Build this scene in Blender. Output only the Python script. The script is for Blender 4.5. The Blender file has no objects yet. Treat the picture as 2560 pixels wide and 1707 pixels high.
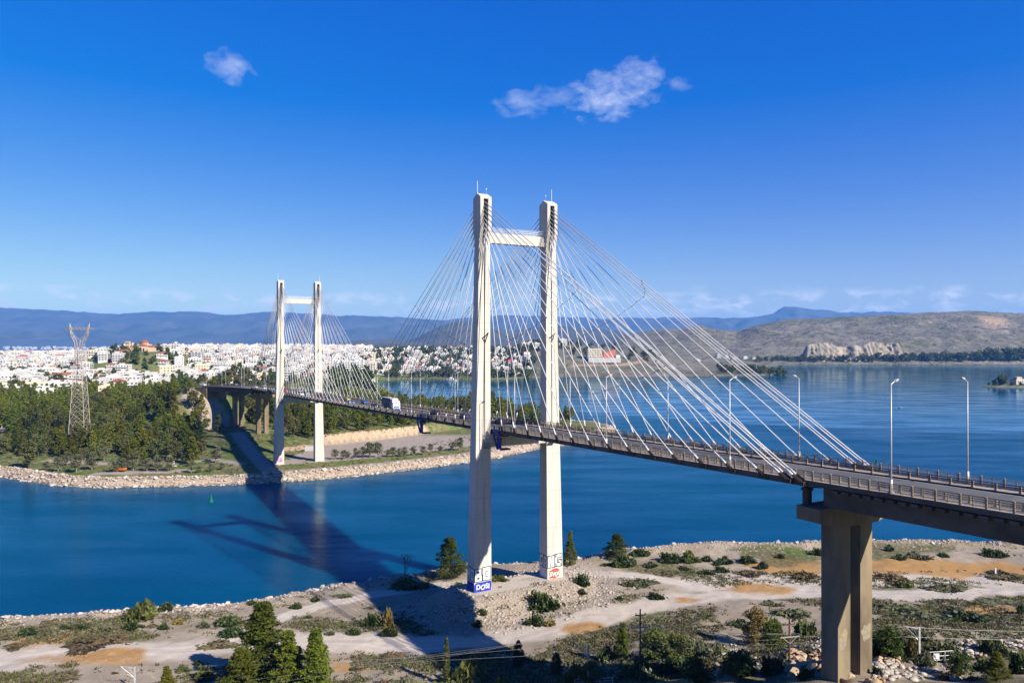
import bpy, math, random
import numpy as np
from mathutils import Vector, Matrix

# ------------------------------------------------------------------ scene, camera, light
SC = bpy.context.scene
COL = SC.collection
F = 1843.6          # focal length in pixels of the 2560-pixel-wide photograph
HC = 61.0           # drone height above the water, metres
YH, CX = 863.0, 1280.0

cam_d = bpy.data.cameras.new('camera')
cam_d.sensor_width = 36.0
cam_d.lens = F / 2560.0 * 36.0
cam_d.shift_y = (YH - 853.5) / 2560.0
cam_d.clip_start = 0.5
cam_d.clip_end = 120000.0
cam = bpy.data.objects.new('camera', cam_d)
cam.location = (0, 0, HC)
cam.rotation_euler = (math.radians(90), 0, 0)
COL.objects.link(cam)
SC.camera = cam

# sun: a vertical metre throws a shadow of (-1.163, 0.922) m on level ground
SUN_TO = Vector((1.163, -0.922, 1.0)).normalized()
SUN_EL = math.asin(SUN_TO.z)
sun_d = bpy.data.lights.new('sun', 'SUN')
sun_d.energy = 5.0
sun_d.angle = math.radians(0.53)
sun_d.color = (1.0, 0.93, 0.82)
sun = bpy.data.objects.new('sun', sun_d)
sun.location = (60, -60, 200)
sun.rotation_euler = SUN_TO.to_track_quat('Z', 'Y').to_euler()
COL.objects.link(sun)

SC.render.engine = 'CYCLES'
SC.cycles.use_denoising = True
SC.cycles.max_bounces = 6
SC.cycles.diffuse_bounces = 1
SC.cycles.glossy_bounces = 3
SC.cycles.transmission_bounces = 3
SC.cycles.transparent_max_bounces = 8
SC.cycles.volume_bounces = 0
SC.cycles.caustics_reflective = False
SC.cycles.caustics_refractive = False
SC.cycles.sample_clamp_indirect = 6.0
SC.view_settings.view_transform = 'Standard'
SC.view_settings.look = 'None'
SC.view_settings.gamma = 1.0
SC.view_settings.use_curve_mapping = False
SC.view_settings.exposure = 1.0

# ------------------------------------------------------------------ sky
W = bpy.data.worlds.new('World')
SC.world = W
W.use_nodes = True
wn, wl = W.node_tree.nodes, W.node_tree.links
wn.clear()

def N(nodes, typ, **kw):
    n = nodes.new(typ)
    for k, v in kw.items():
        setattr(n, k, v)
    return n

sky = N(wn, 'ShaderNodeTexSky', sky_type='NISHITA')
sky.sun_disc = False
sky.sun_elevation = SUN_EL
sky.sun_rotation = math.atan2(SUN_TO.x, SUN_TO.y)
sky.altitude = 60
sky.air_density = 1.0
sky.dust_density = 0.10
sky.ozone_density = 5.0
hs = N(wn, 'ShaderNodeHueSaturation')
hs.inputs['Hue'].default_value = 0.512
hs.inputs['Saturation'].default_value = 1.40
hs.inputs['Value'].default_value = 1.0
wl.new(sky.outputs[0], hs.inputs['Color'])
sepc = N(wn, 'ShaderNodeSeparateColor'); wl.new(hs.outputs[0], sepc.inputs[0])
comc = N(wn, 'ShaderNodeCombineColor')
def cpow(i, gain, g):
    pw = N(wn, 'ShaderNodeMath', operation='POWER'); wl.new(sepc.outputs[i], pw.inputs[0]); pw.inputs[1].default_value = g
    ml = N(wn, 'ShaderNodeMath', operation='MULTIPLY'); wl.new(pw.outputs[0], ml.inputs[0]); ml.inputs[1].default_value = gain
    wl.new(ml.outputs[0], comc.inputs[i])
cpow(0, 2.15, 0.80); cpow(1, 1.34, 1.0); cpow(2, 3.75, 0.42)

# small fair-weather clouds, each a patch of the sky at its own bearing and elevation
tc = N(wn, 'ShaderNodeTexCoord')
sep = N(wn, 'ShaderNodeSeparateXYZ')
wl.new(tc.outputs['Generated'], sep.inputs[0])
def wm(op, a, b=None, c=None, clamp=False):
    n = N(wn, 'ShaderNodeMath', operation=op, use_clamp=clamp)
    for i, q in enumerate((a, b, c)):
        if q is None:
            continue
        if isinstance(q, (int, float)):
            n.inputs[i].default_value = q
        else:
            wl.new(q, n.inputs[i])
    return n.outputs[0]
az = wm('ARCTAN2', sep.outputs[0], sep.outputs[1])
el = wm('ARCSINE', sep.outputs[2])
cv = N(wn, 'ShaderNodeCombineXYZ')
wl.new(az, cv.inputs[0]); wl.new(el, cv.inputs[1])
def wnoise(scale, detail, stretch, rough=0.6, off=0.0, dist=0.0):
    mp = N(wn, 'ShaderNodeMapping')
    mp.inputs['Scale'].default_value = stretch
    mp.inputs['Location'].default_value = (off, off * 0.7, 0)
    wl.new(cv.outputs[0], mp.inputs['Vector'])
    t = N(wn, 'ShaderNodeTexNoise')
    t.inputs['Scale'].default_value = scale
    t.inputs['Detail'].default_value = detail
    t.inputs['Roughness'].default_value = rough
    t.inputs['Distortion'].default_value = dist
    wl.new(mp.outputs[0], t.inputs['Vector'])
    return t.outputs[0]
nz = wnoise(40, 6, (1, 1.6, 1), 0.55, 0.3, 0.35)
nz2 = wnoise(110, 5, (1, 1.6, 1), 0.6, 2.3, 0.2)
# (pixel x, pixel y, half width, half height, opacity)
CLOUDS = [(575, 168, 62, 34, .62), (1310, 258, 70, 30, .62), (1400, 240, 90, 24, .42),
          (1520, 240, 115, 55, .95), (1590, 195, 70, 40, .8), (1690, 210, 34, 18, .40), (1740, 720, 34, 11, .42), (2010, 722, 70, 11, .32)]
dens = None
for (px, py, hw, hh, op) in CLOUDS:
    ca = math.atan((px - CX) / F)
    ce = math.atan((YH - py) / F * math.cos(ca))
    dx = wm('DIVIDE', wm('SUBTRACT', az, ca), hw / F * math.cos(ca) ** 2)
    dy = wm('DIVIDE', wm('SUBTRACT', el, ce), hh / F * math.cos(ca))
    r = wm('POWER', wm('ADD', wm('MULTIPLY', dx, dx), wm('MULTIPLY', dy, dy)), 0.5)
    # soft ball broken up by the noise
    m = wm('SUBTRACT', 1.12, r)
    m = wm('ADD', m, wm('MULTIPLY', wm('SUBTRACT', nz, 0.52), 2.6))
    m = wm('MULTIPLY', m, op * 0.48, clamp=True)
    lim = wm('MULTIPLY', wm('SUBTRACT', 1.9, r), 1.2, clamp=True)
    m = wm('MULTIPLY', m, lim)
    dens = m if dens is None else wm('MAXIMUM', dens, m)
# a broken line of puffs low over the mountains
lown = wnoise(26, 6, (1, 2.2, 1), 0.6, 4.1, 0.25)
bell = wm('SUBTRACT', 1.0, wm('POWER', wm('DIVIDE', wm('ABSOLUTE', wm('SUBTRACT', el, 0.051)), 0.021), 2.0), clamp=True)
low = wm('MULTIPLY', wm('MULTIPLY', wm('SUBTRACT', lown, 0.48), 6.0, clamp=True), bell)
dens = wm('MAXIMUM', dens, wm('MULTIPLY', low, 1.15))
dens = wm('MULTIPLY', dens, wm('ADD', wm('MULTIPLY', nz2, 0.9), 0.35), clamp=True)
cmix = N(wn, 'ShaderNodeMix', data_type='RGBA')
wl.new(dens, cmix.inputs['Factor'])
wl.new(comc.outputs[0], cmix.inputs['A'])
cmix.inputs['B'].default_value = (10.6, 10.9, 11.8, 1)
bg = N(wn, 'ShaderNodeBackground')
bg.inputs['Strength'].default_value = 0.05
wl.new(cmix.outputs['Result'], bg.inputs['Color'])
wo = N(wn, 'ShaderNodeOutputWorld')
wl.new(bg.outputs[0], wo.inputs['Surface'])

# ------------------------------------------------------------------ helpers
RNG = random.Random(7)
NPR = np.random.RandomState(11)

def link(o, parent=None):
    COL.objects.link(o)
    if parent is not None:
        o.parent = parent
    return o

def tag(o, label=None, cat=None, group=None, kind=None):
    if label: o['label'] = label
    if cat: o['category'] = cat
    if group: o['group'] = group
    if kind: o['kind'] = kind
    return o

def empty(name, loc=(0, 0, 0), rz=0.0, label=None, cat=None, group=None):
    o = bpy.data.objects.new(name, None)
    o.location = loc
    o.rotation_euler = (0, 0, rz)
    o.empty_display_size = 0.5
    link(o)
    return tag(o, label, cat, group)

def new_obj(name, mesh, parent=None, loc=None, rz=0.0, scale=None):
    o = bpy.data.objects.new(name, mesh)
    if loc is not None: o.location = loc
    o.rotation_euler = (0, 0, rz)
    if scale is not None: o.scale = scale if hasattr(scale, '__len__') else (scale,) * 3
    return link(o, parent)

def copy_tree(o, parent=None):
    kids = list(o.children)
    c = o.copy()
    COL.objects.link(c)
    c.parent = parent
    for k in kids:
        copy_tree(k, c)
    return c

class MB:
    """collects faces; build() links them as one mesh object"""
    def __init__(self):
        self.v, self.f, self.m = [], [], []
    def add(self, verts, faces, mi=0):
        b = len(self.v)
        self.v.extend([tuple(p) for p in verts])
        for q in faces:
            self.f.append(tuple(b + i for i in q)); self.m.append(mi)
        return self
    def box(self, c, s, rz=0.0, mi=0, top=None):
        """top = (sx, sy) factor of the upper face for a taper"""
        x, y, z = s[0] / 2, s[1] / 2, s[2] / 2
        tx, ty = (1, 1) if top is None else top
        vs = [(-x, -y, -z), (x, -y, -z), (x, y, -z), (-x, y, -z),
              (-x * tx, -y * ty, z), (x * tx, -y * ty, z), (x * tx, y * ty, z), (-x * tx, y * ty, z)]
        ca, sa = math.cos(rz), math.sin(rz)
        vs = [(c[0] + p[0] * ca - p[1] * sa, c[1] + p[0] * sa + p[1] * ca, c[2] + p[2]) for p in vs]
        return self.add(vs, [(0, 3, 2, 1), (4, 5, 6, 7), (0, 1, 5, 4), (1, 2, 6, 5), (2, 3, 7, 6), (3, 0, 4, 7)], mi)
    def loft(self, secs, mi=0, cap=True):
        """secs: list of closed rings, same count"""
        n = len(secs[0]); b = len(self.v)
        for r in secs: self.v.extend([tuple(p) for p in r])
        for k in range(len(secs) - 1):
            for i in range(n):
                j = (i + 1) % n
                self.f.append((b + k * n + i, b + k * n + j, b + (k + 1) * n + j, b + (k + 1) * n + i)); self.m.append(mi)
        if cap:
            self.f.append(tuple(b + i for i in reversed(range(n)))); self.m.append(mi)
            e = b + (len(secs) - 1) * n
            self.f.append(tuple(e + i for i in range(n))); self.m.append(mi)
        return self
    def tube(self, p0, p1, r0, r1=None, n=6, mi=0, cap=True):
        r1 = r0 if r1 is None else r1
        p0, p1 = Vector(p0), Vector(p1)
        d = (p1 - p0)
        if d.length < 1e-6: return self
        d.normalize()
        up = Vector((0, 0, 1)) if abs(d.z) < 0.95 else Vector((1, 0, 0))
        a = d.cross(up).normalized(); c = a.cross(d)
        ring = lambda p, r: [p + (a * math.cos(2 * math.pi * i / n) + c * math.sin(2 * math.pi * i / n)) * r for i in range(n)]
        return self.loft([ring(p1, r1), ring(p0, r0)], mi, cap)
    def bar(self, p0, p1, w, mi=0):
        return self.tube(p0, p1, w * 0.7071, None, 4, mi)
    def mesh(self, name, mats, smooth=False):
        me = bpy.data.meshes.new(name)
        me.from_pydata(self.v, [], self.f)
        for m in (mats if isinstance(mats, (list, tuple)) else [mats]):
            me.materials.append(m)
        if any(self.m): me.polygons.foreach_set('material_index', self.m)
        if smooth: me.polygons.foreach_set('use_smooth', [True] * len(me.polygons))
        me.update()
        return me
    def build(self, name, mats, parent=None, smooth=False, loc=None, rz=0.0):
        return new_obj(name, self.mesh(name, mats, smooth), parent, loc, rz)

def np_mesh(name, verts, faces, mats, smooth=False, attrs=None, midx=None):
    verts = np.asarray(verts, dtype=np.float32); faces = np.asarray(faces, dtype=np.int32)
    me = bpy.data.meshes.new(name)
    n, k = faces.shape
    me.vertices.add(len(verts)); me.vertices.foreach_set('co', verts.ravel())
    me.loops.add(n * k); me.loops.foreach_set('vertex_index', faces.ravel())
    me.polygons.add(n)
    me.polygons.foreach_set('loop_start', np.arange(0, n * k, k, dtype=np.int32))
    me.polygons.foreach_set('loop_total', np.full(n, k, dtype=np.int32))
    for m in (mats if isinstance(mats, (list, tuple)) else [mats]): me.materials.append(m)
    if midx is not None: me.polygons.foreach_set('material_index', np.asarray(midx, dtype=np.int32))
    if smooth: me.polygons.foreach_set('use_smooth', np.ones(n, dtype=bool))
    for an, av in (attrs or {}).items():
        at = me.attributes.new(an, 'FLOAT', 'POINT'); at.data.foreach_set('value', np.asarray(av, dtype=np.float32))
    me.update(calc_edges=True)
    return me

def grid_faces(nx, ny):
    i = np.arange(nx * ny).reshape(ny, nx)
    return np.stack([i[:-1, :-1], i[:-1, 1:], i[1:, 1:], i[1:, :-1]], -1).reshape(-1, 4)

def vnoise(x, y, seed=0):
    x = np.asarray(x, float); y = np.asarray(y, float)
    xi, yi = np.floor(x).astype(np.int64), np.floor(y).astype(np.int64)
    xf, yf = x - xi, y - yi
    def h(a, b):
        n = (a * 374761393 + b * 668265263 + seed * 144665) & 0x7fffffff
        n = ((n ^ (n >> 13)) * 1274126177) & 0x7fffffff
        return ((n ^ (n >> 16)) & 0xffff) / 65535.0
    u, w = xf * xf * (3 - 2 * xf), yf * yf * (3 - 2 * yf)
    return (h(xi, yi) * (1 - u) + h(xi + 1, yi) * u) * (1 - w) + (h(xi, yi + 1) * (1 - u) + h(xi + 1, yi + 1) * u) * w
def fbm(x, y, o=5, seed=0, g=0.5, ridge=False):
    t, a, s = 0, 1.0, 0
    for i in range(o):
        q = vnoise(x, y, seed + i * 17)
        if ridge: q = 1 - np.abs(2 * q - 1)
        t = t + a * q; s += a; a *= g; x = x * 2.03 + 11.3; y = y * 2.03 + 5.7
    return t / s
def sstep(a, b, x):
    t = np.clip((np.asarray(x, float) - a) / (b - a), 0, 1)
    return t * t * (3 - 2 * t)

def at_z(px, py, z=0.0):
    d = F * (HC - z) / (py - YH)
    return ((px - CX) * d / F, d, z)
def at_d(px, py, d):
    return ((px - CX) * d / F, d, HC - (py - YH) * d / F)

# ------------------------------------------------------------------ materials
MATS = {}
def mat(name, col, col2=None, scale=0.5, rough=0.85, bump=0.0, bscale=None, rand=0.0, metal=0.0, spec=0.3, detail=6, stretch=None, contrast=(0.35, 0.65), transl=0.0):
    if name in MATS: return MATS[name]
    col = tuple(c * .84 for c in col); col2 = None if col2 is None else tuple(c * .84 for c in col2)
    m = bpy.data.materials.new(name); m.use_nodes = True
    nt = m.node_tree; ns, ls = nt.nodes, nt.links
    b = ns['Principled BSDF']
    b.inputs['Roughness'].default_value = rough
    b.inputs['Metallic'].default_value = metal
    b.inputs['Specular IOR Level'].default_value = spec
    b.inputs['Base Color'].default_value = (*col, 1)
    out = None
    tcn = ns.new('ShaderNodeTexCoord')
    vec = tcn.outputs['Object']
    if stretch:
        mp = ns.new('ShaderNodeMapping'); mp.inputs['Scale'].default_value = stretch
        ls.new(vec, mp.inputs['Vector']); vec = mp.outputs[0]
    if col2 is not None:
        t = ns.new('ShaderNodeTexNoise'); t.inputs['Scale'].default_value = scale; t.inputs['Detail'].default_value = detail
        t.inputs['Roughness'].default_value = 0.65
        ls.new(vec, t.inputs['Vector'])
        r = ns.new('ShaderNodeMapRange'); r.inputs[1].default_value = contrast[0]; r.inputs[2].default_value = contrast[1]
        ls.new(t.outputs[0], r.inputs[0])
        mx = ns.new('ShaderNodeMix'); mx.data_type = 'RGBA'
        ls.new(r.outputs[0], mx.inputs['Factor'])
        mx.inputs['A'].default_value = (*col, 1); mx.inputs['B'].default_value = (*col2, 1)
        out = mx.outputs['Result']
    if rand > 0:
        oi = ns.new('ShaderNodeObjectInfo')
        hsv = ns.new('ShaderNodeHueSaturation')
        mr = ns.new('ShaderNodeMapRange'); mr.inputs[3].default_value = 1 - rand; mr.inputs[4].default_value = 1 + rand
        ls.new(oi.outputs['Random'], mr.inputs[0]); ls.new(mr.outputs[0], hsv.inputs['Value'])
        ml = ns.new('ShaderNodeMath'); ml.operation = 'MULTIPLY'; ml.inputs[1].default_value = 7.31
        fr = ns.new('ShaderNodeMath'); fr.operation = 'FRACT'
        ls.new(oi.outputs['Random'], ml.inputs[0]); ls.new(ml.outputs[0], fr.inputs[0])
        mh = ns.new('ShaderNodeMapRange'); mh.inputs[3].default_value = 0.5 - rand * 0.10; mh.inputs[4].default_value = 0.5 + rand * 0.06
        ls.new(fr.outputs[0], mh.inputs[0]); ls.new(mh.outputs[0], hsv.inputs['Hue'])
        if out is None: hsv.inputs['Color'].default_value = (*col, 1)
        else: ls.new(out, hsv.inputs['Color'])
        out = hsv.outputs[0]
    if out is not None: ls.new(out, b.inputs['Base Color'])
    if bump > 0:
        t2 = ns.new('ShaderNodeTexNoise'); t2.inputs['Scale'].default_value = bscale or scale * 4; t2.inputs['Detail'].default_value = 5
        ls.new(vec, t2.inputs['Vector'])
        bp = ns.new('ShaderNodeBump'); bp.inputs['Strength'].default_value = bump; bp.inputs['Distance'].default_value = 0.2
        ls.new(t2.outputs[0], bp.inputs['Height']); ls.new(bp.outputs[0], b.inputs['Normal'])
    if transl > 0:
        tr = ns.new('ShaderNodeBsdfTranslucent')
        if out is not None: ls.new(out, tr.inputs['Color'])
        else: tr.inputs['Color'].default_value = (*col, 1)
        ms = ns.new('ShaderNodeMixShader'); ms.inputs[0].default_value = transl
        ls.new(b.outputs[0], ms.inputs[1]); ls.new(tr.outputs[0], ms.inputs[2])
        ls.new(ms.outputs[0], ns['Material Output'].inputs['Surface'])
    MATS[name] = m
    return m

def pylon_concrete():
    m = bpy.data.materials.new('pale_concrete'); m.use_nodes = True
    ns, ls = m.node_tree.nodes, m.node_tree.links; b = ns['Principled BSDF']; b.inputs['Roughness'].default_value = .9; b.inputs['Specular IOR Level'].default_value = .2
    tcn = ns.new('ShaderNodeTexCoord')
    def noise(sc, scale, detail=6):
        mp = ns.new('ShaderNodeMapping'); mp.inputs['Scale'].default_value = sc; ls.new(tcn.outputs['Object'], mp.inputs['Vector'])
        t = ns.new('ShaderNodeTexNoise'); t.inputs['Scale'].default_value = scale; t.inputs['Detail'].default_value = detail; t.inputs['Roughness'].default_value = .7; ls.new(mp.outputs[0], t.inputs['Vector']); return t.outputs[0]
    def mr(v, a, c, d=0, e=1):
        r = ns.new('ShaderNodeMapRange'); r.inputs[1].default_value = a; r.inputs[2].default_value = c; r.inputs[3].default_value = d; r.inputs[4].default_value = e; ls.new(v, r.inputs[0]); return r.outputs[0]
    def mix(fac, A, B):
        x = ns.new('ShaderNodeMix'); x.data_type = 'RGBA'; ls.new(fac, x.inputs['Factor'])
        for k, q in (('A', A), ('B', B)):
            if isinstance(q, tuple): x.inputs[k].default_value = (*q, 1)
            else: ls.new(q, x.inputs[k])
        return x.outputs['Result']
    c = mix(mr(noise((1, 1, .5), .22, 8), .4, .7), (.52, .49, .425), (.43, .40, .345))
    c = mix(mr(noise((2.2, 2.2, .05), 1.0, 5), .52, .72, 0, .6), c, (.23, .20, .165))          # rain streaks
    c = mix(mr(noise((1, 1, 1), 1.1, 7), .60, .74, 0, .55), c, (.21, .185, .155))                  # blotches
    sp = ns.new('ShaderNodeSeparateXYZ'); ls.new(tcn.outputs['Object'], sp.inputs[0])
    dv = ns.new('ShaderNodeMath'); dv.operation = 'MULTIPLY'; dv.inputs[1].default_value = 1 / 4.4; ls.new(sp.outputs[2], dv.inputs[0])
    fr = ns.new('ShaderNodeMath'); fr.operation = 'FRACT'; ls.new(dv.outputs[0], fr.inputs[0])
    c = mix(mr(fr.outputs[0], .045, .0, 0, .42), c, (.19, .165, .135))                              # pour joints
    ls.new(c, b.inputs['Base Color'])
    return m
M_CONC = pylon_concrete()
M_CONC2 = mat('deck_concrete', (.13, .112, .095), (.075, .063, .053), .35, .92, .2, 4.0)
M_PIER = mat('pier_concrete', (.275, .212, .130), (.135, .102, .065), .22, .92, .2, 2.0, stretch=(1, 1, .4))
M_ASPH = mat('asphalt', (.13, .125, .125), (.085, .083, .083), .25, .9, .1, 8.0)
M_WALK = mat('walkway_slab', (.40, .33, .26), (.27, .22, .18), .6, .92)
M_PAINTW = mat('white_road_paint', (.75, .75, .72), (.45, .44, .42), 1.2, .8)
M_CABLE = mat('white_cable_sheath', (.70, .70, .70), (.56, .56, .56), .4, .5)
M_STEEL = mat('dark_steel', (.035, .03, .028), (.07, .045, .03), 1.5, .7)
M_RUST = mat('brown_rail_paint', (.16, .095, .06), (.09, .055, .04), .8, .7)
M_POST = mat('weathered_post', (.34, .25, .18), (.20, .14, .10), 1.2, .85)
M_RAILG = mat('grey_rail_paint', (.17, .15, .125), (.30, .26, .20), .7, .6)
M_GALV = mat('galvanised_steel', (.62, .62, .62), (.42, .41, .40), .7, .45, metal=0.2)
M_WHITE = mat('white_paint', (.80, .80, .78), (.68, .68, .66), .5, .5)
M_BLACK = mat('black_paint', (.012, .012, .012), None, rough=.6)
M_BLUEST = mat('blue_gantry_paint', (.012, .03, .22), (.02, .05, .30), .8, .5)
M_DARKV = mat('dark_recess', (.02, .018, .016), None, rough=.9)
# ------------------------------------------------------------------ bridge frame: local x = t (across), y = s (along, away from the camera)
TH = math.radians(29.2215)
BO = (0.97, 172.5)
S0, RAD = 285.0, 200.0
def zdeck(s):
    return 41.9 - .0235 * s if s < 0 else 41.9 - .0245 * s + 1.2e-5 * s * s
def PB(s, t, z):
    """bridge-local point; the far approach bends to the left"""
    if s <= S0: return (t, s, z)
    a = (s - S0) / RAD
    return (-RAD * (1 - math.cos(a)) + t * math.cos(a), S0 + RAD * math.sin(a) + t * math.sin(a), z)
def ang(s):
    return 0.0 if s <= S0 else (s - S0) / RAD
def PW(s, t, z):
    x, y, z = PB(s, t, z)
    return (BO[0] + x * math.cos(TH) - y * math.sin(TH), BO[1] + x * math.sin(TH) + y * math.cos(TH), z)
def root_on_bridge(name, label, cat, group=None):
    return empty(name, (BO[0], BO[1], 0), TH, label, cat, group)
SA, SB, SC0, SD = -190.0, -88.0, 303.0, 376.0   # deck ends and the two expansion joints
def stations(a, b, step):
    n = max(1, int(round((b - a) / step)))
    return [a + (b - a) * i / n for i in range(n + 1)]
def sweep(mb, prof, a, b, step=6.0, mi=0, dz=None):
    """prof: ring of (t, dz) seen along +s, anticlockwise"""
    secs = [[PB(s, t, zdeck(s) + z) for (t, z) in prof] for s in stations(a, b, step)]
    return mb.loft(secs, mi)

bridge = root_on_bridge('cable_stayed_bridge', 'long white cable-stayed road bridge with two H-shaped concrete pylons over the strait', 'bridge')

# ---- decks
def deck_prof(bottom):
    return [(-7, 0), (-4.7, 0), (-4.7, -.18), (4.7, -.18), (4.7, 0), (7, 0)] + bottom
for (a, b, bot, nm) in ((SB + .06, SC0 - .06, [(7, -.80), (5.6, -.98), (-5.6, -.98), (-7, -.80)], 'deck_slab'),
                        (SA, SB - .06, [(7, -.55), (6.2, -.75), (-6.2, -.75), (-7, -.55)], 'approach_slab'),
                        (SC0 + .06, SD, [(7, -.55), (6.2, -.75), (-6.2, -.75), (-7, -.55)], 'approach_slab')):
    ring = deck_prof(bot)
    mb = MB(); sweep(mb, ring, a, b, 6.0)
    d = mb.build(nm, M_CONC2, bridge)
    r = MB()
    for side, nm2, m2, zz in ((0, 'roadway', M_ASPH, -.174), (1, 'walkway', M_WALK, .004), (-1, 'walkway', M_WALK, .004)):
        r = MB()
        t0, t1 = (-4.69, 4.69) if side == 0 else (4.72 * side, 6.97 * side)
        t0, t1 = min(t0, t1), max(t0, t1)
        st = stations(a, b, 6.0); vs = []
        for s in st: vs += [PB(s, t0, zdeck(s) + zz), PB(s, t1, zdeck(s) + zz)]
        r.add(vs, [(2 * i, 2 * i + 1, 2 * i + 3, 2 * i + 2) for i in range(len(st) - 1)])
        r.build(nm2, m2, d)
    ln = MB()
    for t0 in (-4.25, 4.13):
        st = stations(a, b, 6.0); vs = []
        for s in st: vs += [PB(s, t0, zdeck(s) - .168), PB(s, t0 + .12, zdeck(s) - .168)]
        ln.add(vs, [(2 * i, 2 * i + 1, 2 * i + 3, 2 * i + 2) for i in range(len(st) - 1)])
    s = a + 1
    while s < b - 3:
        ln.add([PB(s, -.07, zdeck(s) - .168), PB(s, .07, zdeck(s) - .168), PB(s + 2.6, .07, zdeck(s + 2.6) - .168), PB(s + 2.6, -.07, zdeck(s + 2.6) - .168)], [(0, 1, 2, 3)])
        s += 4.4
    ln.build('lane_line', M_PAINTW, d)
# fascia blocks along the approach edges
for (a, b) in ((SA, SB - 1), (SC0 + 1, SD)):
    for sd in (-1, 1):
        mb = MB(); s = a
        while s < b - 1.3:
            p = PB(s + .6, sd * 6.62, zdeck(s + .6) - .93)
            mb.box(p, (.62, .9, .42), ang(s))
            s += 1.45
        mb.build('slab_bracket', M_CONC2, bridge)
# deep girders of the approaches
for (a, b) in ((SA, SB - .35), (SC0 + .35, SD)):
    for t in (-5.3, -1.8, 1.8, 5.3):
        mb = MB()
        sweep(mb, [(t - .42, -.752), (t - .42, -3.2), (t + .42, -3.2), (t + .42, -.752)][::-1] and [(t + .42, -.752), (t + .42, -3.2), (t - .42, -3.2), (t - .42, -.752)], a, b, 8.0)
        mb.build('girder', M_CONC2, bridge)

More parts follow.
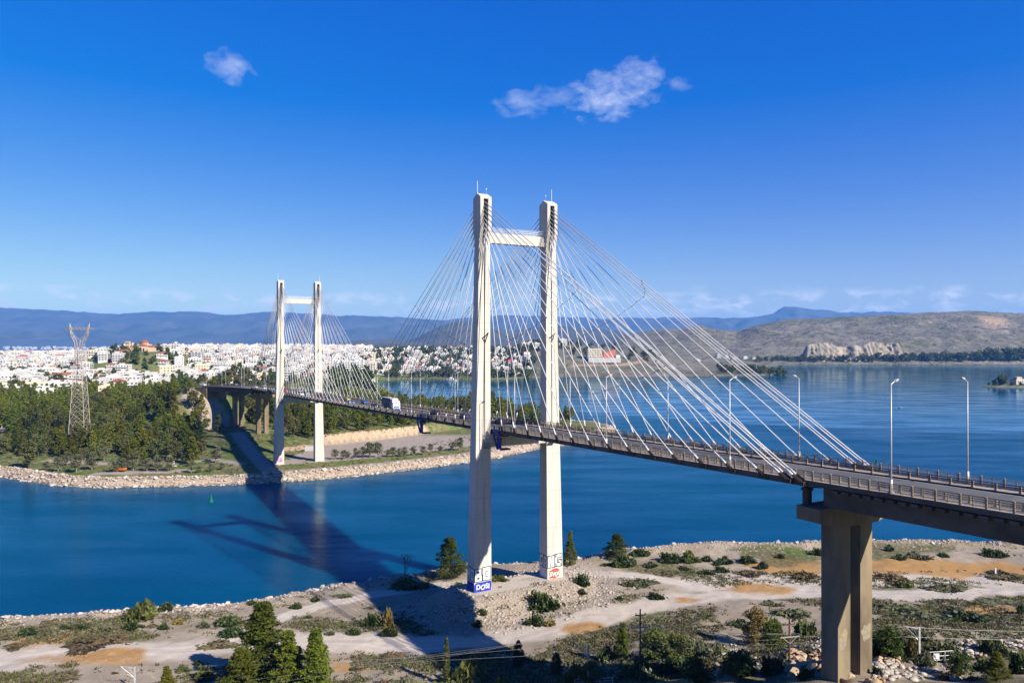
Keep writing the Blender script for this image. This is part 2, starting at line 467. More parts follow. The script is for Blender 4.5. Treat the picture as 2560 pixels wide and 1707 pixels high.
# ---- pylons
def rect_sec(s0, L, ti, to, z, sg):
    a, b = sorted((ti * sg, to * sg))
    return [(a, s0 - L / 2, z), (b, s0 - L / 2, z), (b, s0 + L / 2, z), (a, s0 + L / 2, z)]
TI = 7.47
def pylon(s0, zb, zt, zs):
    legs = []
    zd_ = zdeck(s0)
    for sg in (-1, 1):
        zw, zh, zsh = zt - 11.1, zt - 8.3, zt - .95
        mb = MB()
        mb.loft([rect_sec(s0, 3.7, TI, TI + 4.4, zb - 4, sg), rect_sec(s0, 3.7, TI, TI + 4.4, zb, sg),
                 rect_sec(s0, 2.8, TI, TI + 3.65, zd_, sg), rect_sec(s0, 2.3, TI, TI + 2.8, zw, sg)][::1])
        # head: two cheeks with the cable slot between them, core set back, gabled cap
        for (t0, t1) in ((TI, TI + .80), (TI + 2.0, TI + 2.8)):
            mb.loft([rect_sec(s0, 2.3, t0, t1, zw, sg), rect_sec(s0, 3.7, t0, t1, zh, sg), rect_sec(s0, 3.7, t0, t1, zsh - .45, sg)])
        mb.loft([rect_sec(s0, 2.28, TI + .80, TI + 2.0, zw, sg), rect_sec(s0, 2.5, TI + .80, TI + 2.0, zh - 1.2, sg)])
        a, b = sorted((TI * sg, (TI + 2.8) * sg))
        L = 1.85
        z0, z1, z2 = zsh - .45, zsh, zt
        mb.add([(a, s0 - L, z0), (b, s0 - L, z0), (b, s0 + L, z0), (a, s0 + L, z0),
                (a, s0 - L, z1), (b, s0 - L, z1), (b, s0 + L, z1), (a, s0 + L, z1), (a, s0, z2), (b, s0, z2)],
               [(0, 3, 2, 1), (0, 1, 5, 4), (2, 3, 7, 6), (1, 2, 6, 9, 5), (3, 0, 4, 8, 7), (4, 5, 9, 8), (6, 7, 8, 9)])
        leg = mb.build('pylon_leg', M_CONC, bridge)
        legs.append(leg)
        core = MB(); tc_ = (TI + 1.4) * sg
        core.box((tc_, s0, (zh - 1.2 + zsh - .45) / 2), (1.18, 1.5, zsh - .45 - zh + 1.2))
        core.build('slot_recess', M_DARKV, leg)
        an = MB()
        for k in range(18):
            zz = zt - 9.8 + k * .47
            for e in (-1, 1):
                an.box((tc_ + (.28 if k % 2 else -.28), s0 + e * 1.0, zz), (.34, .5, .30))
        an.build('cable_anchor', M_STEEL, leg)['kind'] = 'stuff'
        pp = MB(); ts = (TI + 1.5) * sg
        pp.tube((ts, s0 - 1.24, zt - 11.5), (ts, s0 - 1.50, zd_ - 4), .07, n=5)
        pp.build('conduit', M_STEEL, leg)
        mast = MB(); tm = (TI + (2.5 if sg < 0 else 2.5)) * sg
        mast.tube((tm, s0 + .3, zt - .3), (tm, s0 + .3, zt + 2.9), .06, n=5)
        mast.build('lightning_rod', M_WHITE, leg)
        m2 = MB(); tm = (TI + .5) * sg
        m2.tube((tm, s0 - .2, zt - .2), (tm, s0 - .2, zt + 1.1), .035, n=4)
        m2.box((tm, s0 - .2, zt + 1.15), (.2, .2, .25))
        m2.build('warning_lamp', M_GALV, leg)
        br = MB(); zz = zd_ + 21
        br.bar((tc_, s0 - 1.2, zz), (tc_, s0 - 2.9, zz + .9), .22); br.bar((tc_, s0 - 1.2, zz - 1.4), (tc_, s0 - 2.9, zz + .85), .2)
        br.build('rope_bracket', M_STEEL, leg)
        # small inspection platform under the deck
        pf = MB(); tb = (TI + 1.2) * sg; zq = zd_ - 4.0
        pf.box((tb, s0 - 2.0, zq), (1.6, .8, .08))
        for dt in (-.75, 0, .75): pf.bar((tb + dt, s0 - 2.38, zq), (tb + dt, s0 - 2.38, zq + 1.1), .06)
        for h in (.55, 1.1): pf.bar((tb - .75, s0 - 2.38, zq + h), (tb + .75, s0 - 2.38, zq + h), .06)
        pf.build('inspection_platform', M_STEEL, leg)
    cb = MB()
    cb.box((0, s0, zt - 10.0), (2 * TI - .006, 1.7, 2.3))
    beam = cb.build('cross_beam', M_CONC, bridge)
    rl = MB()
    for e in (-1, 1):
        for i in range(6):
            t = -TI + .1 + i * (2 * TI - .2) / 5
            rl.bar((t, s0 + e * .75, zt - 8.85), (t, s0 + e * .75, zt - 7.6), .06)
        for h in (.4, .8, 1.2): rl.bar((-TI + .05, s0 + e * .75, zt - 8.85 + h), (TI - .05, s0 + e * .75, zt - 8.85 + h), .06)
    rl.build('beam_railing', M_WHITE, beam)
    lb = MB()
    lb.box((0, s0, zd_ - 2.55), (2 * TI - .006, 2.3, 2.9))
    lb.build('cross_beam', M_CONC, bridge)
    for sg in (-1, 1):
        bb = MB(); bb.box((sg * 5.9, s0, zd_ - 1.04), (1.2, 1.4, .115)); bb.build('bearing_pad', M_STEEL, bridge)
    return legs
NEAR_LEGS = pylon(0.0, 5.5, 95.5, 1)
FAR_LEGS = pylon(215.0, 4.5, 92.4, 1)

# ---- stay cables: 18 to each side of each leg
def stays(s0, zt, outer):
    """outer = -1 when the side span lies towards -s"""
    for sg in (-1, 1):
        for way in (-1, 1):
            pts = []
            if way == outer: offs = [6.6 + 5.66 * k for k in range(14)] + [84.3, 84.3, 86.4, 86.4]
            else: offs = [7.6 + 5.63 * k for k in range(18)]
            for k, off in enumerate(offs):
                s1 = s0 + way * off
                dt = 0.0
                if way == outer and k >= 14: dt = .34 if k % 2 else -.34
                top = Vector(((TI + 1.4 + (.28 if k % 2 else -.28)) * sg, s0 + way * 1.2, zt - 9.8 + k * .47))
                bot = Vector((sg * (7.32 + dt), s1, zdeck(s1) - .15))
                q = (top - bot).normalized()
                low = bot + q * 2.1
                mb = MB(); mb.tube(low, top, .080, n=7)
                c = mb.build('stay_cable', M_CABLE, bridge, smooth=True)
                sh = MB()
                sh.tube(bot + q * 1.2, low + q * .5, .15, n=7, mi=0)
                sh.build('cable_sleeve', M_CABLE, c, smooth=True)
                ab = MB()
                ab.tube(bot - q * .1, bot + q * 1.25, .23, n=6)
                ab.bar(bot + Vector((0, way * .55, -.1)), bot + q * 1.2 + Vector((0, way * .32, 0)), .16)
                ab.box((bot.x - sg * .08, bot.y, bot.z - .2), (.5, 1.3, .5))
                ab.build('anchor_shoe', M_STEEL, c)
                pts.append((bot, top))
            for (k0, k1, f0, f1, r) in ((2, 17, .44, .60, .026), (8, 17, .20, .33, .022)):
                rp = MB()
                prev = None
                for k in range(k0, k1 + 1):
                    b_, t_ = pts[k]
                    u = f0 + (f1 - f0) * (k - k0) / (k1 - k0)
                    p = b_.lerp(t_, u)
                    if prev is not None: rp.tube(prev, p, r, n=4)
                    rp.box(p, (.18, .2, .2))
                    prev = p
                rp.build('damper_rope', M_STEEL, bridge)
stays(0.0, 95.5, -1)
stays(215.0, 92.4, 1)

# ---- piers
def pier(sc, zb, cap=True):
    zd_ = zdeck(sc); zc = zd_ - 3.28
    p = MB()
    if cap:
        a, b = -1.75, 1.75
        prof = [(-7.5, 0), (7.5, 0), (7.5, -1.7), (3.9, -2.7), (-3.9, -2.7), (-7.5, -1.7)]
        for q in (0,):
            p.loft([[PB(sc + a, t, zc + z) if False else (lambda P_: (P_[0], P_[1], zc + z))(PB(sc + e, t, 0)) for (t, z) in prof] for e in (a, b)])
    po = p.build('pier_cap', M_PIER, bridge)
    for (t0, t1) in ((-3.4, -1.0), (1.0, 3.4)):
        c = MB()
        c.loft([[PB(sc - 1.25, t0, z), PB(sc - 1.25, t1, z), PB(sc + 1.25, t1, z), PB(sc + 1.25, t0, z)] for z in (zb - 5, zc - 2.69)])
        c.build('pier_column', M_PIER, bridge)
    return po
pier(-87.45, 18.5)
pier(-128, 20)
pier(303.5, 7.5)
pier(343, 11)
for sc in (-86.3, 302.6):
    for sg in (-1, 1):
        mb = MB()
        z1, z0 = zdeck(sc) - .99, zdeck(sc) - 3.28
        mb.box(PB(sc, sg * 6.2, (z1 + z0) / 2), (.8, .8, z1 - z0)); mb.box(PB(sc, sg * 6.2, z1 - .25), (1.1, 1.0, .35))
        mb.build('bearing_post', M_STEEL, bridge)
ab = MB()
ab.loft([[PB(SD - 6, t, z) for t, z in ((-7.2, zdeck(SD) - .8), (7.2, zdeck(SD) - .8), (7.2, zdeck(SD) - 14), (-7.2, zdeck(SD) - 9))],
         [PB(SD + 8, t, z) for t, z in ((-7.2, zdeck(SD) - .8), (7.2, zdeck(SD) - .8), (7.2, zdeck(SD) - 14), (-7.2, zdeck(SD) - 14))]])
ab.build('abutment', M_PIER, bridge)
ab = MB()
ab.loft([[PB(s, t, z) for t, z in ((-7.2, zdeck(SA) - .8), (7.2, zdeck(SA) - .8), (7.2, 14), (-7.2, 14))] for s in (SA - 6, SA + 8)])
ab.build('abutment', M_PIER, bridge)

# ---- railings and crash barriers, things of their own along the deck
STEP = 2.6
def rail_line(root, t, a, b, build_post, build_panel, names, jit=0.0):
    """posts and panels one by one; beyond s=130 the panels are a few pixels each and run together"""
    pm_, bm_ = build_post, build_panel
    n = int((b - a) / STEP)
    far = []
    for i in range(n):
        s = a + i * STEP
        g = (zdeck(s + STEP) - zdeck(s)) / STEP
        p = PB(s, t, zdeck(s))
        if -125 < s < 130:
            new_obj(names[0], pm_, root, p, ang(s))
            o = new_obj(names[1], bm_, root, p, ang(s))
            o.rotation_euler = (math.atan(g), 0, ang(s))
        elif s >= 130:
            far.append((p, ang(s), g))
    return far
def far_run(root, far, mesh_a, mesh_b, name, mats):
    """joined copies of post and panel for the stretch too far to tell them apart"""
    va = np.array([v.co[:] for v in mesh_a.vertices]); vb = np.array([v.co[:] for v in mesh_b.vertices])
    mb = MB()
    for (p, an_, g) in far:
        ca, sa = math.cos(an_), math.sin(an_)
        for mm, vv in ((mesh_a, va), (mesh_b, vb)):
            vs = [(p[0] + x * ca - y * sa, p[1] + x * sa + y * ca, p[2] + z + g * y) for x, y, z in vv]
            base = len(mb.v); mb.v += vs
            for f_ in mm.polygons: mb.f.append(tuple(base + i for i in f_.vertices)); mb.m.append(f_.material_index)
    o = mb.build(name, mats, root); o['kind'] = 'stuff'

# outer railing: square post, framed picket panel with a stanchion in the middle
pp = MB(); pp.box((0, 0, .575), (.17, .17, 1.15)); pp.box((0, 0, 1.17), (.2, .2, .05))
POST_ME = pp.mesh('railing_post', M_POST)
pn = MB()
pn.bar((0, .1, 1.08), (0, STEP - .1, 1.08), .055); pn.bar((0, .1, .92), (0, STEP - .1, .92), .03); pn.bar((0, .1, .16), (0, STEP - .1, .16), .045); pn.bar((0, .1, .55), (0, STEP - .1, .55), .022)
pn.box((0, STEP / 2, .58), (.05, .10, 1.04), mi=0)
for i in range(19):
    y = .16 + i * (STEP - .32) / 18
    pn.box((0, y, .54), (.02, .028, .76))
PANEL_ME = pn.mesh('railing_panel', M_RAILG)
for t, lab in ((-6.78, 'grey picket railing with square posts along the near edge of the bridge deck'), (6.78, 'grey picket railing with square posts along the far edge of the bridge deck')):
    r = root_on_bridge('pedestrian_railing', lab, 'railing', 'railings along the bridge deck')
    fr = rail_line(r, t, SA + 1, SD - 2, POST_ME, PANEL_ME, ('railing_post', 'railing_panel'))
    far_run(r, fr, POST_ME, PANEL_ME, 'railing_run', [M_RAILG])
# crash barrier: tapered post and three brown rails
pp = MB(); pp.box((0, 0, .12), (.34, .34, .24), top=(.62, .62)); pp.box((0, 0, .53), (.19, .2, .60)); 
BPOST_ME = pp.mesh('barrier_post', M_POST)
pn = MB()
for h in (.36, .58, .82): pn.box((-.12, STEP / 2, h), (.07, STEP - .004, .10))
BRAIL_ME = pn.mesh('barrier_rails', M_RUST)
for t, lab in ((-5.0, 'rusty brown three-rail crash barrier on the near side of the road'), (5.0, 'rusty brown three-rail crash barrier on the far side of the road')):
    r = root_on_bridge('crash_barrier', lab, 'crash barrier', 'crash barriers along the bridge road')
    fr = rail_line(r, t, SA + 1, SD - 2, BPOST_ME, BRAIL_ME, ('barrier_post', 'barrier_rail'))
    far_run(r, fr, BPOST_ME, BRAIL_ME, 'barrier_run', [M_RUST])

# ---- street lamps on the deck
def lamp_meshes():
    p = MB(); p.tube((0, 0, 0), (0, 0, 12.4), .11, .06, 8); p.box((0, 0, .08), (.5, .5, .16)); p.box((0, 0, .9), (.26, .26, 1.3))
    a = MB(); a.tube((0, 0, 12.35), (.75, 0, 12.75), .05, .045, 6)
    h = MB()
    h.loft([[(.65, -.11, 12.64), (.65, .11, 12.64), (.65, .11, 12.80), (.65, -.11, 12.80)], [(.95, -.16, 12.68), (.95, .16, 12.68), (.95, .16, 12.92), (.95, -.16, 12.92)],
            [(1.3, -.10, 12.84), (1.3, .10, 12.84), (1.3, .10, 12.97), (1.3, -.10, 12.97)]])
    return p.mesh('pole', M_GALV, True), a.mesh('arm', M_GALV), h.mesh('lamp_head', M_GALV)
LP, LA, LH = lamp_meshes()
def lamp(s, side, i):
    p = PW(s, side * 6.45, zdeck(s))
    where = 'near' if side < 0 else 'far'
    if s < -60: w2 = 'beside the bridge end pier' if s > -85 else 'on the approach right of the end pier'
    elif s < -20: w2 = 'within the cables right of the large pylon'
    elif s < 6: w2 = 'just right of the large pylon'
    elif s < 60: w2 = 'just left of the large pylon'
    elif s < 130: w2 = 'at the middle of the main span'
    elif s < 215: w2 = 'just right of the distant pylon'
    else: w2 = 'on the far approach left of the distant pylon'
    e = empty('street_lamp', p, TH + ang(s) + (0 if side < 0 else math.pi), 'tall grey street lamp on the %s deck edge, %s' % (where, w2), 'street lamp', 'street lamps along the bridge')
    for m_, n_ in ((LP, 'pole'), (LA, 'arm'), (LH, 'lamp_head')): new_obj(n_, m_, e)
i = 0
for s in (-97.9, -73.3, -43.9, -10.7, 20, 50, 80, 110, 140, 170, 200, 230, 262, 292, 322, 352, 372):
    lamp(s, -1, i); i += 1
for s in (-99.2, -74.6, -45.4, -13, 16, 46, 75, 105, 136, 166, 196, 228, 258, 290, 318, 348, 370):
    lamp(s, 1, i); i += 1

# ---- blue under-deck inspection gantries
def gantry(s, lab):
    g = root_on_bridge('inspection_gantry', lab, 'gantry', 'blue inspection gantries hung from the deck edge')
    z = zdeck(s); t = -7.55
    m = MB()
    for ds in (-1.2, 1.2):
        m.bar((t, s + ds, z + .9), (t - .2, s + ds, z - 1.3), .30)
        m.bar((t - .2, s + ds, z - 1.2), (t + .6, s + ds * .7, z - 4.4), .36)
        m.bar((t + .6, s + ds * .7, z - 4.3), (t + 3.0, s + ds * .7, z - 4.3), .2)
        m.bar((t - .2, s + ds, z - 1.2), (t + 2.4, s + ds, z - 1.25), .18)
    m.build('hanger_frame', M_BLUEST, g)
    w = MB()
    w.box((t + .6, s, z - 2.9), (.25, 1.4, 2.6), top=(1, 1.5))
    w.build('web_plate', M_BLUEST, g)
    c = MB()
    for k in range(5):
        c.bar((t - .2, s - 1.2 + k * .6, z - .6), (t - .2, s - 1.2 + k * .6, z + .9), .06)
    for h in (-.5, .2, .9): c.bar((t - .2, s - 1.3, z + h), (t - .2, s + 1.3, z + h), .07)
    c.build('cage_railing', M_BLUEST, g)
    f_ = MB(); f_.box((t + 1.8, s, z - 4.2), (2.6, 1.4, .08)); f_.build('walk_platform', M_STEEL, g)
gantry(-4.6, 'blue steel inspection gantry hanging under the deck right beside the large pylon')
gantry(41.0, 'blue steel inspection gantry hanging under the deck at mid span, behind the truck')
gantry(221.5, 'small blue inspection gantry under the deck beside the distant pylon')
# ------------------------------------------------------------------ water
def water_material():
    m = bpy.data.materials.new('sea_water'); m.use_nodes = True
    nt = m.node_tree; ns, ls = nt.nodes, nt.links
    b = ns['Principled BSDF']
    tcn = ns.new('ShaderNodeTexCoord')
    def noise(scale, detail, sc=(1, 1, 1), rough=.5, rot=0.0):
        mp = ns.new('ShaderNodeMapping'); mp.inputs['Scale'].default_value = sc; mp.inputs['Rotation'].default_value = (0, 0, rot)
        ls.new(tcn.outputs['Object'], mp.inputs['Vector'])
        t = ns.new('ShaderNodeTexNoise'); t.inputs['Scale'].default_value = scale; t.inputs['Detail'].default_value = detail; t.inputs['Roughness'].default_value = rough
        ls.new(mp.outputs[0], t.inputs['Vector'])
        return t.outputs[0]
    # depth tint: shallow teal / deep blue drifting patches
    big = noise(.006, 3, (1, 1, 1))
    mr = ns.new('ShaderNodeMapRange'); mr.inputs[1].default_value = .4; mr.inputs[2].default_value = .62
    ls.new(big, mr.inputs[0])
    mx = ns.new('ShaderNodeMix'); mx.data_type = 'RGBA'
    mx.inputs['A'].default_value = (.0, .056, .118, 1); mx.inputs['B'].default_value = (.0, .041, .104, 1)
    ls.new(mr.outputs[0], mx.inputs['Factor'])
    # wind: calm slicks and ruffled lanes
    sl0 = noise(.0042, 4, (1, 2.6, 1), .55, .25)
    sx = ns.new('ShaderNodeSeparateXYZ'); ls.new(tcn.outputs['Object'], sx.inputs[0])
    xc = ns.new('ShaderNodeClamp'); xc.inputs['Min'].default_value = 60; xc.inputs['Max'].default_value = 300; ls.new(sx.outputs[0], xc.inputs['Value'])
    q1 = ns.new('ShaderNodeMath'); q1.operation = 'MULTIPLY_ADD'; q1.inputs[1].default_value = .6; ls.new(xc.outputs[0], q1.inputs[0]); ls.new(sx.outputs[1], q1.inputs[2])
    q2 = ns.new('ShaderNodeMath'); q2.operation = 'MULTIPLY_ADD'; q2.inputs[1].default_value = 160; ls.new(sl0, q2.inputs[0]); ls.new(q1.outputs[0], q2.inputs[2])
    q3 = ns.new('ShaderNodeMapRange'); q3.inputs[1].default_value = 742; q3.inputs[2].default_value = 790; q3.inputs[3].default_value = .64; q3.inputs[4].default_value = .34; q3.interpolation_type = 'SMOOTHSTEP'
    ls.new(q2.outputs[0], q3.inputs[0])
    q4 = ns.new('ShaderNodeMath'); q4.operation = 'MULTIPLY_ADD'; q4.inputs[1].default_value = .5; ls.new(sl0, q4.inputs[0]); ls.new(q3.outputs[0], q4.inputs[2])
    q5 = ns.new('ShaderNodeMath'); q5.operation = 'SUBTRACT'; q5.inputs[1].default_value = .25; ls.new(q4.outputs[0], q5.inputs[0])
    slick = q5.outputs[0]
    sp_ = ns.new('ShaderNodeMapRange'); sp_.inputs[1].default_value = .4; sp_.inputs[2].default_value = .6; sp_.inputs[3].default_value = .85; sp_.inputs[4].default_value = .46
    ls.new(slick, sp_.inputs[0])
    sm = ns.new('ShaderNodeMapRange'); sm.inputs[1].default_value = .44; sm.inputs[2].default_value = .56; sm.inputs[3].default_value = .03; sm.inputs[4].default_value = .09
    ls.new(slick, sm.inputs[0])
    w1 = noise(.42, 5, (1, 2.6, 1), .62, .40)
    w2 = noise(.09, 3, (1, 1.8, 1), .55, .3)
    ad = ns.new('ShaderNodeMath'); ad.operation = 'MULTIPLY_ADD'; ad.inputs[1].default_value = 1.3
    ls.new(w2, ad.inputs[0]); ls.new(w1, ad.inputs[2])
    bs = ns.new('ShaderNodeMapRange'); bs.inputs[1].default_value = .44; bs.inputs[2].default_value = .56; bs.inputs[3].default_value = .09; bs.inputs[4].default_value = .17
    ls.new(slick, bs.inputs[0])
    bp = ns.new('ShaderNodeBump'); bp.inputs['Distance'].default_value = .45
    ls.new(bs.outputs[0], bp.inputs['Strength']); ls.new(ad.outputs[0], bp.inputs['Height'])
    # body colour plus the surface reflection as a polarising filter leaves it
    df = ns.new('ShaderNodeSubsurfaceScattering'); df.falloff = 'BURLEY'; ls.new(mx.outputs['Result'], df.inputs['Color'])
    df.inputs['Scale'].default_value = 5.5; df.inputs['Radius'].default_value = (1, 1, 1)
    gl = ns.new('ShaderNodeBsdfGlossy'); gl.inputs['Color'].default_value = (.68, .90, 1, 1)
    ls.new(sm.outputs[0], gl.inputs['Roughness']); ls.new(bp.outputs[0], gl.inputs['Normal'])
    fr = ns.new('ShaderNodeFresnel'); fr.inputs['IOR'].default_value = 1.333; ls.new(bp.outputs[0], fr.inputs['Normal'])
    fw = ns.new('ShaderNodeMath'); fw.operation = 'MULTIPLY'; fw.use_clamp = True
    st_ = ns.new('ShaderNodeMapRange'); st_.inputs[1].default_value = .36; st_.inputs[2].default_value = .64; st_.inputs[3].default_value = .55; st_.inputs[4].default_value = 1.55
    ls.new(noise(.016, 5, (1, 3.4, 1), .6, .42), st_.inputs[0])                       # current streaks
    sw = ns.new('ShaderNodeMath'); sw.operation = 'MULTIPLY'; ls.new(sp_.outputs[0], sw.inputs[0]); ls.new(st_.outputs[0], sw.inputs[1])
    ls.new(fr.outputs[0], fw.inputs[0]); ls.new(sw.outputs[0], fw.inputs[1])
    bp2 = ns.new('ShaderNodeBump'); bp2.inputs['Distance'].default_value = .45; bp2.inputs['Strength'].default_value = .42
    ls.new(ad.outputs[0], bp2.inputs['Height']); ls.new(bp2.outputs[0], df.inputs['Normal'])
    ms = ns.new('ShaderNodeMixShader'); ls.new(fw.outputs[0], ms.inputs[0]); ls.new(df.outputs[0], ms.inputs[1]); ls.new(gl.outputs[0], ms.inputs[2])
    ls.new(ms.outputs[0], ns['Material Output'].inputs['Surface'])
    ns.remove(b)
    return m
M_WATER = water_material()
wmb = MB()
wmb.add([(-30000, -300, 0), (30000, -300, 0), (30000, 30000, 0), (-30000, 30000, 0)], [(0, 1, 2, 3)])   # the surface; the light scatters a few metres inside
tag(wmb.build('water', M_WATER), 'deep blue calm sea water of the strait', 'water', kind='structure')
# ------------------------------------------------------------------ near bank
SHORE_PX = [(-700, 1545), (-300, 1545), (0, 1540), (218, 1532), (457, 1518), (610, 1502), (762, 1480), (827, 1464), (900, 1455), (1000, 1440), (1100, 1420), (1180, 1408), (1290, 1404),
            (1450, 1398), (1550, 1380), (1640, 1371), (1850, 1366), (2057, 1363), (2286, 1360), (2560, 1371), (2900, 1385), (3400, 1400)]
_sh = np.array([at_z(px, py, 2.2)[:2] for px, py in SHORE_PX])
def shore_y(x):
    return np.interp(x, _sh[:, 0], _sh[:, 1]) + (vnoise(np.asarray(x) * .13, 0 * np.asarray(x) + 3, 5) - .5) * 2.6
_CP = np.array([(-160, 150, 2), (-140, 130, 2), (-100, 140, 1.9), (-90, 125, 2.2), (-60, 150, 1.8), (-60, 125, 2.3), (-40, 115, 3), (-30, 140, 1.7), (-20, 155, 1.8), (-10, 130, 2.4), (0, 112, 6), (0, 150, 2.2), (15, 140, 2.6),
                (25, 160, 2.8), (40, 170, 3.2), (60, 175, 3.4), (90, 180, 3.6), (120, 185, 3.6), (160, 190, 4), (30, 135, 5.0), (50, 150, 4.2), (90, 155, 4.6), (120, 160, 4.6),
                (25, 118, 9.5), (34, 104, 13.8), (43.7, 96, 18.4), (50, 92, 19), (55, 100, 17.6), (70, 112, 15), (85, 122, 11), (100, 130, 8.5), (130, 140, 7), (60, 84, 22), (40, 80, 22.5), (20, 90, 16.5), (5, 95, 11),
                (-20, 95, 6), (-60, 100, 4), (-100, 100, 4), (-140, 90, 6), (80, 95, 19), (110, 105, 17), (150, 120, 13), (0, 60, 26), (60, 50, 32), (-60, 60, 22), (130, 60, 30), (-140, 50, 24), (0, 0, 36), (100, 0, 38), (-100, 0, 36),
                (0, -60, 40), (100, -60, 40), (-100, -60, 40), (220, 170, 5), (260, 60, 30), (-240, 120, 4), (-240, 0, 34), (260, -40, 38)], float)
def near_h(x, y):
    x = np.atleast_1d(np.asarray(x, float)); y = np.atleast_1d(np.asarray(y, float))
    d2 = (x[..., None] - _CP[:, 0]) ** 2 + (y[..., None] - _CP[:, 1]) ** 2 + 60.0
    w = 1 / d2 ** 2.0
    z = (w * _CP[:, 2]).sum(-1) / w.sum(-1)
    e = shore_y(x) - y                       # metres inland of the crest
    rough = sstep(2, 20, e)
    z = z + (fbm(x * .06, y * .06, 4, 3) - .5) * 1.0 * rough + (fbm(x * .35, y * .35, 3, 8) - .5) * .42
    berm = 2.25 + (fbm(x * .25, y * .25, 3, 21) - .5) * 1.5
    z = np.where(e < 7, berm + (z - berm) * sstep(1.5, 7, e), z)
    z = np.where(e < 0, berm + (-3.0 - berm) * sstep(0, 6.5, -e), z)
    z = z + 1.5 * sstep(16, 40, x) * sstep(-1.5, 2, e) * (1 - sstep(4, 11, e)) * (.35 + fbm(x * .12, y * .12, 3, 88))
    # rubble mound under the pylon
    ca, sa = math.cos(TH), math.sin(TH)
    t = (x - BO[0]) * ca + (y - BO[1]) * sa; s = -(x - BO[0]) * sa + (y - BO[1]) * ca
    dt = np.maximum(np.abs(t) - 13.0, 0); ds = np.maximum(np.abs(s + .3) - 3.4, 0)
    dd = np.sqrt(dt ** 2 + ds ** 2) + (fbm(x * .16, y * .16, 3, 33) - .5) * 3.4 * sstep(0, 5, np.sqrt(dt ** 2 + ds ** 2))
    m = 5.62 - 4.6 * sstep(0, 13.5, dd)
    m = np.where(dd > 0.8, m + (fbm(x * .5, y * .5, 3, 44) - .5) * .7, m)
    z = np.where((dd < 16) & (e > 0), np.maximum(z, m), z)
    return z
def near1(x, y): return float(near_h(x, y)[0])
_DS = 60.0 * np.power(1.0065, np.arange(0, 200))
def on_near(px, py):
    """ground point of the near bank seen at a pixel"""
    xs_ = (px - CX) * _DS / F
    zs = near_h(xs_, _DS)
    gap = zs - (HC - (py - YH) * _DS / F)
    hit = np.nonzero(gap >= 0)[0]
    i = int(hit[0]) if len(hit) else len(_DS) - 1
    d = float(_DS[i])
    if i > 0 and len(hit):
        g0, g1 = gap[i - 1], gap[i]
        d = float(_DS[i - 1] + (_DS[i] - _DS[i - 1]) * (-g0) / (g1 - g0 + 1e-9))
    x = (px - CX) * d / F
    return (x, d, near1(x, d))

def seg_dist(x, y, pts):
    best = np.full(np.shape(x), 1e9)
    for (x0, y0), (x1, y1) in zip(pts[:-1], pts[1:]):
        dx, dy = x1 - x0, y1 - y0
        u = np.clip(((x - x0) * dx + (y - y0) * dy) / (dx * dx + dy * dy), 0, 1)
        best = np.minimum(best, np.hypot(x - x0 - u * dx, y - y0 - u * dy))
    return best
def px_line(pts): return [on_near(px, py)[:2] for px, py in pts]
TRACK1 = px_line([(-150, 1668), (40, 1648), (200, 1628), (420, 1628), (600, 1612), (760, 1600), (900, 1602), (1040, 1612), (1180, 1605), (1300, 1588), (1420, 1562), (1540, 1532), (1660, 1506), (1800, 1488), (2000, 1478), (2200, 1484), (2400, 1478), (2700, 1462)])
TRACK2 = px_line([(560, 1600), (660, 1568), (720, 1536), (800, 1512), (930, 1486), (1060, 1468), (1180, 1452), (1300, 1440), (1440, 1428), (1560, 1436), (1660, 1448), (1760, 1470), (1820, 1488)])
SPUR = px_line([(150, 1640), (120, 1605), (180, 1580)])
LOT = px_line([(1750, 1462), (1900, 1452), (2080, 1440), (2300, 1450), (2560, 1455)])
OCHRE = [(2150, 1415, 30, 9), (2330, 1422, 30, 8), (2260, 1412, 26, 7), (1860, 1470, 10, 5), (1720, 1500, 6, 3), (150, 1600, 9, 4), (270, 1640, 10, 4), (1450, 1572, 5, 3), (900, 1668, 8, 4), (2010, 1420, 14, 6), (1230, 1450, 6, 3), (2440, 1530, 12, 4)]

xs = np.concatenate([np.linspace(-330, -160, 40)[:-1], np.linspace(-160, 175, 560), np.linspace(175, 340, 40)[1:]])
ys = np.concatenate([np.linspace(-80, 70, 40)[:-1], np.linspace(70, 222, 300)])
gx, gy = np.meshgrid(xs, ys)
gz = near_h(gx, gy)
e_sh = shore_y(gx) - gy
nzt = (fbm(gx * .11, gy * .11, 4, 61) - .5)
d1 = seg_dist(gx, gy, TRACK1) + nzt * 6; d2_ = seg_dist(gx, gy, TRACK2) + nzt * 3; d3 = np.minimum(seg_dist(gx, gy, SPUR), 99) + nzt * 4; d4 = seg_dist(gx, gy, LOT) + nzt * 8
track = np.maximum.reduce([1 - sstep(3.6, 6.0, d1), 1 - sstep(1.5, 2.6, d2_), 1 - sstep(2.0, 4.0, d3), 1 - sstep(5.0, 9.0, d4)])
och = np.zeros_like(gx)
for px, py, rx, ry in OCHRE:
    c = on_near(px, py)
    och = np.maximum(och, 1 - sstep(.5, 1.15, np.hypot((gx - c[0]) / rx, (gy - c[1]) / ry) + nzt * 2.4))
veg = sstep(.46, .60, fbm(gx * .055, gy * .08, 5, 71, .6)) * (1 - track) * sstep(4, 10, e_sh)
veg = np.maximum(veg, sstep(.42, .6, fbm(gx * .08, gy * .1, 4, 91)) * sstep(6, 9, gz) * (1 - track) * .9)
tl = (gx - BO[0]) * math.cos(TH) + (gy - BO[1]) * math.sin(TH); sl = -(gx - BO[0]) * math.sin(TH) + (gy - BO[1]) * math.cos(TH)
mound = 1 - sstep(10, 17, np.sqrt(np.maximum(np.abs(tl) - 13, 0) ** 2 + np.maximum(np.abs(sl) - 3.4, 0) ** 2))
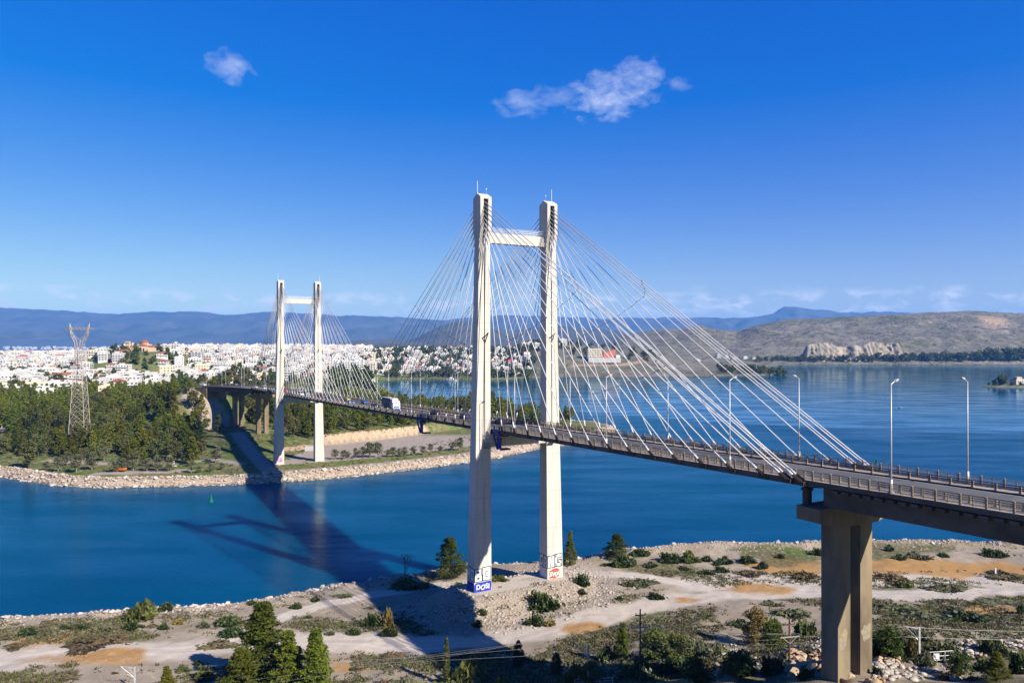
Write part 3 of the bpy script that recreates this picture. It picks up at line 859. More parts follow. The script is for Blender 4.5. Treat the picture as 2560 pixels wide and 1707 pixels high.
plat = (1 - sstep(0, 1.5, np.maximum(np.abs(tl) - 12, 0) + np.maximum(np.abs(sl) - 3.4, 0)))
veg = veg * (1 - mound * .8)
rut = (1 - sstep(.25, .75, np.abs(np.abs(seg_dist(gx, gy, TRACK1) + (fbm(gx * .05, gy * .05, 2, 123) - .5) * 2.5 - .4) - 1.1))) * sstep(.3, .5, fbm(gx * .04, gy * .04, 3, 99))
rut = np.maximum(rut, (1 - sstep(.25, .75, np.abs(seg_dist(gx, gy, TRACK2) - .85))) * .8)
stone = np.clip(np.maximum(mound * (1 - plat), 1 - sstep(1.0, 6.0, e_sh)), 0, 1)
track = np.maximum(track, plat)

def near_material():
    m = bpy.data.materials.new('dry_ground'); m.use_nodes = True
    nt = m.node_tree; ns, ls = nt.nodes, nt.links; b = ns['Principled BSDF']
    b.inputs['Roughness'].default_value = .95; b.inputs['Specular IOR Level'].default_value = .15
    tcn = ns.new('ShaderNodeTexCoord')
    def noise(scale, detail=6, rough=.6, vor=False):
        t = ns.new('ShaderNodeTexVoronoi' if vor else 'ShaderNodeTexNoise'); t.inputs['Scale'].default_value = scale
        if not vor: t.inputs['Detail'].default_value = detail; t.inputs['Roughness'].default_value = rough
        ls.new(tcn.outputs['Object'], t.inputs['Vector']); return t.outputs['Distance' if vor else 0]
    def attr(n):
        a = ns.new('ShaderNodeAttribute'); a.attribute_name = n; return a.outputs['Fac']
    def mr(v, a, c, d=0, e=1):
        r = ns.new('ShaderNodeMapRange'); r.inputs[1].default_value = a; r.inputs[2].default_value = c; r.inputs[3].default_value = d; r.inputs[4].default_value = e
        ls.new(v, r.inputs[0]); return r.outputs[0]
    def mix(fac, A, B):
        x = ns.new('ShaderNodeMix'); x.data_type = 'RGBA'
        if isinstance(fac, float): x.inputs['Factor'].default_value = fac
        else: ls.new(fac, x.inputs['Factor'])
        for k, q in (('A', A), ('B', B)):
            if isinstance(q, tuple): x.inputs[k].default_value = (*q, 1)
            else: ls.new(q, x.inputs[k])
        return x.outputs['Result']
    def mul(a, c):
        n = ns.new('ShaderNodeMath'); n.operation = 'MULTIPLY'; n.use_clamp = True
        for i, q in enumerate((a, c)):
            if isinstance(q, float): n.inputs[i].default_value = q
            else: ls.new(q, n.inputs[i])
        return n.outputs[0]
    def add(a, c):
        n = ns.new('ShaderNodeMath'); n.operation = 'ADD'; n.use_clamp = True
        ls.new(a, n.inputs[0]); ls.new(c, n.inputs[1]) if not isinstance(c, float) else setattr(n.inputs[1], 'default_value', c); return n.outputs[0]
    n1, n2, n3 = noise(.12, 8, .65), noise(1.1, 7, .7), noise(4.5, 5, .7)
    soil = mix(mr(n1, .35, .65), (.385, .322, .245), (.285, .23, .17))
    soil = mix(mr(n3, .55, .72, 0, .8), soil, (0.185, 0.143, 0.109))
    dust = mix(mr(n2, .35, .7), (.45, .39, .315), (.385, .328, .258))
    c = mix(mr(n1, .3, .62, .15, .9), soil, (0.235, 0.189, 0.130))
    c = mix(attr('track'), c, dust)
    c = mix(mul(attr('rut'), mr(n2, .3, .6, .25, .8)), c, (.52, .46, .38))
    c = mix(mul(attr('ochre'), mr(n2, .28, .52, .5, 1.0)), c, (.335, .185, .060))
    # weeds: olive, straw and brown in ragged patches
    vg = mul(attr('veg'), mr(n2, .36, .52))
    weed = mix(mr(noise(.35, 6, .7), .4, .6), (0.097, 0.101, 0.029), (0.168, 0.134, 0.071))
    weed = mix(mr(n3, .4, .65), weed, (0.050, 0.052, 0.018))
    c = mix(vg, c, weed)
    gr = mul(attr('veg'), mr(noise(.07, 4, .6), .54, .62))
    c = mix(mul(gr, mr(n2, .3, .5, 0, .85)), c, (0.071, 0.105, 0.017))
    # stones on the bank and the mound
    vd = noise(1.7, vor=True)
    st = mix(mr(n3, .35, .65), (0.370, 0.311, 0.252), (0.235, 0.185, 0.143))
    c = mix(mul(attr('stone'), mr(vd, .62, .42)), c, st)
    ls.new(c, b.inputs['Base Color'])
    bp = ns.new('ShaderNodeBump'); bp.inputs['Strength'].default_value = .55; bp.inputs['Distance'].default_value = .35
    hsum = ns.new('ShaderNodeMath'); hsum.operation = 'MULTIPLY_ADD'
    ls.new(attr('stone'), hsum.inputs[0]); ls.new(mr(vd, .7, .1), hsum.inputs[1]); ls.new(n3, hsum.inputs[2])
    ls.new(hsum.outputs[0], bp.inputs['Height']); ls.new(bp.outputs[0], b.inputs['Normal'])
    return m
M_NEAR = near_material()
me = np_mesh('ground', np.stack([gx, gy, gz], -1).reshape(-1, 3), grid_faces(len(xs), len(ys)), M_NEAR, True,
             {'track': track.ravel(), 'ochre': och.ravel(), 'veg': veg.ravel(), 'stone': stone.ravel(), 'rut': rut.ravel()})
ground = new_obj('ground', me)
tag(ground, 'dry sandy near bank with tracks and weeds', 'ground', kind='structure')

# ---- loose rock: angular hulls, shared meshes
import bmesh
M_ROCK = mat('pale_limestone', (.62, .545, .46), (.36, .30, .235), 1.3, .95, .4, 5.0, rand=.22)
M_ROCKO = mat('rusty_rock', (.42, .26, .12), (.46, .38, .28), .7, .95, .4, 3.0, rand=.2)
def rock_mesh(seed, n=15, flat=.7):
    r = random.Random(seed); bm = bmesh.new()
    for _ in range(n):
        v = Vector((r.gauss(0, 1), r.gauss(0, 1), r.gauss(0, 1))).normalized() * r.uniform(.75, 1.1)
        bm.verts.new((v.x * .55 * r.uniform(.9, 1.3), v.y * .5, v.z * .5 * flat))
    h = bmesh.ops.convex_hull(bm, input=bm.verts)
    junk = [g for g in h['geom_interior'] + h['geom_unused'] if isinstance(g, bmesh.types.BMVert)]
    bmesh.ops.delete(bm, geom=list(set(junk)), context='VERTS')
    me = bpy.data.meshes.new('stone'); bm.to_mesh(me); bm.free()
    return me
ROCKS = []
for i in range(8):
    me = rock_mesh(i); me.materials.append(M_ROCK); ROCKS.append(me)
ROCKSO = []
for i in range(3):
    me = rock_mesh(40 + i, 16, .9); me.materials.append(M_ROCKO); ROCKSO.append(me)
_rv = [np.array([v.co[:] for v in m.vertices]) for m in ROCKS]
_rf = [np.array([p.vertices[:] for p in m.polygons]) for m in ROCKS]
def joined_rocks(name, pos, size, material, parent=None, seed=1):
    r = np.random.RandomState(seed); V, Fc, b = [], [], 0
    for p, s in zip(pos, size):
        k = r.randint(len(_rv)); a = r.uniform(0, 6.28); v = _rv[k] * s * r.uniform(.8, 1.25, 3)
        c, n = math.cos(a), math.sin(a)
        V.append(np.stack([v[:, 0] * c - v[:, 1] * n + p[0], v[:, 0] * n + v[:, 1] * c + p[1], v[:, 2] + p[2]], -1)); Fc.append(_rf[k] + b); b += len(v)
    o = new_obj(name, np_mesh(name, np.concatenate(V), np.concatenate(Fc), material), parent)
    o['kind'] = 'stuff'
    return o
def stone(p, s, parent, meshes=ROCKS):
    o = new_obj('stone', RNG.choice(meshes), parent, (p[0], p[1], p[2]), RNG.uniform(0, 6.28))
    o.rotation_euler = (RNG.uniform(-.3, .3), RNG.uniform(-.3, .3), RNG.uniform(0, 6.28))
    o.scale = (s * RNG.uniform(.8, 1.3), s * RNG.uniform(.8, 1.2), s * RNG.uniform(.7, 1.1))
    return o
# boulders along the near crest: big ones one by one, the small fill joined
n_big = 0
pos, size = [], []
r = random.Random(3)
while n_big < 212:
    px = r.choice([r.uniform(1480, 2560), r.uniform(1480, 2560), r.uniform(0, 2560), r.uniform(0, 1000)])
    x0 = float(np.interp(px, [p[0] for p in SHORE_PX], _sh[:, 0]))
    x = x0 + r.uniform(-1, 1); e = r.gauss(3.0, 2.6) if px > 1480 else r.gauss(-.2, .9)
    y = float(shore_y(np.array([x]))[0]) - e
    s = r.uniform(.7, 1.9) if px > 1480 else r.uniform(.6, 1.6)
    z = near1(x, y)
    if z < -.5: continue
    stone((x, y, z + s * .12), s, ground); n_big += 1
for _ in range(4600):
    px = r.uniform(-20, 2580) if r.random() < .35 else r.uniform(1450, 2580)
    x = float(np.interp(px, [p[0] for p in SHORE_PX], _sh[:, 0])) + r.uniform(-1, 1); e = r.gauss(.5, 2.0) if px < 1480 else r.gauss(3.2, 3.2)
    y = float(shore_y(np.array([x]))[0]) - e
    pos.append((x, y)); size.append(r.uniform(.25, .75))
zz = near_h([p[0] for p in pos], [p[1] for p in pos])
pos = [(p[0], p[1], z_ + .03) for p, z_ in zip(pos, zz)]
joined_rocks('shore_rubble', pos, size, M_ROCK, ground, 4)
# rubble of the mound
pos, size = [], []
for _ in range(4000):
    t = r.uniform(-29, 29); s = r.uniform(-20, 14)
    dd = math.hypot(max(abs(t) - 12.6, 0), max(abs(s + .3) - 3.6, 0))
    if dd < .5 or dd > r.uniform(6, 16): continue
    x = BO[0] + t * math.cos(TH) - s * math.sin(TH); y = BO[1] + t * math.sin(TH) + s * math.cos(TH)
    if y > float(shore_y(np.array([x]))[0]) - 2: continue
    pos.append((x, y)); size.append(r.choice([r.uniform(.2, .5), r.uniform(.2, .5), r.uniform(.4, 1.0)]))
zz = near_h([p[0] for p in pos], [p[1] for p in pos])
joined_rocks('mound_rubble', [(p[0], p[1], z_ + .02) for p, z_ in zip(pos, zz)], size, M_ROCK, ground, 9)
# loose stones over the flats and rocky strips on the slope under the pier
pos, size = [], []
for _ in range(2200):
    px, py = r.uniform(0, 2560), r.uniform(1440, 1700)
    d = 1843.6 * 57 / (py - YH); pos.append(((px - CX) * d / F, d)); size.append(r.uniform(.08, .28))
for (x0, x1, y0, y1, n, a, b_) in ((1950, 2060, 1590, 1625, 120, .3, 1.1), (2390, 2560, 1600, 1640, 200, .3, 1.2), (1790, 1890, 1625, 1660, 90, .3, 1.0), (2190, 2250, 1640, 1670, 60, .3, 1.1), (2180, 2420, 1655, 1700, 140, .3, 1.2), (1700, 1850, 1610, 1640, 90, .3, .9)):
    for _ in range(n):
        c = on_near(r.uniform(x0, x1), r.uniform(y0, y1)); pos.append(c[:2]); size.append(r.uniform(a, b_))
zz = near_h([p[0] for p in pos], [p[1] for p in pos])
joined_rocks('loose_stones', [(p[0], p[1], z_ + .02) for p, z_ in zip(pos, zz)], size, M_ROCK, ground, 12)
for (px, py, n, w, s0) in ((2020, 1665, 22, 26, 2.4), (1985, 1650, 14, 18, 2.0), (2040, 1640, 10, 16, 1.6), (1765, 1680, 10, 20, 1.8), (2490, 1625, 10, 40, 1.5), (2215, 1650, 8, 25, 1.5), (2160, 1700, 8, 30, 1.6)):
    for _ in range(n):
        c = on_near(px + r.gauss(0, w), py + r.gauss(0, 10)); stone((c[0], c[1], c[2] + .3), s0 * r.uniform(.35, .85), ground, ROCKSO)
# ------------------------------------------------------------------ far land: wooded bank, town slope, bare hills
COAST_PX = [(-700, 1150), (-200, 1178), (0, 1190), (60, 1201), (150, 1214), (260, 1219), (420, 1216), (600, 1211), (690, 1206), (800, 1198), (920, 1186), (1040, 1172), (1170, 1156), (1250, 1143), (1350, 1121)]
coast = [at_z(px, py, 0)[:2] for px, py in COAST_PX]
coast += [(38, 455), (58, 492), (76, 530), (66, 560), (20, 600), (-40, 680), (-110, 800), (-190, 1000), (-240, 1160), (-246, 1235)]
coast += [at_z(px, py, 0)[:2] for px, py in ((945, 951), (1000, 950), (1080, 948), (1200, 951), (1300, 947), (1400, 944), (1560, 943), (1700, 941), (1800, 941), (1900, 939), (1962, 937))]
coast += [(560, 1560), (540, 1640), (600, 1800), (700, 2050), (800, 2220), (897, 2295), (1100, 2300), (1350, 2290), (1594, 2300), (2200, 2280), (3800, 2200), (5500, 2200), (5500, 9000), (-6000, 9000), (-6000, 800), (-900, 420)]
COAST = np.array(coast)
def coast_sd(x, y):
    """signed distance to the coast, positive on land"""
    x = np.asarray(x, float); y = np.asarray(y, float)
    best = np.full(x.shape, 1e9); ins = np.zeros(x.shape, bool)
    n = len(COAST)
    for i in range(n):
        x0, y0 = COAST[i]; x1, y1 = COAST[(i + 1) % n]
        dx, dy = x1 - x0, y1 - y0
        u = np.clip(((x - x0) * dx + (y - y0) * dy) / (dx * dx + dy * dy), 0, 1)
        best = np.minimum(best, np.hypot(x - x0 - u * dx, y - y0 - u * dy))
        c = ((y0 > y) != (y1 > y)) & (x < (x1 - x0) * (y - y0) / (y1 - y0 + 1e-12) + x0)
        ins ^= c
    return np.where(ins, best, -best)
LOT_F = [at_z(px, py, 3.8)[:2] for px, py in ((815, 1112), (935, 1100), (1060, 1084), (1178, 1066))]     # back edge of the beige lot
ABUT = PW(390, 0, 0)
CHURCH = ((355 - CX) * 1150 / F, 1150.0)
HILLR = np.array([(1480, 846), (1560, 838), (1657, 824), (1700, 822), (1747, 811), (1775, 820), (1840, 826), (1913, 809), (1979, 797), (2078, 793), (2178, 789), (2267, 783), (2344, 781), (2440, 776), (2543, 782), (2700, 786), (3200, 800)], float)
def far_h(x, y, fine=True):
    x = np.asarray(x, float); y = np.asarray(y, float)
    D = coast_sd(x, y); k = x / y; px = CX + F * k
    z = np.where(D < 0, -3.5 * sstep(0, 5, -D), 3.3 * sstep(0, 5.5, D))
    Dn = np.maximum(D - 14, 0)
    # wooded peninsula
    pen = 3.3 * sstep(0, 5.5, D) + .043 * Dn + (fbm(x * .018, y * .018, 4, 5) - .5) * 7 * sstep(20, 80, D)
    pen = np.minimum(pen, 19 + .004 * Dn)
    tap = sstep(60, -20, x) ; pen = pen * tap + (1 - tap) * np.minimum(pen, 8)
    # beige lot cut into the slope
    fx = np.array([p[0] for p in LOT_F]); fy = np.array([p[1] for p in LOT_F])
    back = y - np.interp(x, fx, fy)
    inx = sstep(fx[0] - 14, fx[0] - 2, x) * (1 - sstep(fx[-1] + 12, fx[-1] + 30, x))
    lot = np.where(back < 0, 3.8, 3.8 + 5.2 * sstep(0, 3.2, back) + .05 * np.maximum(back - 3, 0))
    wl_ = inx * sstep(14, 22, D)
    pen = np.where(back < 60, pen * (1 - wl_) + lot * wl_, pen)
    # embankment that carries the road off the bridge
    da = np.hypot(x - ABUT[0], y - ABUT[1])
    pen = np.maximum(pen, 32.6 - 48 * sstep(5, 74, da))
    # town slope
    kk = sstep(-.60, -.42, k)
    tmax = 26 + 20 * kk
    town = 14 + (tmax - 14) * sstep(560, 2300, y) + (fbm(x * .004, y * .004, 3, 15) - .5) * 9
    town = town * (1 - sstep(2700, 3300, y)) - 5 * sstep(2900, 3400, y)
    # centre-left town behind the bay
    ct = 3.0 + 40 * sstep(10, 800, D) + (fbm(x * .005, y * .005, 3, 25) - .5) * 12 * sstep(20, 200, D)
    ct = ct * (1 - sstep(2700, 3300, y)) + 6 * sstep(2700, 3300, y)
    cw = sstep(-.19, -.13, k) * sstep(1000, 1150, y)
    tw = sstep(560, 760, y) * (1 - sstep(-.22, -.13, k))
    ze = pen
    ze = ze * (1 - tw) + town * tw
    ze = np.where((y > 1150) & (k > -.22), ct * sstep(-.22, -.16, k) + ze * (1 - sstep(-.22, -.16, k)), ze)
    # church knoll
    dc = np.hypot(x - CHURCH[0], y - CHURCH[1])
    ze = np.maximum(ze, 51.0 - 64 * sstep(30, 210, dc))
    # bare brown hill
    prof = np.interp(px, [1230, 1300, 1380, 1480, 1560, 1640, 1700, 1780, 1850, 1920, 1970], [58, 64, 62, 55, 48, 46, 42, 30, 16, 9, 3])
    bh = 2.5 + prof * sstep(0, 380, D) * (1 - .8 * sstep(600, 1100, D)) + (fbm(x * .012, y * .012, 4, 35) - .5) * 8 * sstep(10, 80, D)
    bw = sstep(-.02, .04, k) * (1 - sstep(2000, 2200, y)) * sstep(1150, 1250, y)
    ze = ze * (1 - bw) + bh * bw
    # long bare hill on the right and the lower spurs left of it
    zr = HC + (YH - np.interp(px, HILLR[:, 0], HILLR[:, 1])) / F * 3600
    u = np.clip((y - 2300) / 1300, 0, 1.0)
    rh = 3 + (zr - 3) * (.25 * u + .75 * np.power(u, .8) ) * np.where(y > 3600, 1 - .5 * sstep(3600, 5200, y), 1)
    rid = fbm(x * .0042 + 3, y * .0030, 5, 55, .55, True)
    rh = rh + ((rid - .62) * 46 + (fbm(x * .02, y * .02, 4, 57) - .5) * 14) * sstep(.02, .3, u) * (1 - .72 * sstep(.8, 1.0, u))
    cw_ = sstep(2006, 2040, px) * (1 - sstep(2255, 2290, px))
    rh = np.maximum(rh, (57 + 5 * np.sin(px * .09)) * sstep(2352, 2378, y) * cw_)
    rw = sstep(.09, .16, k) * sstep(2180, 2320, y)
    ze = ze * (1 - rw) + rh * rw
    edge = sstep(0, 9, D)
    z = np.where(D > 0, 3.3 * sstep(0, 5.5, D) * (1 - edge) + np.maximum(ze, .6) * edge, z)
    if fine:
        z = z + (fbm(x * .25, y * .25, 3, 77) - .5) * .7 * sstep(-2, 4, D) * (1 - sstep(500, 700, y))
    return z
def far1(x, y): return float(far_h(np.array([x]), np.array([y]), False)[0])
def on_far(px, py, d0=420.0):
    """ground point of the far land seen at a pixel"""
    ds = d0 * np.power(1.004, np.arange(0, 700))
    xs_ = (px - CX) * ds / F
    zs = far_h(xs_, ds, False)
    ray = HC - (py - YH) * ds / F
    hit = np.nonzero((zs >= ray) & (zs > .3))[0]
    i = hit[0] if len(hit) else len(ds) - 1
    return (float(xs_[i]), float(ds[i]), float(zs[i]))

rows = 285 * np.power(1.0078, np.arange(0, 378)); ks = np.linspace(-.83, .83, 560)
K, Y = np.meshgrid(ks, rows); X = K * Y
Z = far_h(X, Y)
Dm = coast_sd(X, Y)
PXm = CX + F * K
# what grows or lies where
hill = np.maximum(sstep(.0, .05, K) * sstep(1150, 1260, Y), sstep(2300, 2500, Y) * sstep(.05, .1, K))
fx = np.array([p[0] for p in LOT_F]); fy = np.array([p[1] for p in LOT_F])
backm = Y - np.interp(X, fx, fy)
inx = (X > fx[0] - 6) & (X < fx[-1] + 20)
lotm = ((backm < -.5) & (Dm > 24) & inx).astype(float) * (1 - sstep(460, 480, Y))
path = (1 - sstep(1.4, 2.4, np.abs(Dm - 9.5 - 1.2 * np.sin(X * .03)))) * (Y < 480) * (X > -112)
ROADS = [[at_z(px, py, 8)[:2] for px, py in ((700, 1165), (665, 1145), (640, 1125), (612, 1105), (590, 1085))],
         [on_far(px, py)[:2] for px, py in ((0, 1075), (40, 1052), (90, 1020), (130, 1003), (190, 998), (260, 985))],
         [on_far(px, py)[:2] for px, py in ((495, 985), (505, 1000), (520, 1025), (535, 1050))],
         [at_z(px, py, 4)[:2] for px, py in ((120, 1150), (250, 1158), (420, 1160), (540, 1152), (600, 1160))],
         [at_z(px, py, 4)[:2] for px, py in ((250, 1180), (330, 1178), (420, 1176), (470, 1172))]]
rd = np.zeros_like(X)
for ln, w in zip(ROADS, (3.2, 3.0, 9, 2.2, 3.0)):
    rd = np.maximum(rd, (1 - sstep(w, w + 1.6, seg_dist(X, Y, ln))) * (Y < 900))
bare = np.clip(np.maximum.reduce([lotm, path, rd]), 0, 1)
cut = ((backm > -1) & (backm < 5.5) & inx & (Dm > 14) & (Y < 480)).astype(float)
bank = (1 - sstep(5.0, 7.5, Dm)) * (Y < 1200)
cutR = (1 - sstep(3, 9, np.abs(Z - (20 + 6 * np.sin(X * .02))))) * bwm if False else np.zeros_like(X)
och2 = np.clip(cut + (1 - sstep(4, 11, seg_dist(X, Y, [on_far(px, py, 1100)[:2] for px, py in ((1430, 917), (1520, 914), (1600, 905), (1660, 893))]))) * (Y > 1200) * (Y < 1700), 0, 1)
orange = (1 - sstep(3, 7, seg_dist(X, Y, [at_z(px, py, 4)[:2] for px, py in ((712, 1126), (745, 1122), (775, 1118))]))) * (Y < 420)
quarry = (1 - sstep(30, 80, seg_dist(X, Y, [on_far(px, py, 2300)[:2] for px, py in ((2475, 795), (2500, 815), (2545, 825))]))) * (Y > 3000)
och2 = np.clip(och2 + orange + quarry * .8, 0, 1)
def far_material():
    m = bpy.data.materials.new('far_land'); m.use_nodes = True
    nt = m.node_tree; ns, ls = nt.nodes, nt.links; b = ns['Principled BSDF']
    b.inputs['Roughness'].default_value = .95; b.inputs['Specular IOR Level'].default_value = .1
    tcn = ns.new('ShaderNodeTexCoord')
    def noise(scale, detail=6, rough=.6, st=(1, 1, 1)):
        mp = ns.new('ShaderNodeMapping'); mp.inputs['Scale'].default_value = st; ls.new(tcn.outputs['Object'], mp.inputs['Vector'])
        t = ns.new('ShaderNodeTexNoise'); t.inputs['Scale'].default_value = scale; t.inputs['Detail'].default_value = detail; t.inputs['Roughness'].default_value = rough
        ls.new(mp.outputs[0], t.inputs['Vector']); return t.outputs[0]
    def attr(n):
        a = ns.new('ShaderNodeAttribute'); a.attribute_name = n; return a.outputs['Fac']
    def mr(v, a, c, d=0, e=1):
        r = ns.new('ShaderNodeMapRange'); r.inputs[1].default_value = a; r.inputs[2].default_value = c; r.inputs[3].default_value = d; r.inputs[4].default_value = e
        ls.new(v, r.inputs[0]); return r.outputs[0]
    def mix(fac, A, B):
        x = ns.new('ShaderNodeMix'); x.data_type = 'RGBA'
        ls.new(fac, x.inputs['Factor'])
        for kk_, q in (('A', A), ('B', B)):
            if isinstance(q, tuple): x.inputs[kk_].default_value = (*q, 1)
            else: ls.new(q, x.inputs[kk_])
        return x.outputs['Result']
    n1, n2, n3 = noise(.05, 6), noise(.4, 6, .7), noise(1.6, 4, .7)
    grass = mix(mr(n1, .4, .6), (.070, .105, .016), (.125, .120, .042))
    grass = mix(mr(n2, .5, .68), grass, (0.227, 0.197, 0.134))
    hb = mix(mr(noise(.0045, 9, .66, (1, 1, 2)), .38, .62), (.195, .170, .135), (.115, .118, .062))
    hb = mix(mr(noise(.02, 8, .75), .46, .66, 0, .8), hb, (.285, .255, .215))
    hb = mix(mr(noise(.035, 6, .7), .54, .64, 0, .85), hb, (.045, .045, .026))
    c = mix(attr('hill'), grass, hb)
    dirt = mix(mr(n2, .35, .65), (0.319, 0.265, 0.214), (0.252, 0.206, 0.164))
    c = mix(attr('bare'), c, dirt)
    oc = mix(mr(n3, .4, .6), (0.386, 0.218, 0.092), (0.420, 0.353, 0.277))
    c = mix(attr('ochre'), c, oc)
    geo = ns.new('ShaderNodeSeparateXYZ'); ls.new(tcn.outputs['Object'], geo.inputs[0])
    rk = mix(mr(n3, .4, .6), (0.420, 0.336, 0.260), (0.252, 0.189, 0.139))
    c = mix(attr('bank'), c, rk)
    c = mix(mr(geo.outputs[2], .75, .25, 0, .8), c, (.05, .045, .035))
    ls.new(c, b.inputs['Base Color'])
    bp = ns.new('ShaderNodeBump'); bp.inputs['Strength'].default_value = 1.0; bp.inputs['Distance'].default_value = 18.0
    ml = ns.new('ShaderNodeMath'); ml.operation = 'MULTIPLY'
    ls.new(noise(.03, 9, .7), ml.inputs[0]); ls.new(attr('hill'), ml.inputs[1])
    ls.new(ml.outputs[0], bp.inputs['Height']); ls.new(bp.outputs[0], b.inputs['Normal'])
    return m
M_FAR = far_material()
me = np_mesh('terrain', np.stack([X, Y, Z], -1).reshape(-1, 3), grid_faces(len(ks), len(rows)), M_FAR, True,
             {'hill': hill.ravel(), 'bare': bare.ravel(), 'ochre': och2.ravel(), 'bank': bank.ravel()})
terrain = new_obj('terrain', me)
tag(terrain, 'far bank with its town slope and bare hills', 'terrain', kind='structure')

# riprap of the far bank
seg = np.array(coast[:21]); sl_ = np.concatenate([[0], np.cumsum(np.hypot(*np.diff(seg, axis=0).T))])
def along(u): return np.interp(u, sl_, seg[:, 0]), np.interp(u, sl_, seg[:, 1])
r = random.Random(5); pos, size = [], []
u0, u1 = sl_[1], sl_[19]
nb = 0
for _ in range(9000):
    u = r.uniform(u0, u1); x, y = along(u); xb, yb = along(u + 1)
    nx, ny = -(yb - y), (xb - x)
    ln_ = math.hypot(nx, ny); nx /= ln_; ny /= ln_
    e = r.uniform(-1.5, 6.5)
    x += nx * e; y += ny * e
    pos.append((float(x), float(y))); size.append(r.choice([r.uniform(.25, .7), r.uniform(.25, .7), r.uniform(.6, 1.9)]))
zz = far_h(np.array([p[0] for p in pos]), np.array([p[1] for p in pos]))
keep = [(p, s, z_) for p, s, z_ in zip(pos, size, zz) if -.6 < z_ < 3.6]
big = sorted(keep, key=lambda q: -q[1])[:170]
ids = set(id(q) for q in big)
for p, s, z_ in big: stone((p[0], p[1], z_ + .1), s * 1.35, terrain)
M_ROCKF = mat('bank_rock', (.60, .51, .41), (.24, .175, .12), .45, .95, .3, 3.0)
joined_rocks('bank_rubble', [(q[0][0], q[0][1], q[2] + .05) for q in keep if id(q) not in ids], [q[1] for q in keep if id(q) not in ids], M_ROCKF, terrain, 22)

# ---- sea cliffs under the right-hand hill: fluted rock wall
def cliff(px0, px1, ytop, ybot, d, name, amp, seed, zfl=1.0):
    nx_, nz_ = 120, 26
    V = []
    for j in range(nz_):
        v = j / (nz_ - 1)
        for i in range(nx_):
            u = i / (nx_ - 1); px = px0 + (px1 - px0) * u
            y_t = np.interp(px, [q[0] for q in ytop], [q[1] for q in ytop])
            zt = HC - (y_t - YH) * (d + 40) / F; zb = HC - (ybot - YH) * d / F
            fl = fbm(np.array([u * 14.]), np.array([v * .8]), 4, seed, .55, True)[0]
            fl2 = fbm(np.array([u * 40.]), np.array([v * 9]), 3, seed + 5)[0]
            dd = d + v * 38 + (fl - .6) * amp + (fl2 - .5) * 9
            V.append(((px - CX) * d / F, dd, zb - 4 + (zt - zb + 4) * v))
    o = new_obj(name, np_mesh(name, V, grid_faces(nx_, nz_), M_CLIFF, False))
    return tag(o, kind='structure')
M_CLIFF = mat('cliff_rock', (.40, .335, .25), (.20, .17, .13), .03, .95, .5, .12, stretch=(1, 1, .35))
tag(cliff(2018, 2275, [(2014, 892), (2030, 862), (2060, 857), (2088, 857), (2105, 866), (2130, 868), (2150, 861), (2170, 867), (2192, 854), (2215, 856), (2240, 861), (2262, 858), (2280, 892)], 911, 2322, 'cliff', 26, 5), 'fluted pale sea cliffs below the right-hand hill', 'cliff')

# ---- mountains
M_MTN = mat('mountain_scrub', (.045, .055, .035), (.10, .095, .075), .0016, .95, detail=9)
def mountains(name, prof, d, depth, base, amp, seed, lab, step=14):
    prof = np.array(prof, float)
    pxs = np.arange(prof[0, 0], prof[-1, 0], step); vs = np.linspace(0, 1, 46)
    P_, V_ = np.meshgrid(pxs, vs)
    yy = d - depth + V_ * depth * 1.6
    top = HC + (YH - np.interp(P_, prof[:, 0], prof[:, 1])) / F * d
    xx = (P_ - CX) * yy / F
    up = np.clip(V_ / .625, 0, 1)
    sc = 9.0 / depth
    rg = fbm(xx * sc, yy * sc, 6, seed, .52, True)
    zz_ = base + (top - base) * np.power(up, 1.25) * np.where(V_ > .625, 1 - .6 * sstep(.625, 1, V_), 1)
    zz_ = zz_ + (rg - .62) * amp * sstep(.03, .4, up) * (1 - .8 * sstep(.8, 1, up))
    zz_ += (fbm(xx * sc * 6, yy * sc * 6, 4, seed + 3) - .5) * amp * .12 * sstep(.1, .5, up)
    o = new_obj(name, np_mesh(name, np.stack([xx, yy, zz_], -1).reshape(-1, 3), grid_faces(len(pxs), len(vs)), M_MTN, True))
    return tag(o, lab, 'mountain', kind='structure')
mountains('mountains', [(-700, 760), (-300, 764), (0, 768), (136, 775), (272, 785), (381, 778), (490, 778), (572, 789), (640, 781), (690, 779), (760, 784), (846, 790), (908, 788), (1004, 793), (1100, 800), (1200, 812), (1300, 840), (1400, 866)], 15500, 4600, 2, 330, 101, 'blue hazy mountain range beyond the gulf')
mountains('mountains', [(980, 830), (1100, 800), (1250, 789), (1400, 792), (1500, 797), (1620, 793), (1700, 796), (1780, 794), (1853, 793), (1939, 784), (1952, 769), (1970, 766), (1992, 767), (2029, 774), (2128, 781), (2211, 779), (2350, 786), (2500, 790), (3300, 800)], 16800, 3600, 2, 420, 131, 'pale far peak and ridge behind the bare hill')
mountains('mountains', [(930, 872), (985, 866), (1017, 856), (1060, 836), (1100, 815), (1140, 802), (1180, 807), (1230, 822), (1280, 828), (1350, 818), (1400, 811), (1450, 818), (1520, 826), (1600, 834), (1700, 842), (1900, 858)], 7600, 2300, 4, 150, 171, 'dark scrubby mountain behind the town')
mountains('mountains', [(800, 868), (830, 860), (880, 852), (940, 850), (985, 846), (1020, 852), (1080, 862), (1140, 868)], 6200, 900, 3, 60, 191, 'low quarried foothills behind the town')
# ------------------------------------------------------------------ plants
REG = []      # (object, look, place, px, category, group) -> labels are written at the end
def reg(o, look, place, px, cat, group):
    o['category'] = cat; o['group'] = group
    REG.append((o, look, place, px))
    return o

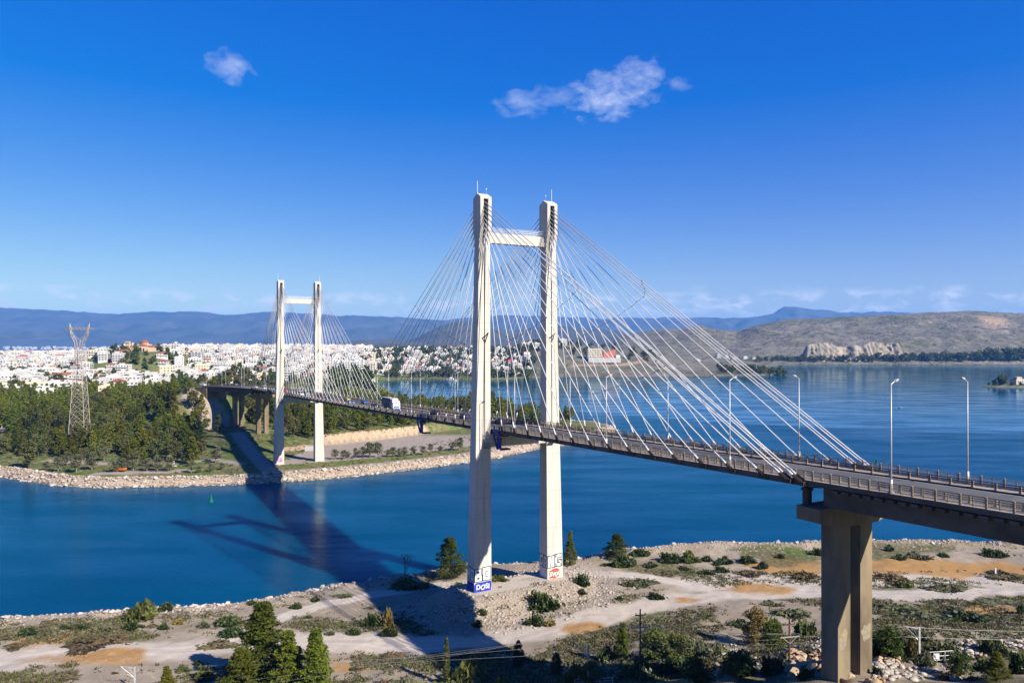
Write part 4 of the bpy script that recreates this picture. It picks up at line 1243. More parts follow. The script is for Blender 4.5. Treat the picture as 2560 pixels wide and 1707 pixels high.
def leaf_mesh(name, P, size, mat_, seed=0, aspect=.6, szvar=.5):
    r = np.random.RandomState(seed); n = len(P)
    u = r.normal(size=(n, 3)); u /= np.linalg.norm(u, axis=1)[:, None]
    w = r.normal(size=(n, 3)); v = np.cross(u, w); v /= np.linalg.norm(v, axis=1)[:, None]
    s = (size * r.uniform(1 - szvar, 1 + szvar, n))[:, None]
    a, b = u * s, v * s * aspect
    V = np.stack([P - a, P + b * .9, P + a, P - b], 1).reshape(-1, 3)
    return np_mesh(name, V, np.arange(4 * n).reshape(-1, 4), mat_)

def ell_points(r, c, rad, n, inner=.55):
    d = r.normal(size=(n, 3)); d /= np.linalg.norm(d, axis=1)[:, None]
    q = r.uniform(inner, 1.0, n)[:, None]
    return np.asarray(c) + d * q * np.asarray(rad)

M_PINE = mat('pine_needles', (.160, .180, .014), (.072, .090, .008), .9, .7, rand=.36, transl=.25, spec=.2)
M_PINE_D = mat('dark_pine_needles', (.095, .125, .014), (.042, .062, .010), .9, .7, rand=.25, transl=.22, spec=.2)
M_GREY = mat('grey_green_leaves', (.145, .150, .045), (.075, .084, .024), .8, .7, rand=.34, transl=.2, spec=.2)
M_OLIVE = mat('olive_leaves', (.165, .170, .085), (.090, .100, .045), .9, .65, rand=.2, transl=.2, spec=.3)
M_CYP = mat('cypress_leaves', (.030, .052, .014), (.018, .032, .010), .8, .7, rand=.2, transl=.1, spec=.2)
M_SHRUB = mat('mastic_leaves', (.055, .085, .015), (.024, .042, .008), 1.6, .55, rand=.25, transl=.15, spec=.4)
M_SHRUBL = mat('light_shrub_leaves', (.130, .150, .030), (.070, .085, .020), 1.6, .6, rand=.2, transl=.2, spec=.3)
M_DRY = mat('dry_scrub', (.180, .140, .075), (.090, .075, .038), 1.4, .9, rand=.25, transl=.15, spec=.1)
M_YEL = mat('yellowing_leaves', (.300, .215, .050), (.150, .130, .040), 1.2, .8, rand=.2, transl=.25, spec=.2)
M_BARK = mat('bark', (.115, .082, .058), (.060, .042, .030), 2.0, .95)
M_BARKP = mat('pale_bark', (.30, .26, .22), (.16, .13, .11), 2.0, .95)

def pine(seed, h, R, pads, per, lsize, mat_, hb=.2, cone=.75, lean=.04, pk=1.0):
    """trunk mesh and crown mesh; the crown is made of separate needle pads on limbs"""
    r = np.random.RandomState(seed)
    tr = MB(); lx, ly = r.normal(0, lean, 2) * h
    def axis(z): u = z / h; return np.array([lx * u * u, ly * u * u, z])
    prev = None
    for i in range(7):
        z = h * .93 * i / 6; p = axis(z); q = .022 * h * (1 - .85 * i / 6) + .02
        if prev is not None: tr.tube(prev[0], p, prev[1], q, 6, cap=False)
        prev = (p, q)
    P = []
    for i in range(pads):
        u = (i + r.uniform(0, 1)) / pads
        z = h * (hb + (1 - hb) * u)
        Rz = R * (np.power(1 - u, cone) * (.72 + .28 * np.sin(u * 2.6 + .5)) + .06)
        a = i * 2.399 + r.uniform(-.6, .6); q = Rz * r.uniform(.25, .95)
        c = axis(min(z, h * .97)) + np.array([math.cos(a) * q, math.sin(a) * q, -.05 * q])
        pr = R * r.uniform(.24, .40) * (1 - .45 * u) * pk
        P.append(ell_points(r, c, (pr * 1.15, pr * 1.15, pr * .62), per, .45))
        base = axis(max(z - .25 * q - .1, h * hb * .7))
        tr.tube(base, c, .006 * h * (1 - .5 * u), .012, 4, cap=False)
    P = np.concatenate(P)
    return tr.mesh('trunk', M_BARK), leaf_mesh('crown', P, lsize, mat_, seed + 1, .34)

def broad(seed, h, R, lobes, per, lsize, mat_, hb=.25, bark=None, zr=.8):
    r = np.random.RandomState(seed); tr = MB()
    prev = None
    for i in range(5):
        z = h * .7 * i / 4; p = np.array([r.normal(0, .02 * h) * i / 4, r.normal(0, .02 * h) * i / 4, z]); q = .028 * h * (1 - .7 * i / 4)
        if prev is not None: tr.tube(prev[0], p, prev[1], q, 6, cap=False)
        prev = (p, q)
    P = []
    for i in range(lobes):
        u = r.uniform(0, 1); z = h * (hb + (1 - hb) * (.12 + .80 * u))
        Rz = R * np.sqrt(max(0.05, 1 - ((u - .42) / .62) ** 2))
        a = i * 2.399 + r.uniform(-.5, .5); q = Rz * r.uniform(.2, .8)
        c = np.array([math.cos(a) * q, math.sin(a) * q, z]); pr = R * r.uniform(.26, .45)
        P.append(ell_points(r, c, (pr, pr, pr * zr), per, .5))
        tr.tube((0, 0, h * hb * r.uniform(.7, 1.3)), c, .010 * h, .015, 4, cap=False)
    return tr.mesh('trunk', bark or M_BARK), leaf_mesh('crown', np.concatenate(P), lsize, mat_, seed + 1, .5)

def cypress(seed, h, R, n, mat_):
    r = np.random.RandomState(seed)
    u = r.uniform(0, 1, n); z = h * (.06 + .94 * u)
    Rz = R * np.power(np.sin(np.pi * np.clip(u * .86 + .12, 0, 1)), .7) * (1 - .25 * u)
    a = r.uniform(0, 6.28, n); q = Rz * np.sqrt(r.uniform(.3, 1, n)) * (1 + .25 * np.sin(a * 3 + z * 2.1))
    tr = MB(); tr.tube((0, 0, -.2), (0, 0, h * .8), .02 * h, .03, 6)
    return tr.mesh('trunk', M_BARK), leaf_mesh('crown', np.stack([q * np.cos(a), q * np.sin(a), z], -1), .24 * R + .06, mat_, seed, .4)

def dome(seed, n, lsize, mat_, flat=.75, lump=.55):
    """unit shrub: lumpy half dome of leaves, radius about 1"""
    r = np.random.RandomState(seed)
    d = r.normal(size=(n, 3)); d[:, 2] = np.abs(d[:, 2]); d /= np.linalg.norm(d, axis=1)[:, None]
    k = np.random.RandomState(seed + 9).normal(size=(11, 3)); k /= np.linalg.norm(k, axis=1)[:, None]
    bump = (np.clip(d @ k.T, 0, 1) ** 4).max(1)
    q = (1 - lump + lump * bump * 1.3) * np.power(r.uniform(.30, 1, n), .5) * (1 + .22 * (r.rand(n) < .16) * r.rand(n) * 2)
    P = d * q[:, None] * np.array([1, 1, flat])
    return leaf_mesh('shrub', P, lsize, mat_, seed)

PINES = [pine(10 + i, 10, 3.3, 30, 46, .40, M_PINE, hb=.16, cone=.6 + .12 * i) for i in range(5)] + [pine(20 + i, 9.5, 3.0, 28, 46, .38, M_PINE_D, hb=.14, cone=.7) for i in range(2)]
GREYS = [broad(30 + i, 8, 3.2, 20, 60, .34, M_GREY) for i in range(3)]
TALLS = [broad(40 + i, 17, 4.2, 30, 50, .60, M_GREY, .12) for i in range(3)]
OLIVES = [broad(50 + i, 5, 2.3, 16, 60, .22, M_OLIVE, .25, M_BARKP) for i in range(3)]
CYPS = [cypress(60 + i, 9, 1.0 + .25 * i, 800, M_CYP) for i in range(2)]
SHRUBS = [dome(70 + i, 1100, .13, M_SHRUB) for i in range(3)]
SHRUBSL = [dome(75 + i, 1000, .14, M_SHRUBL) for i in range(2)]
DRYS = [dome(80 + i, 800, .15, M_DRY, .6, .6) for i in range(3)]
GREYD = [dome(84 + i, 800, .14, M_OLIVE, .6, .5) for i in range(2)]
YELS = [dome(88, 700, .15, M_YEL, .9, .5)]

def put_tree(name, pair, p, s, rz, szz=1.0, parts=True):
    e = empty(name, p, rz)
    e.scale = (s, s, s * szz)
    new_obj('trunk', pair[0], e); new_obj('crown', pair[1], e)
    return e

# ---- the wood on the far bank
r = random.Random(77)
cand = []
tries = 0
taken = {}
def free(x, y, sp):
    i, j = int(x // 8), int(y // 8)
    for a in range(i - 1, i + 2):
        for b in range(j - 1, j + 2):
            for q in taken.get((a, b), ()):
                if (q[0] - x) ** 2 + (q[1] - y) ** 2 < sp * sp: return False
    return True
pts = []
NC = 11000
cx_ = np.array([r.uniform(-500, 90) for _ in range(NC)]); cy_ = np.array([r.uniform(335, 720) for _ in range(NC)])
cd = coast_sd(cx_, cy_); cz = far_h(cx_, cy_, False)
cpx = CX + F * cx_ / cy_
croad = np.minimum.reduce([seg_dist(cx_, cy_, ln) for ln in ROADS])
tb = (cx_ - BO[0]) * math.cos(TH) + (cy_ - BO[1]) * math.sin(TH); sb = -(cx_ - BO[0]) * math.sin(TH) + (cy_ - BO[1]) * math.cos(TH)
cback = cy_ - np.interp(cx_, fx, fy)
clear = fbm(cx_ * .02, cy_ * .02, 3, 202)
for i in range(NC):
    x, y, z = float(cx_[i]), float(cy_[i]), float(cz[i])
    if cpx[i] < -30 or cpx[i] > 1430 or cd[i] < 18: continue
    left = cpx[i] < 600
    if croad[i] < 5.0: continue
    t_ = tb[i] + (0 if sb[i] < S0 else (1 - math.cos(min((sb[i] - S0) / RAD, 1))) * RAD)
    if abs(t_) < 13 and 205 < sb[i] < 425: continue
    if left:
        if cd[i] < 30 or (clear[i] > .64 and cd[i] < 90): continue
        if cpx[i] > 505 and sb[i] < 330: continue
        if y > 700: continue
    else:
        if sb[i] < 225 and cback[i] < 9: continue
        if cback[i] < 8: continue
        if cd[i] < 20 or y > 640: continue
    sp = 5.7 if left else 5.4
    if not free(x, y, sp): continue
    taken.setdefault((int(x // 8), int(y // 8)), []).append((x, y))
    pts.append((x, y, z, float(cpx[i]), left))
pts.sort(key=lambda q: q[1])
n_p = n_g = n_c = 0
rest = []
for (x, y, z, px, left) in pts:
    q = r.random()
    kind = 'pine' if q < .66 else ('cyp' if q < .74 else 'grey')
    if left: place = 'in the wood left of the lattice tower' if px < 190 else ('in the wood between lattice tower and viaduct' if px < 420 else 'in the wood beside the viaduct')
    else: place = 'in the wood behind the beige lot' if px < 1160 else 'on the wooded point behind the large pylon'
    s = r.uniform(.95, 1.5)
    if kind == 'pine':
        if n_p >= 285:
            rest.append((x, y, z, s)); continue
        pr = r.choice(PINES); o = put_tree('pine_tree', pr, (x, y, z - .3), s, r.uniform(0, 6.28), r.uniform(.85, 1.15)); n_p += 1
        reg(o, '%s green pine tree' % ('tall' if s > 1.32 else ('small' if s < 1.1 else 'bushy')), place, px, 'tree', 'pines of the far bank')
    elif kind == 'cyp':
        o = put_tree('cypress_tree', r.choice(CYPS), (x, y, z - .3), s * .95, r.uniform(0, 6.28)); n_c += 1
        reg(o, 'slim dark cypress', place, px, 'tree', 'cypresses of the far bank')
    else:
        o = put_tree('broadleaf_tree', r.choice(GREYS), (x, y, z - .3), s, r.uniform(0, 6.28), r.uniform(.9, 1.2)); n_g += 1
        reg(o, '%s grey-green tree' % ('tall' if s > 1.3 else 'bushy'), place, px, 'tree', 'grey-green trees of the far bank')
print('wood', n_p, n_g, n_c, len(rest))
if rest:                                             # the pines past the count limit stand at the back and read as one mass
    V, Fc, b, rw_ = [], [], 0, np.random.RandomState(3)
    me_ = pine(390, 10, 3.3, 26, 26, .55, M_PINE)[1]
    pv_ = np.array([v.co[:] for v in me_.vertices]); pf_ = np.array([q.vertices[:] for q in me_.polygons])
    for (x, y, z, s) in rest:
        a = rw_.uniform(0, 6.28); c_, s_ = math.cos(a), math.sin(a)
        V.append(np.stack([(pv_[:, 0] * c_ - pv_[:, 1] * s_) * s + x, (pv_[:, 0] * s_ + pv_[:, 1] * c_) * s + y, pv_[:, 2] * s + z], -1)); Fc.append(pf_ + b); b += len(pv_)
    tag(new_obj('pine_wood', np_mesh('pine_wood', np.concatenate(V), np.concatenate(Fc), M_PINE)), 'dense pine wood behind the front trees of the far bank', 'wood', kind='stuff')
# olives and tamarisks along the bank
for (px, py, hpx) in ((908, 1144, 28), (925, 1144, 38), (945, 1144, 38), (969, 1142, 19), (982, 1142, 25), (998, 1142, 22), (1012, 1142, 24), (1034, 1139, 23), (1058, 1137, 23), (1076, 1131, 22), (1101, 1131, 18), (1130, 1127, 23), (1149, 1127, 33),
                      (838, 1148, 26), (858, 1148, 24), (870, 1147, 20), (890, 1146, 26), (700, 1115, 30), (685, 1108, 24)):
    p = on_far(px, py, 360); s = hpx * p[1] / F / 5.0
    reg(put_tree('olive_tree', r.choice(OLIVES), (p[0], p[1], p[2] - .2), s, r.uniform(0, 6.28)), 'small grey olive tree', 'in the row before the beige lot' if px > 880 else 'beside the distant pylon foot', px, 'tree', 'olive trees on the far bank')
for (cx5, cy5, h5) in ((380, 190, 100), (500, 195, 120), (600, 180, 110), (740, 195, 80), (800, 190, 95), (870, 180, 115), (960, 190, 90), (1030, 190, 100), (1110, 190, 100), (1160, 120, 90), (1220, 135, 100), (1410, 130, 100), (1250, 200, 80), (1300, 200, 50), (1380, 192, 55), (1450, 180, 50), (680, 120, 90), (560, 110, 80), (940, 110, 85), (1090, 105, 80), (300, 180, 60), (440, 150, 90)):
    px, py, hpx = cx5 * .3826, 1107 + cy5 * .3826, h5 * .3826
    p = on_far(px, py, 320); s = hpx * p[1] / F / 5.0
    reg(put_tree('olive_tree', r.choice(OLIVES), (p[0], p[1], p[2] - .2), s, r.uniform(0, 6.28)), 'grey-green olive tree', 'on the left far bank by the rocks', px, 'tree', 'olive trees on the far bank')
p = on_far(72, 1170, 320)
reg(put_tree('eucalyptus_tree', TALLS[0], (p[0], p[1], p[2] - .3), .95, 1.0, .85), 'large spreading grey-green eucalyptus', 'at the left end of the far bank', 72, 'tree', 'eucalyptus trees')
# tall trees behind the far approach
for i in range(34):
    px = r.uniform(470, 720); d = r.uniform(560, 720)
    x = (px - CX) * d / F; z = far1(x, d)
    reg(put_tree('eucalyptus_tree', r.choice(TALLS), (x, d, z - .3), r.uniform(.8, 1.25), r.uniform(0, 6.28)), 'tall grey-brown eucalyptus', 'behind the lamps of the far approach', px, 'tree', 'eucalyptus trees')

def far_pair(pair):
    """trunk and crown as one mesh, for trees a few pixels high"""
    mb = MB(); me = bpy.data.meshes.new('tree_far')
    import bmesh as _b
    bm = _b.new(); bm.from_mesh(pair[1]); k = len(bm.faces)
    bm.from_mesh(pair[0])
    bm.faces.ensure_lookup_table()
    for i, f_ in enumerate(bm.faces): f_.material_index = 0 if i < k else 1
    bm.to_mesh(me); bm.free(); me.materials.append(pair[1].materials[0]); me.materials.append(pair[0].materials[0])
    return me
FARTREES = [far_pair(broad(100 + i, 10, 5.0, 14, 26, .95, M_GREY if i < 2 else M_PINE_D, .05)) for i in range(4)] + [far_pair(cypress(110, 11, 1.6, 220, M_CYP))]
def far_tree(px, d, h, look, place, group, idx=None):
    x = (px - CX) * d / F; z = far1(x, d)
    me = FARTREES[r.randrange(4) if idx is None else idx]
    o = new_obj('roadside_tree' if 'shore' in place else 'town_tree', me, None, (x, d, z - .3), r.uniform(0, 6.28), (h / 10 * r.uniform(.8, 1.2), h / 10 * r.uniform(.8, 1.2), h / 10))
    return reg(o, look, place, px, 'tree', group)
for i in range(96):                                  # row along the far right shore
    px = 1890 + i * 7.2 + r.uniform(-5, 5); h = np.interp(px, [1890, 2100, 2300, 2440, 2480, 2600], [15, 22, 25, 30, 38, 36]) * r.uniform(.7, 1.1)
    far_tree(px, r.uniform(2312, 2350), float(h), 'dark green tree', 'in the shore row below the bare hill', 'trees of the far right shore')
for i in range(36):                                  # promontory
    px = r.uniform(1800, 1962); far_tree(px, r.uniform(1495, 1570), r.uniform(10, 20), 'dark green tree', 'on the promontory tip by the shore', 'trees of the promontory')
for i in range(90):                                  # crest of the brown hill
    px = r.choice([r.uniform(1225, 1400), r.uniform(1380, 1640)]); far_tree(px, r.uniform(1620, 1800), r.uniform(8, 16), 'dark pine', 'on the crest of the brown hill', 'pines on the brown hill')
for i in range(80):                                  # shore below the centre town
    px = r.uniform(925, 1330); far_tree(px, r.uniform(1310, 1400), r.uniform(8, 17), 'dark tree', 'along the shore below the centre town', 'trees below the centre town')
for i in range(100):                                 # gardens of the town
    px = r.uniform(0, 930); d = 660 * (r.uniform(1, 3.2) ** 1.0); far_tree(px, d, r.uniform(8, 15), 'dark garden tree', 'among the white houses of the left town', 'trees in the left town')
for i in range(26):
    px = r.choice([r.gauss(318, 10), r.gauss(318, 10), r.uniform(330, 400)]); d = r.uniform(1060, 1105); far_tree(px, d, r.uniform(7, 11), 'dark pine', 'on the knoll below the domed church', 'pines below the church')
for (px, d, h) in ((115, 800, 17), (100, 840, 14), (135, 830, 16), (60, 1000, 18), (30, 1000, 16), (75, 1010, 17), (270, 780, 17), (250, 760, 15), (225, 760, 13), (20, 700, 13), (45, 690, 15), (85, 690, 13), (440, 700, 14), (455, 690, 15), (470, 720, 14), (560, 800, 20), (590, 820, 22), (620, 830, 20), (700, 1000, 20), (905, 1400, 18), (925, 1420, 18), (880, 1410, 16), (945, 1430, 17)):
    far_tree(px, d, h, 'large dark tree', 'standing above the roofs of the left town', 'large trees of the left town')
# scrub dots on the bare hills: far too many to tell apart
V, Fc = [], []
_dv = [np.array([v.co[:] for v in rock_mesh(200 + i, 12, .8).vertices]) for i in range(1)]
b = 0; rr = np.random.RandomState(4)
_sm = rock_mesh(201, 12, .9); sv = np.array([v.co[:] for v in _sm.vertices]); sf = np.array([p.vertices[:] for p in _sm.polygons])
n = 19000
kx = rr.uniform(.02, .72, n); yy = np.where(rr.rand(n) < .4, rr.uniform(3150, 3750, n), np.where(rr.rand(n) < .4, rr.uniform(1330, 2000, n), rr.uniform(2350, 3400, n))); xx = kx * yy
dz = far_h(xx, yy, False); dd_ = coast_sd(xx, yy); den = fbm(xx * .004, yy * .004, 4, 303)
for i in range(n):
    if dd_[i] < 12 or (yy[i] < 2250 and kx[i] > .36): continue
    if den[i] < .47 and rr.rand() < .85: continue
    s = rr.uniform(1.2, 4.5) * (1 if yy[i] > 2200 else .7)
    V.append(sv * s * np.array([1.3, 1.3, .9]) + np.array([xx[i], yy[i], dz[i]])); Fc.append(sf + b); b += len(sv)
M_SCRUB = mat('hill_scrub', (.055, .060, .025), (.10, .095, .05), .05, .95)
tag(new_obj('hill_scrub', np_mesh('hill_scrub', np.concatenate(V), np.concatenate(Fc), M_SCRUB)), 'dark scrub dotted over the bare hills', 'scrub', kind='stuff')
# low weeds and bushes of the far bank
V, Fc, b = [], [], 0
n = 5200
xx = rr.uniform(-260, 60, n); yy = rr.uniform(300, 520, n); dd_ = coast_sd(xx, yy); dz = far_h(xx, yy); den = fbm(xx * .06, yy * .06, 3, 404)
rdd = np.minimum.reduce([seg_dist(xx, yy, ln) for ln in ROADS]); bk = yy - np.interp(xx, fx, fy)
P = []
for i in range(n):
    if dd_[i] < 5.5 or abs(dd_[i] - 9.5) < 3 or rdd[i] < 4 or den[i] < .40: continue
    if -60 < bk[i] < 0 and xx[i] > fx[0] - 4 and dd_[i] > 22: continue
    P.append(ell_points(rr, (xx[i], yy[i], dz[i] + .15), (.9, .9, .5), 9, .2))
tag(new_obj('bank_weeds', leaf_mesh('bank_weeds', np.concatenate(P), .30, M_GREY, 5)), 'low weeds and bushes over the far bank', 'weeds', kind='stuff')

# ---- near bank: shrubs, one of them for a shaded mound, each where it stands in the photograph
C5, C6, C7, C8 = (0,), (640,), (1280,), (1920,)
def cr(c, x, y): return c[0] + x * .3826, 1107 + y * .3826
NEARS = [
 (C5, 905, 1140, 215, 115, 'l'), (C5, 1080, 1085, 105, 50, 'd'), (C5, 175, 1250, 130, 55, 'd'), (C5, 430, 1215, 60, 35, 'd'), (C5, 530, 1215, 110, 45, 'd'), (C5, 290, 1250, 90, 35, 'g'), (C5, 850, 1210, 120, 50, 'd'), (C5, 925, 1205, 45, 25, 'd'),
 (C5, 690, 1215, 140, 40, 'g'), (C5, 1065, 1215, 70, 45, 'd'), (C5, 1340, 1200, 80, 45, 'g'), (C5, 1500, 1182, 200, 68, 'd'), (C5, 1515, 1255, 190, 62, 'd'), (C5, 1170, 1180, 90, 40, 'y'), (C5, 1200, 1490, 90, 50, 'l'), (C5, 1290, 1450, 50, 40, 'd'), (C5, 1340, 1540, 120, 90, 'l'), (C5, 1645, 1048, 60, 28, 'd'), (C5, 1010, 1195, 90, 35, 'r'),
 (C5, 560, 1330, 300, 60, 'r'), (C5, 720, 1300, 260, 60, 'r'), (C5, 120, 1320, 180, 40, 'r'), (C5, 400, 1530, 260, 40, 'r'), (C5, 1420, 1330, 240, 55, 'r'), (C5, 60, 1270, 150, 35, 'r'), (C5, 750, 1505, 40, 18, 'd'),
 (C6, 760, 1192, 150, 85, 'd'), (C6, 872, 1200, 90, 110, 'y'), (C6, 870, 1258, 100, 60, 'd'), (C6, 640, 1250, 80, 50, 'd'), (C6, 340, 1142, 60, 25, 'd'), (C6, 570, 1205, 50, 20, 'd'), (C6, 260, 1080, 80, 45, 'd'), (C6, 390, 1030, 50, 35, 'd'), (C6, 480, 1250, 60, 30, 'g'), (C6, 1475, 1120, 60, 45, 'd'), (C6, 1450, 1202, 60, 50, 'd'), (C6, 1590, 895, 110, 42, 'l'), (C6, 1340, 932, 80, 30, 'd'), (C6, 740, 1080, 60, 20, 'g'), (C6, 560, 1000, 120, 30, 'g'),
 (C6, 1355, 1575, 330, 175, 'l'), (C6, 1000, 1590, 260, 75, 'g'), (C6, 830, 1590, 200, 60, 'r'), (C6, 1620, 1590, 140, 70, 'l'), (C6, 650, 1480, 90, 30, 'd'), (C6, 880, 1400, 200, 40, 'r'), (C6, 1010, 930, 240, 60, 'd'),  # widest dark shrub here stands in for a mound lying dark in shadow
 (C7, 735, 805, 140, 85, 'd'), (C7, 840, 735, 115, 55, 'd'), (C7, 1040, 775, 150, 75, 'd'), (C7, 1170, 775, 140, 80, 'l'), (C7, 1280, 770, 80, 40, 'd'), (C7, 1390, 785, 90, 50, 'd'), (C7, 1530, 780, 130, 55, 'd'), (C7, 1340, 795, 60, 30, 'd'), (C7, 1130, 825, 80, 30, 'd'), (C7, 1270, 852, 110, 35, 'd'), (C7, 1370, 842, 90, 45, 'd'), (C7, 905, 805, 80, 35, 'd'), (C7, 450, 925, 110, 75, 'd'), (C7, 205, 1072, 190, 115, 'd'), (C7, 460, 982, 60, 35, 'd'), (C7, 150, 1188, 120, 75, 'd'), (C7, 255, 1185, 110, 40, 'y'), (C7, 755, 930, 90, 40, 'g'), (C7, 940, 1015, 100, 50, 'd'), (C7, 700, 1022, 50, 30, 'd'), (C7, 1640, 820, 60, 50, 'd'), (C7, 620, 800, 70, 25, 'd'), (C7, 1560, 850, 200, 50, 'r'), (C7, 850, 920, 200, 45, 'g'), (C7, 1500, 1190, 150, 50, 'd'),
 (C7, 900, 1400, 240, 170, 'l'), (C7, 1060, 1400, 200, 150, 'l'), (C7, 1200, 1400, 190, 110, 'g'), (C7, 1330, 1380, 160, 80, 'g'), (C7, 460, 1555, 170, 120, 'l'), (C7, 380, 1575, 120, 80, 'l'), (C7, 620, 1420, 120, 90, 'd'), (C7, 1100, 1500, 300, 120, 'd'), (C7, 850, 1520, 260, 110, 'd'), (C7, 1500, 1500, 240, 130, 'd'),  (C7, 1000, 1270, 160, 40, 'g'),
 (C8, 320, 730, 90, 50, 'd'), (C8, 860, 755, 80, 35, 'd'), (C8, 985, 755, 130, 50, 'g'), (C8, 1480, 738, 150, 62, 'd'), (C8, 790, 702, 50, 40, 'd'), (C8, 80, 752, 60, 35, 'd'), (C8, 250, 880, 190, 75, 'r'), (C8, 800, 895, 270, 62, 'r'), (C8, 890, 942, 130, 48, 'l'), (C8, 1190, 962, 260, 60, 'g'), (C8, 1560, 872, 260, 38, 'r'), (C8, 1140, 740, 80, 30, 'd'),
 (C8, 1290, 1155, 330, 80, 'd'), (C8, 1655, 1112, 50, 60, 'd'), (C8, 790, 1385, 200, 180, 'd'), (C8, 935, 1400, 100, 140, 'y'), (C8, 1190, 1405, 330, 110, 'd'), (C8, 1460, 1375, 210, 110, 'd'), (C8, 1640, 1505, 140, 150, 'd'), (C8, 1030, 1455, 130, 90, 'g'), (C8, 270, 1275, 180, 120, 'l'), (C8, 60, 1300, 170, 150, 'l'), (C8, 250, 1535, 120, 70, 'd'), (C8, 715, 1505, 60, 50, 'd'), (C8, 1000, 1290, 120, 70, 'd'), (C8, 1350, 1545, 120, 60, 'r'), (C8, 1200, 1545, 200, 60, 'r'), (C8, 950, 1150, 260, 70, 'g'), (C8, 850, 1080, 200, 50, 'g'), (C8, 1100, 1050, 300, 40, 'g'), (C8, 150, 1120, 200, 60, 'g'), (C8, 1500, 1040, 240, 40, 'g'), (C8, 40, 1500, 170, 120, 'd'), (C8, 30, 1060, 120, 40, 'g'), (C8, 1420, 1480, 160, 80, 'd')]
LOOK = {'d': ('dark green mastic shrub', SHRUBS), 'l': ('light green bush', SHRUBSL), 'g': ('grey-green low scrub', GREYD), 'r': ('dry brown scrub patch', DRYS), 'y': ('yellowing bush', YELS)}
for (c, x, y, w, h, k) in NEARS:
    px, py = cr(c, x, y)
    p = on_near(px, min(py, 1735))
    sx = w * .3826 / 2 * p[1] / F * 1.05; sz = h * .3826 * p[1] / F
    look, ms = LOOK[k]
    me = r.choice(ms); flat = .75 if k in 'dl' else (.9 if k == 'y' else .6)
    hgt = max(.35, (sz - sx * .22) / flat) if k != 'r' else max(.3, sz * .6)
    o = new_obj('shrub', me, None, (p[0], p[1], p[2] - .08), r.uniform(0, 6.28), (sx, sx * r.uniform(.7, .9), hgt))
    o.rotation_euler = (0, 0, r.uniform(-.3, .3) + (math.pi if r.random() < .5 else 0))
    if py > 1560 and px > 1280: place = 'on the slope below the end pier' if px > 1850 else 'in the thicket at the lower edge'
    elif py > 1560: place = 'on the flat at the lower left' if px < 640 else 'at the lower edge near the bridge shadow'
    elif px < 640: place = 'on the shore flat at the left'
    elif px < 1180: place = 'between the track and the water left of the large pylon'
    elif px < 1560: place = 'on the rubble mound of the large pylon'
    elif px < 2050: place = 'on the stony shore left of the end pier'
    else: place = 'on the stony shore right of the end pier'
    reg(o, ('small ' if w < 85 else ('big ' if w > 190 else '')) + look, place, px, 'shrub', 'shrubs of the near bank')

# near trees with finer needles
NPINES = [pine(300 + i, 10, 3.1, 105, 100, .19, M_PINE, hb=.06, cone=.95 + .1 * i, lean=.015, pk=.72) for i in range(3)] + [pine(310, 10, 3.2, 58, 150, .20, M_PINE_D, hb=.12, cone=.6)]
NPOP = cypress(320, 9, .62, 1500, M_SHRUBL)
NBUSH = [broad(330 + i, 6, 2.8, 26, 120, .19, m_, .12) for i, m_ in enumerate((M_SHRUBL, M_YEL, M_PINE_D))]
def near_tree(name, pair, px, py, hpx, h0, look, place, wide=1.0):
    p = on_near(px, py); s = hpx * p[1] / F / h0
    o = put_tree(name, pair, (p[0], p[1], p[2] - .2), s, r.uniform(0, 6.28))
    o.scale = (s * wide, s * wide, s)
    return reg(o, look, place, px, 'tree', 'trees of the near bank')
near_tree('pine_tree', NPINES[0], 652, 1712, 208, 10, 'tall bright green pine', 'in the clump at the lower left edge', 1.6)
near_tree('pine_tree', NPINES[1], 725, 1735, 165, 10, 'bright green pine', 'in the clump at the lower left edge', 1.5)
near_tree('pine_tree', NPINES[2], 788, 1745, 180, 10, 'bright green slim-topped pine', 'in the clump at the lower left edge', 1.35)
near_tree('pine_tree', NPINES[0], 596, 1745, 130, 10, 'low bright green pine', 'in the clump at the lower left edge', 1.7)
near_tree('pine_tree', NPINES[2], 418, 1740, 80, 10, 'young bright green pine', 'alone at the lower left edge', 1.5)
near_tree('pine_tree', NPINES[3], 1128, 1446, 103, 10, 'dark green pine', 'on the shore just left of the large pylon foot', 1.35)
near_tree('pine_tree', NPINES[1], 1424, 1412, 88, 10, 'dark green pine', 'on the shore just right of the large pylon foot', .8)
near_tree('pine_tree', NPINES[3], 1540, 1394, 62, 10, 'bushy dark green pine', 'standing alone on the shore right of the pylon', 1.75)
near_tree('poplar_tree', NPOP, 1116, 1712, 122, 9, 'thin spire-shaped green tree', 'at the lower edge in the bridge shadow', 1.1)
near_tree('cypress_tree', CYPS[1], 1296, 1664, 66, 9, 'dark pointed conifer', 'in the bridge shadow at the lower edge', 1.6)
near_tree('cypress_tree', CYPS[1], 1391, 1684, 56, 9, 'dark pointed young conifer', 'beside the grey railway mast', 1.9)
near_tree('pine_tree', NPINES[2], 1556, 1645, 92, 10, 'young bright green pine', 'left of the wooden utility pole', 1.1)
near_tree('broadleaf_tree', NBUSH[0], 1640, 1650, 80, 6, 'light green leafy tree', 'behind the wooden utility pole', 1.2)
near_tree('broadleaf_tree', NBUSH[0], 1700, 1655, 70, 6, 'light green leafy tree', 'right of the wooden utility pole', 1.2)
near_tree('broadleaf_tree', NBUSH[1], 1888, 1608, 90, 6, 'yellowing leafy tree', 'left of the end pier', .9)
near_tree('broadleaf_tree', NBUSH[2], 1930, 1625, 72, 6, 'dark leafy tree', 'left of the end pier', 1.2)
near_tree('broadleaf_tree', NBUSH[2], 2222, 1640, 75, 6, 'dark leafy tree', 'just right of the end pier', 1.2)
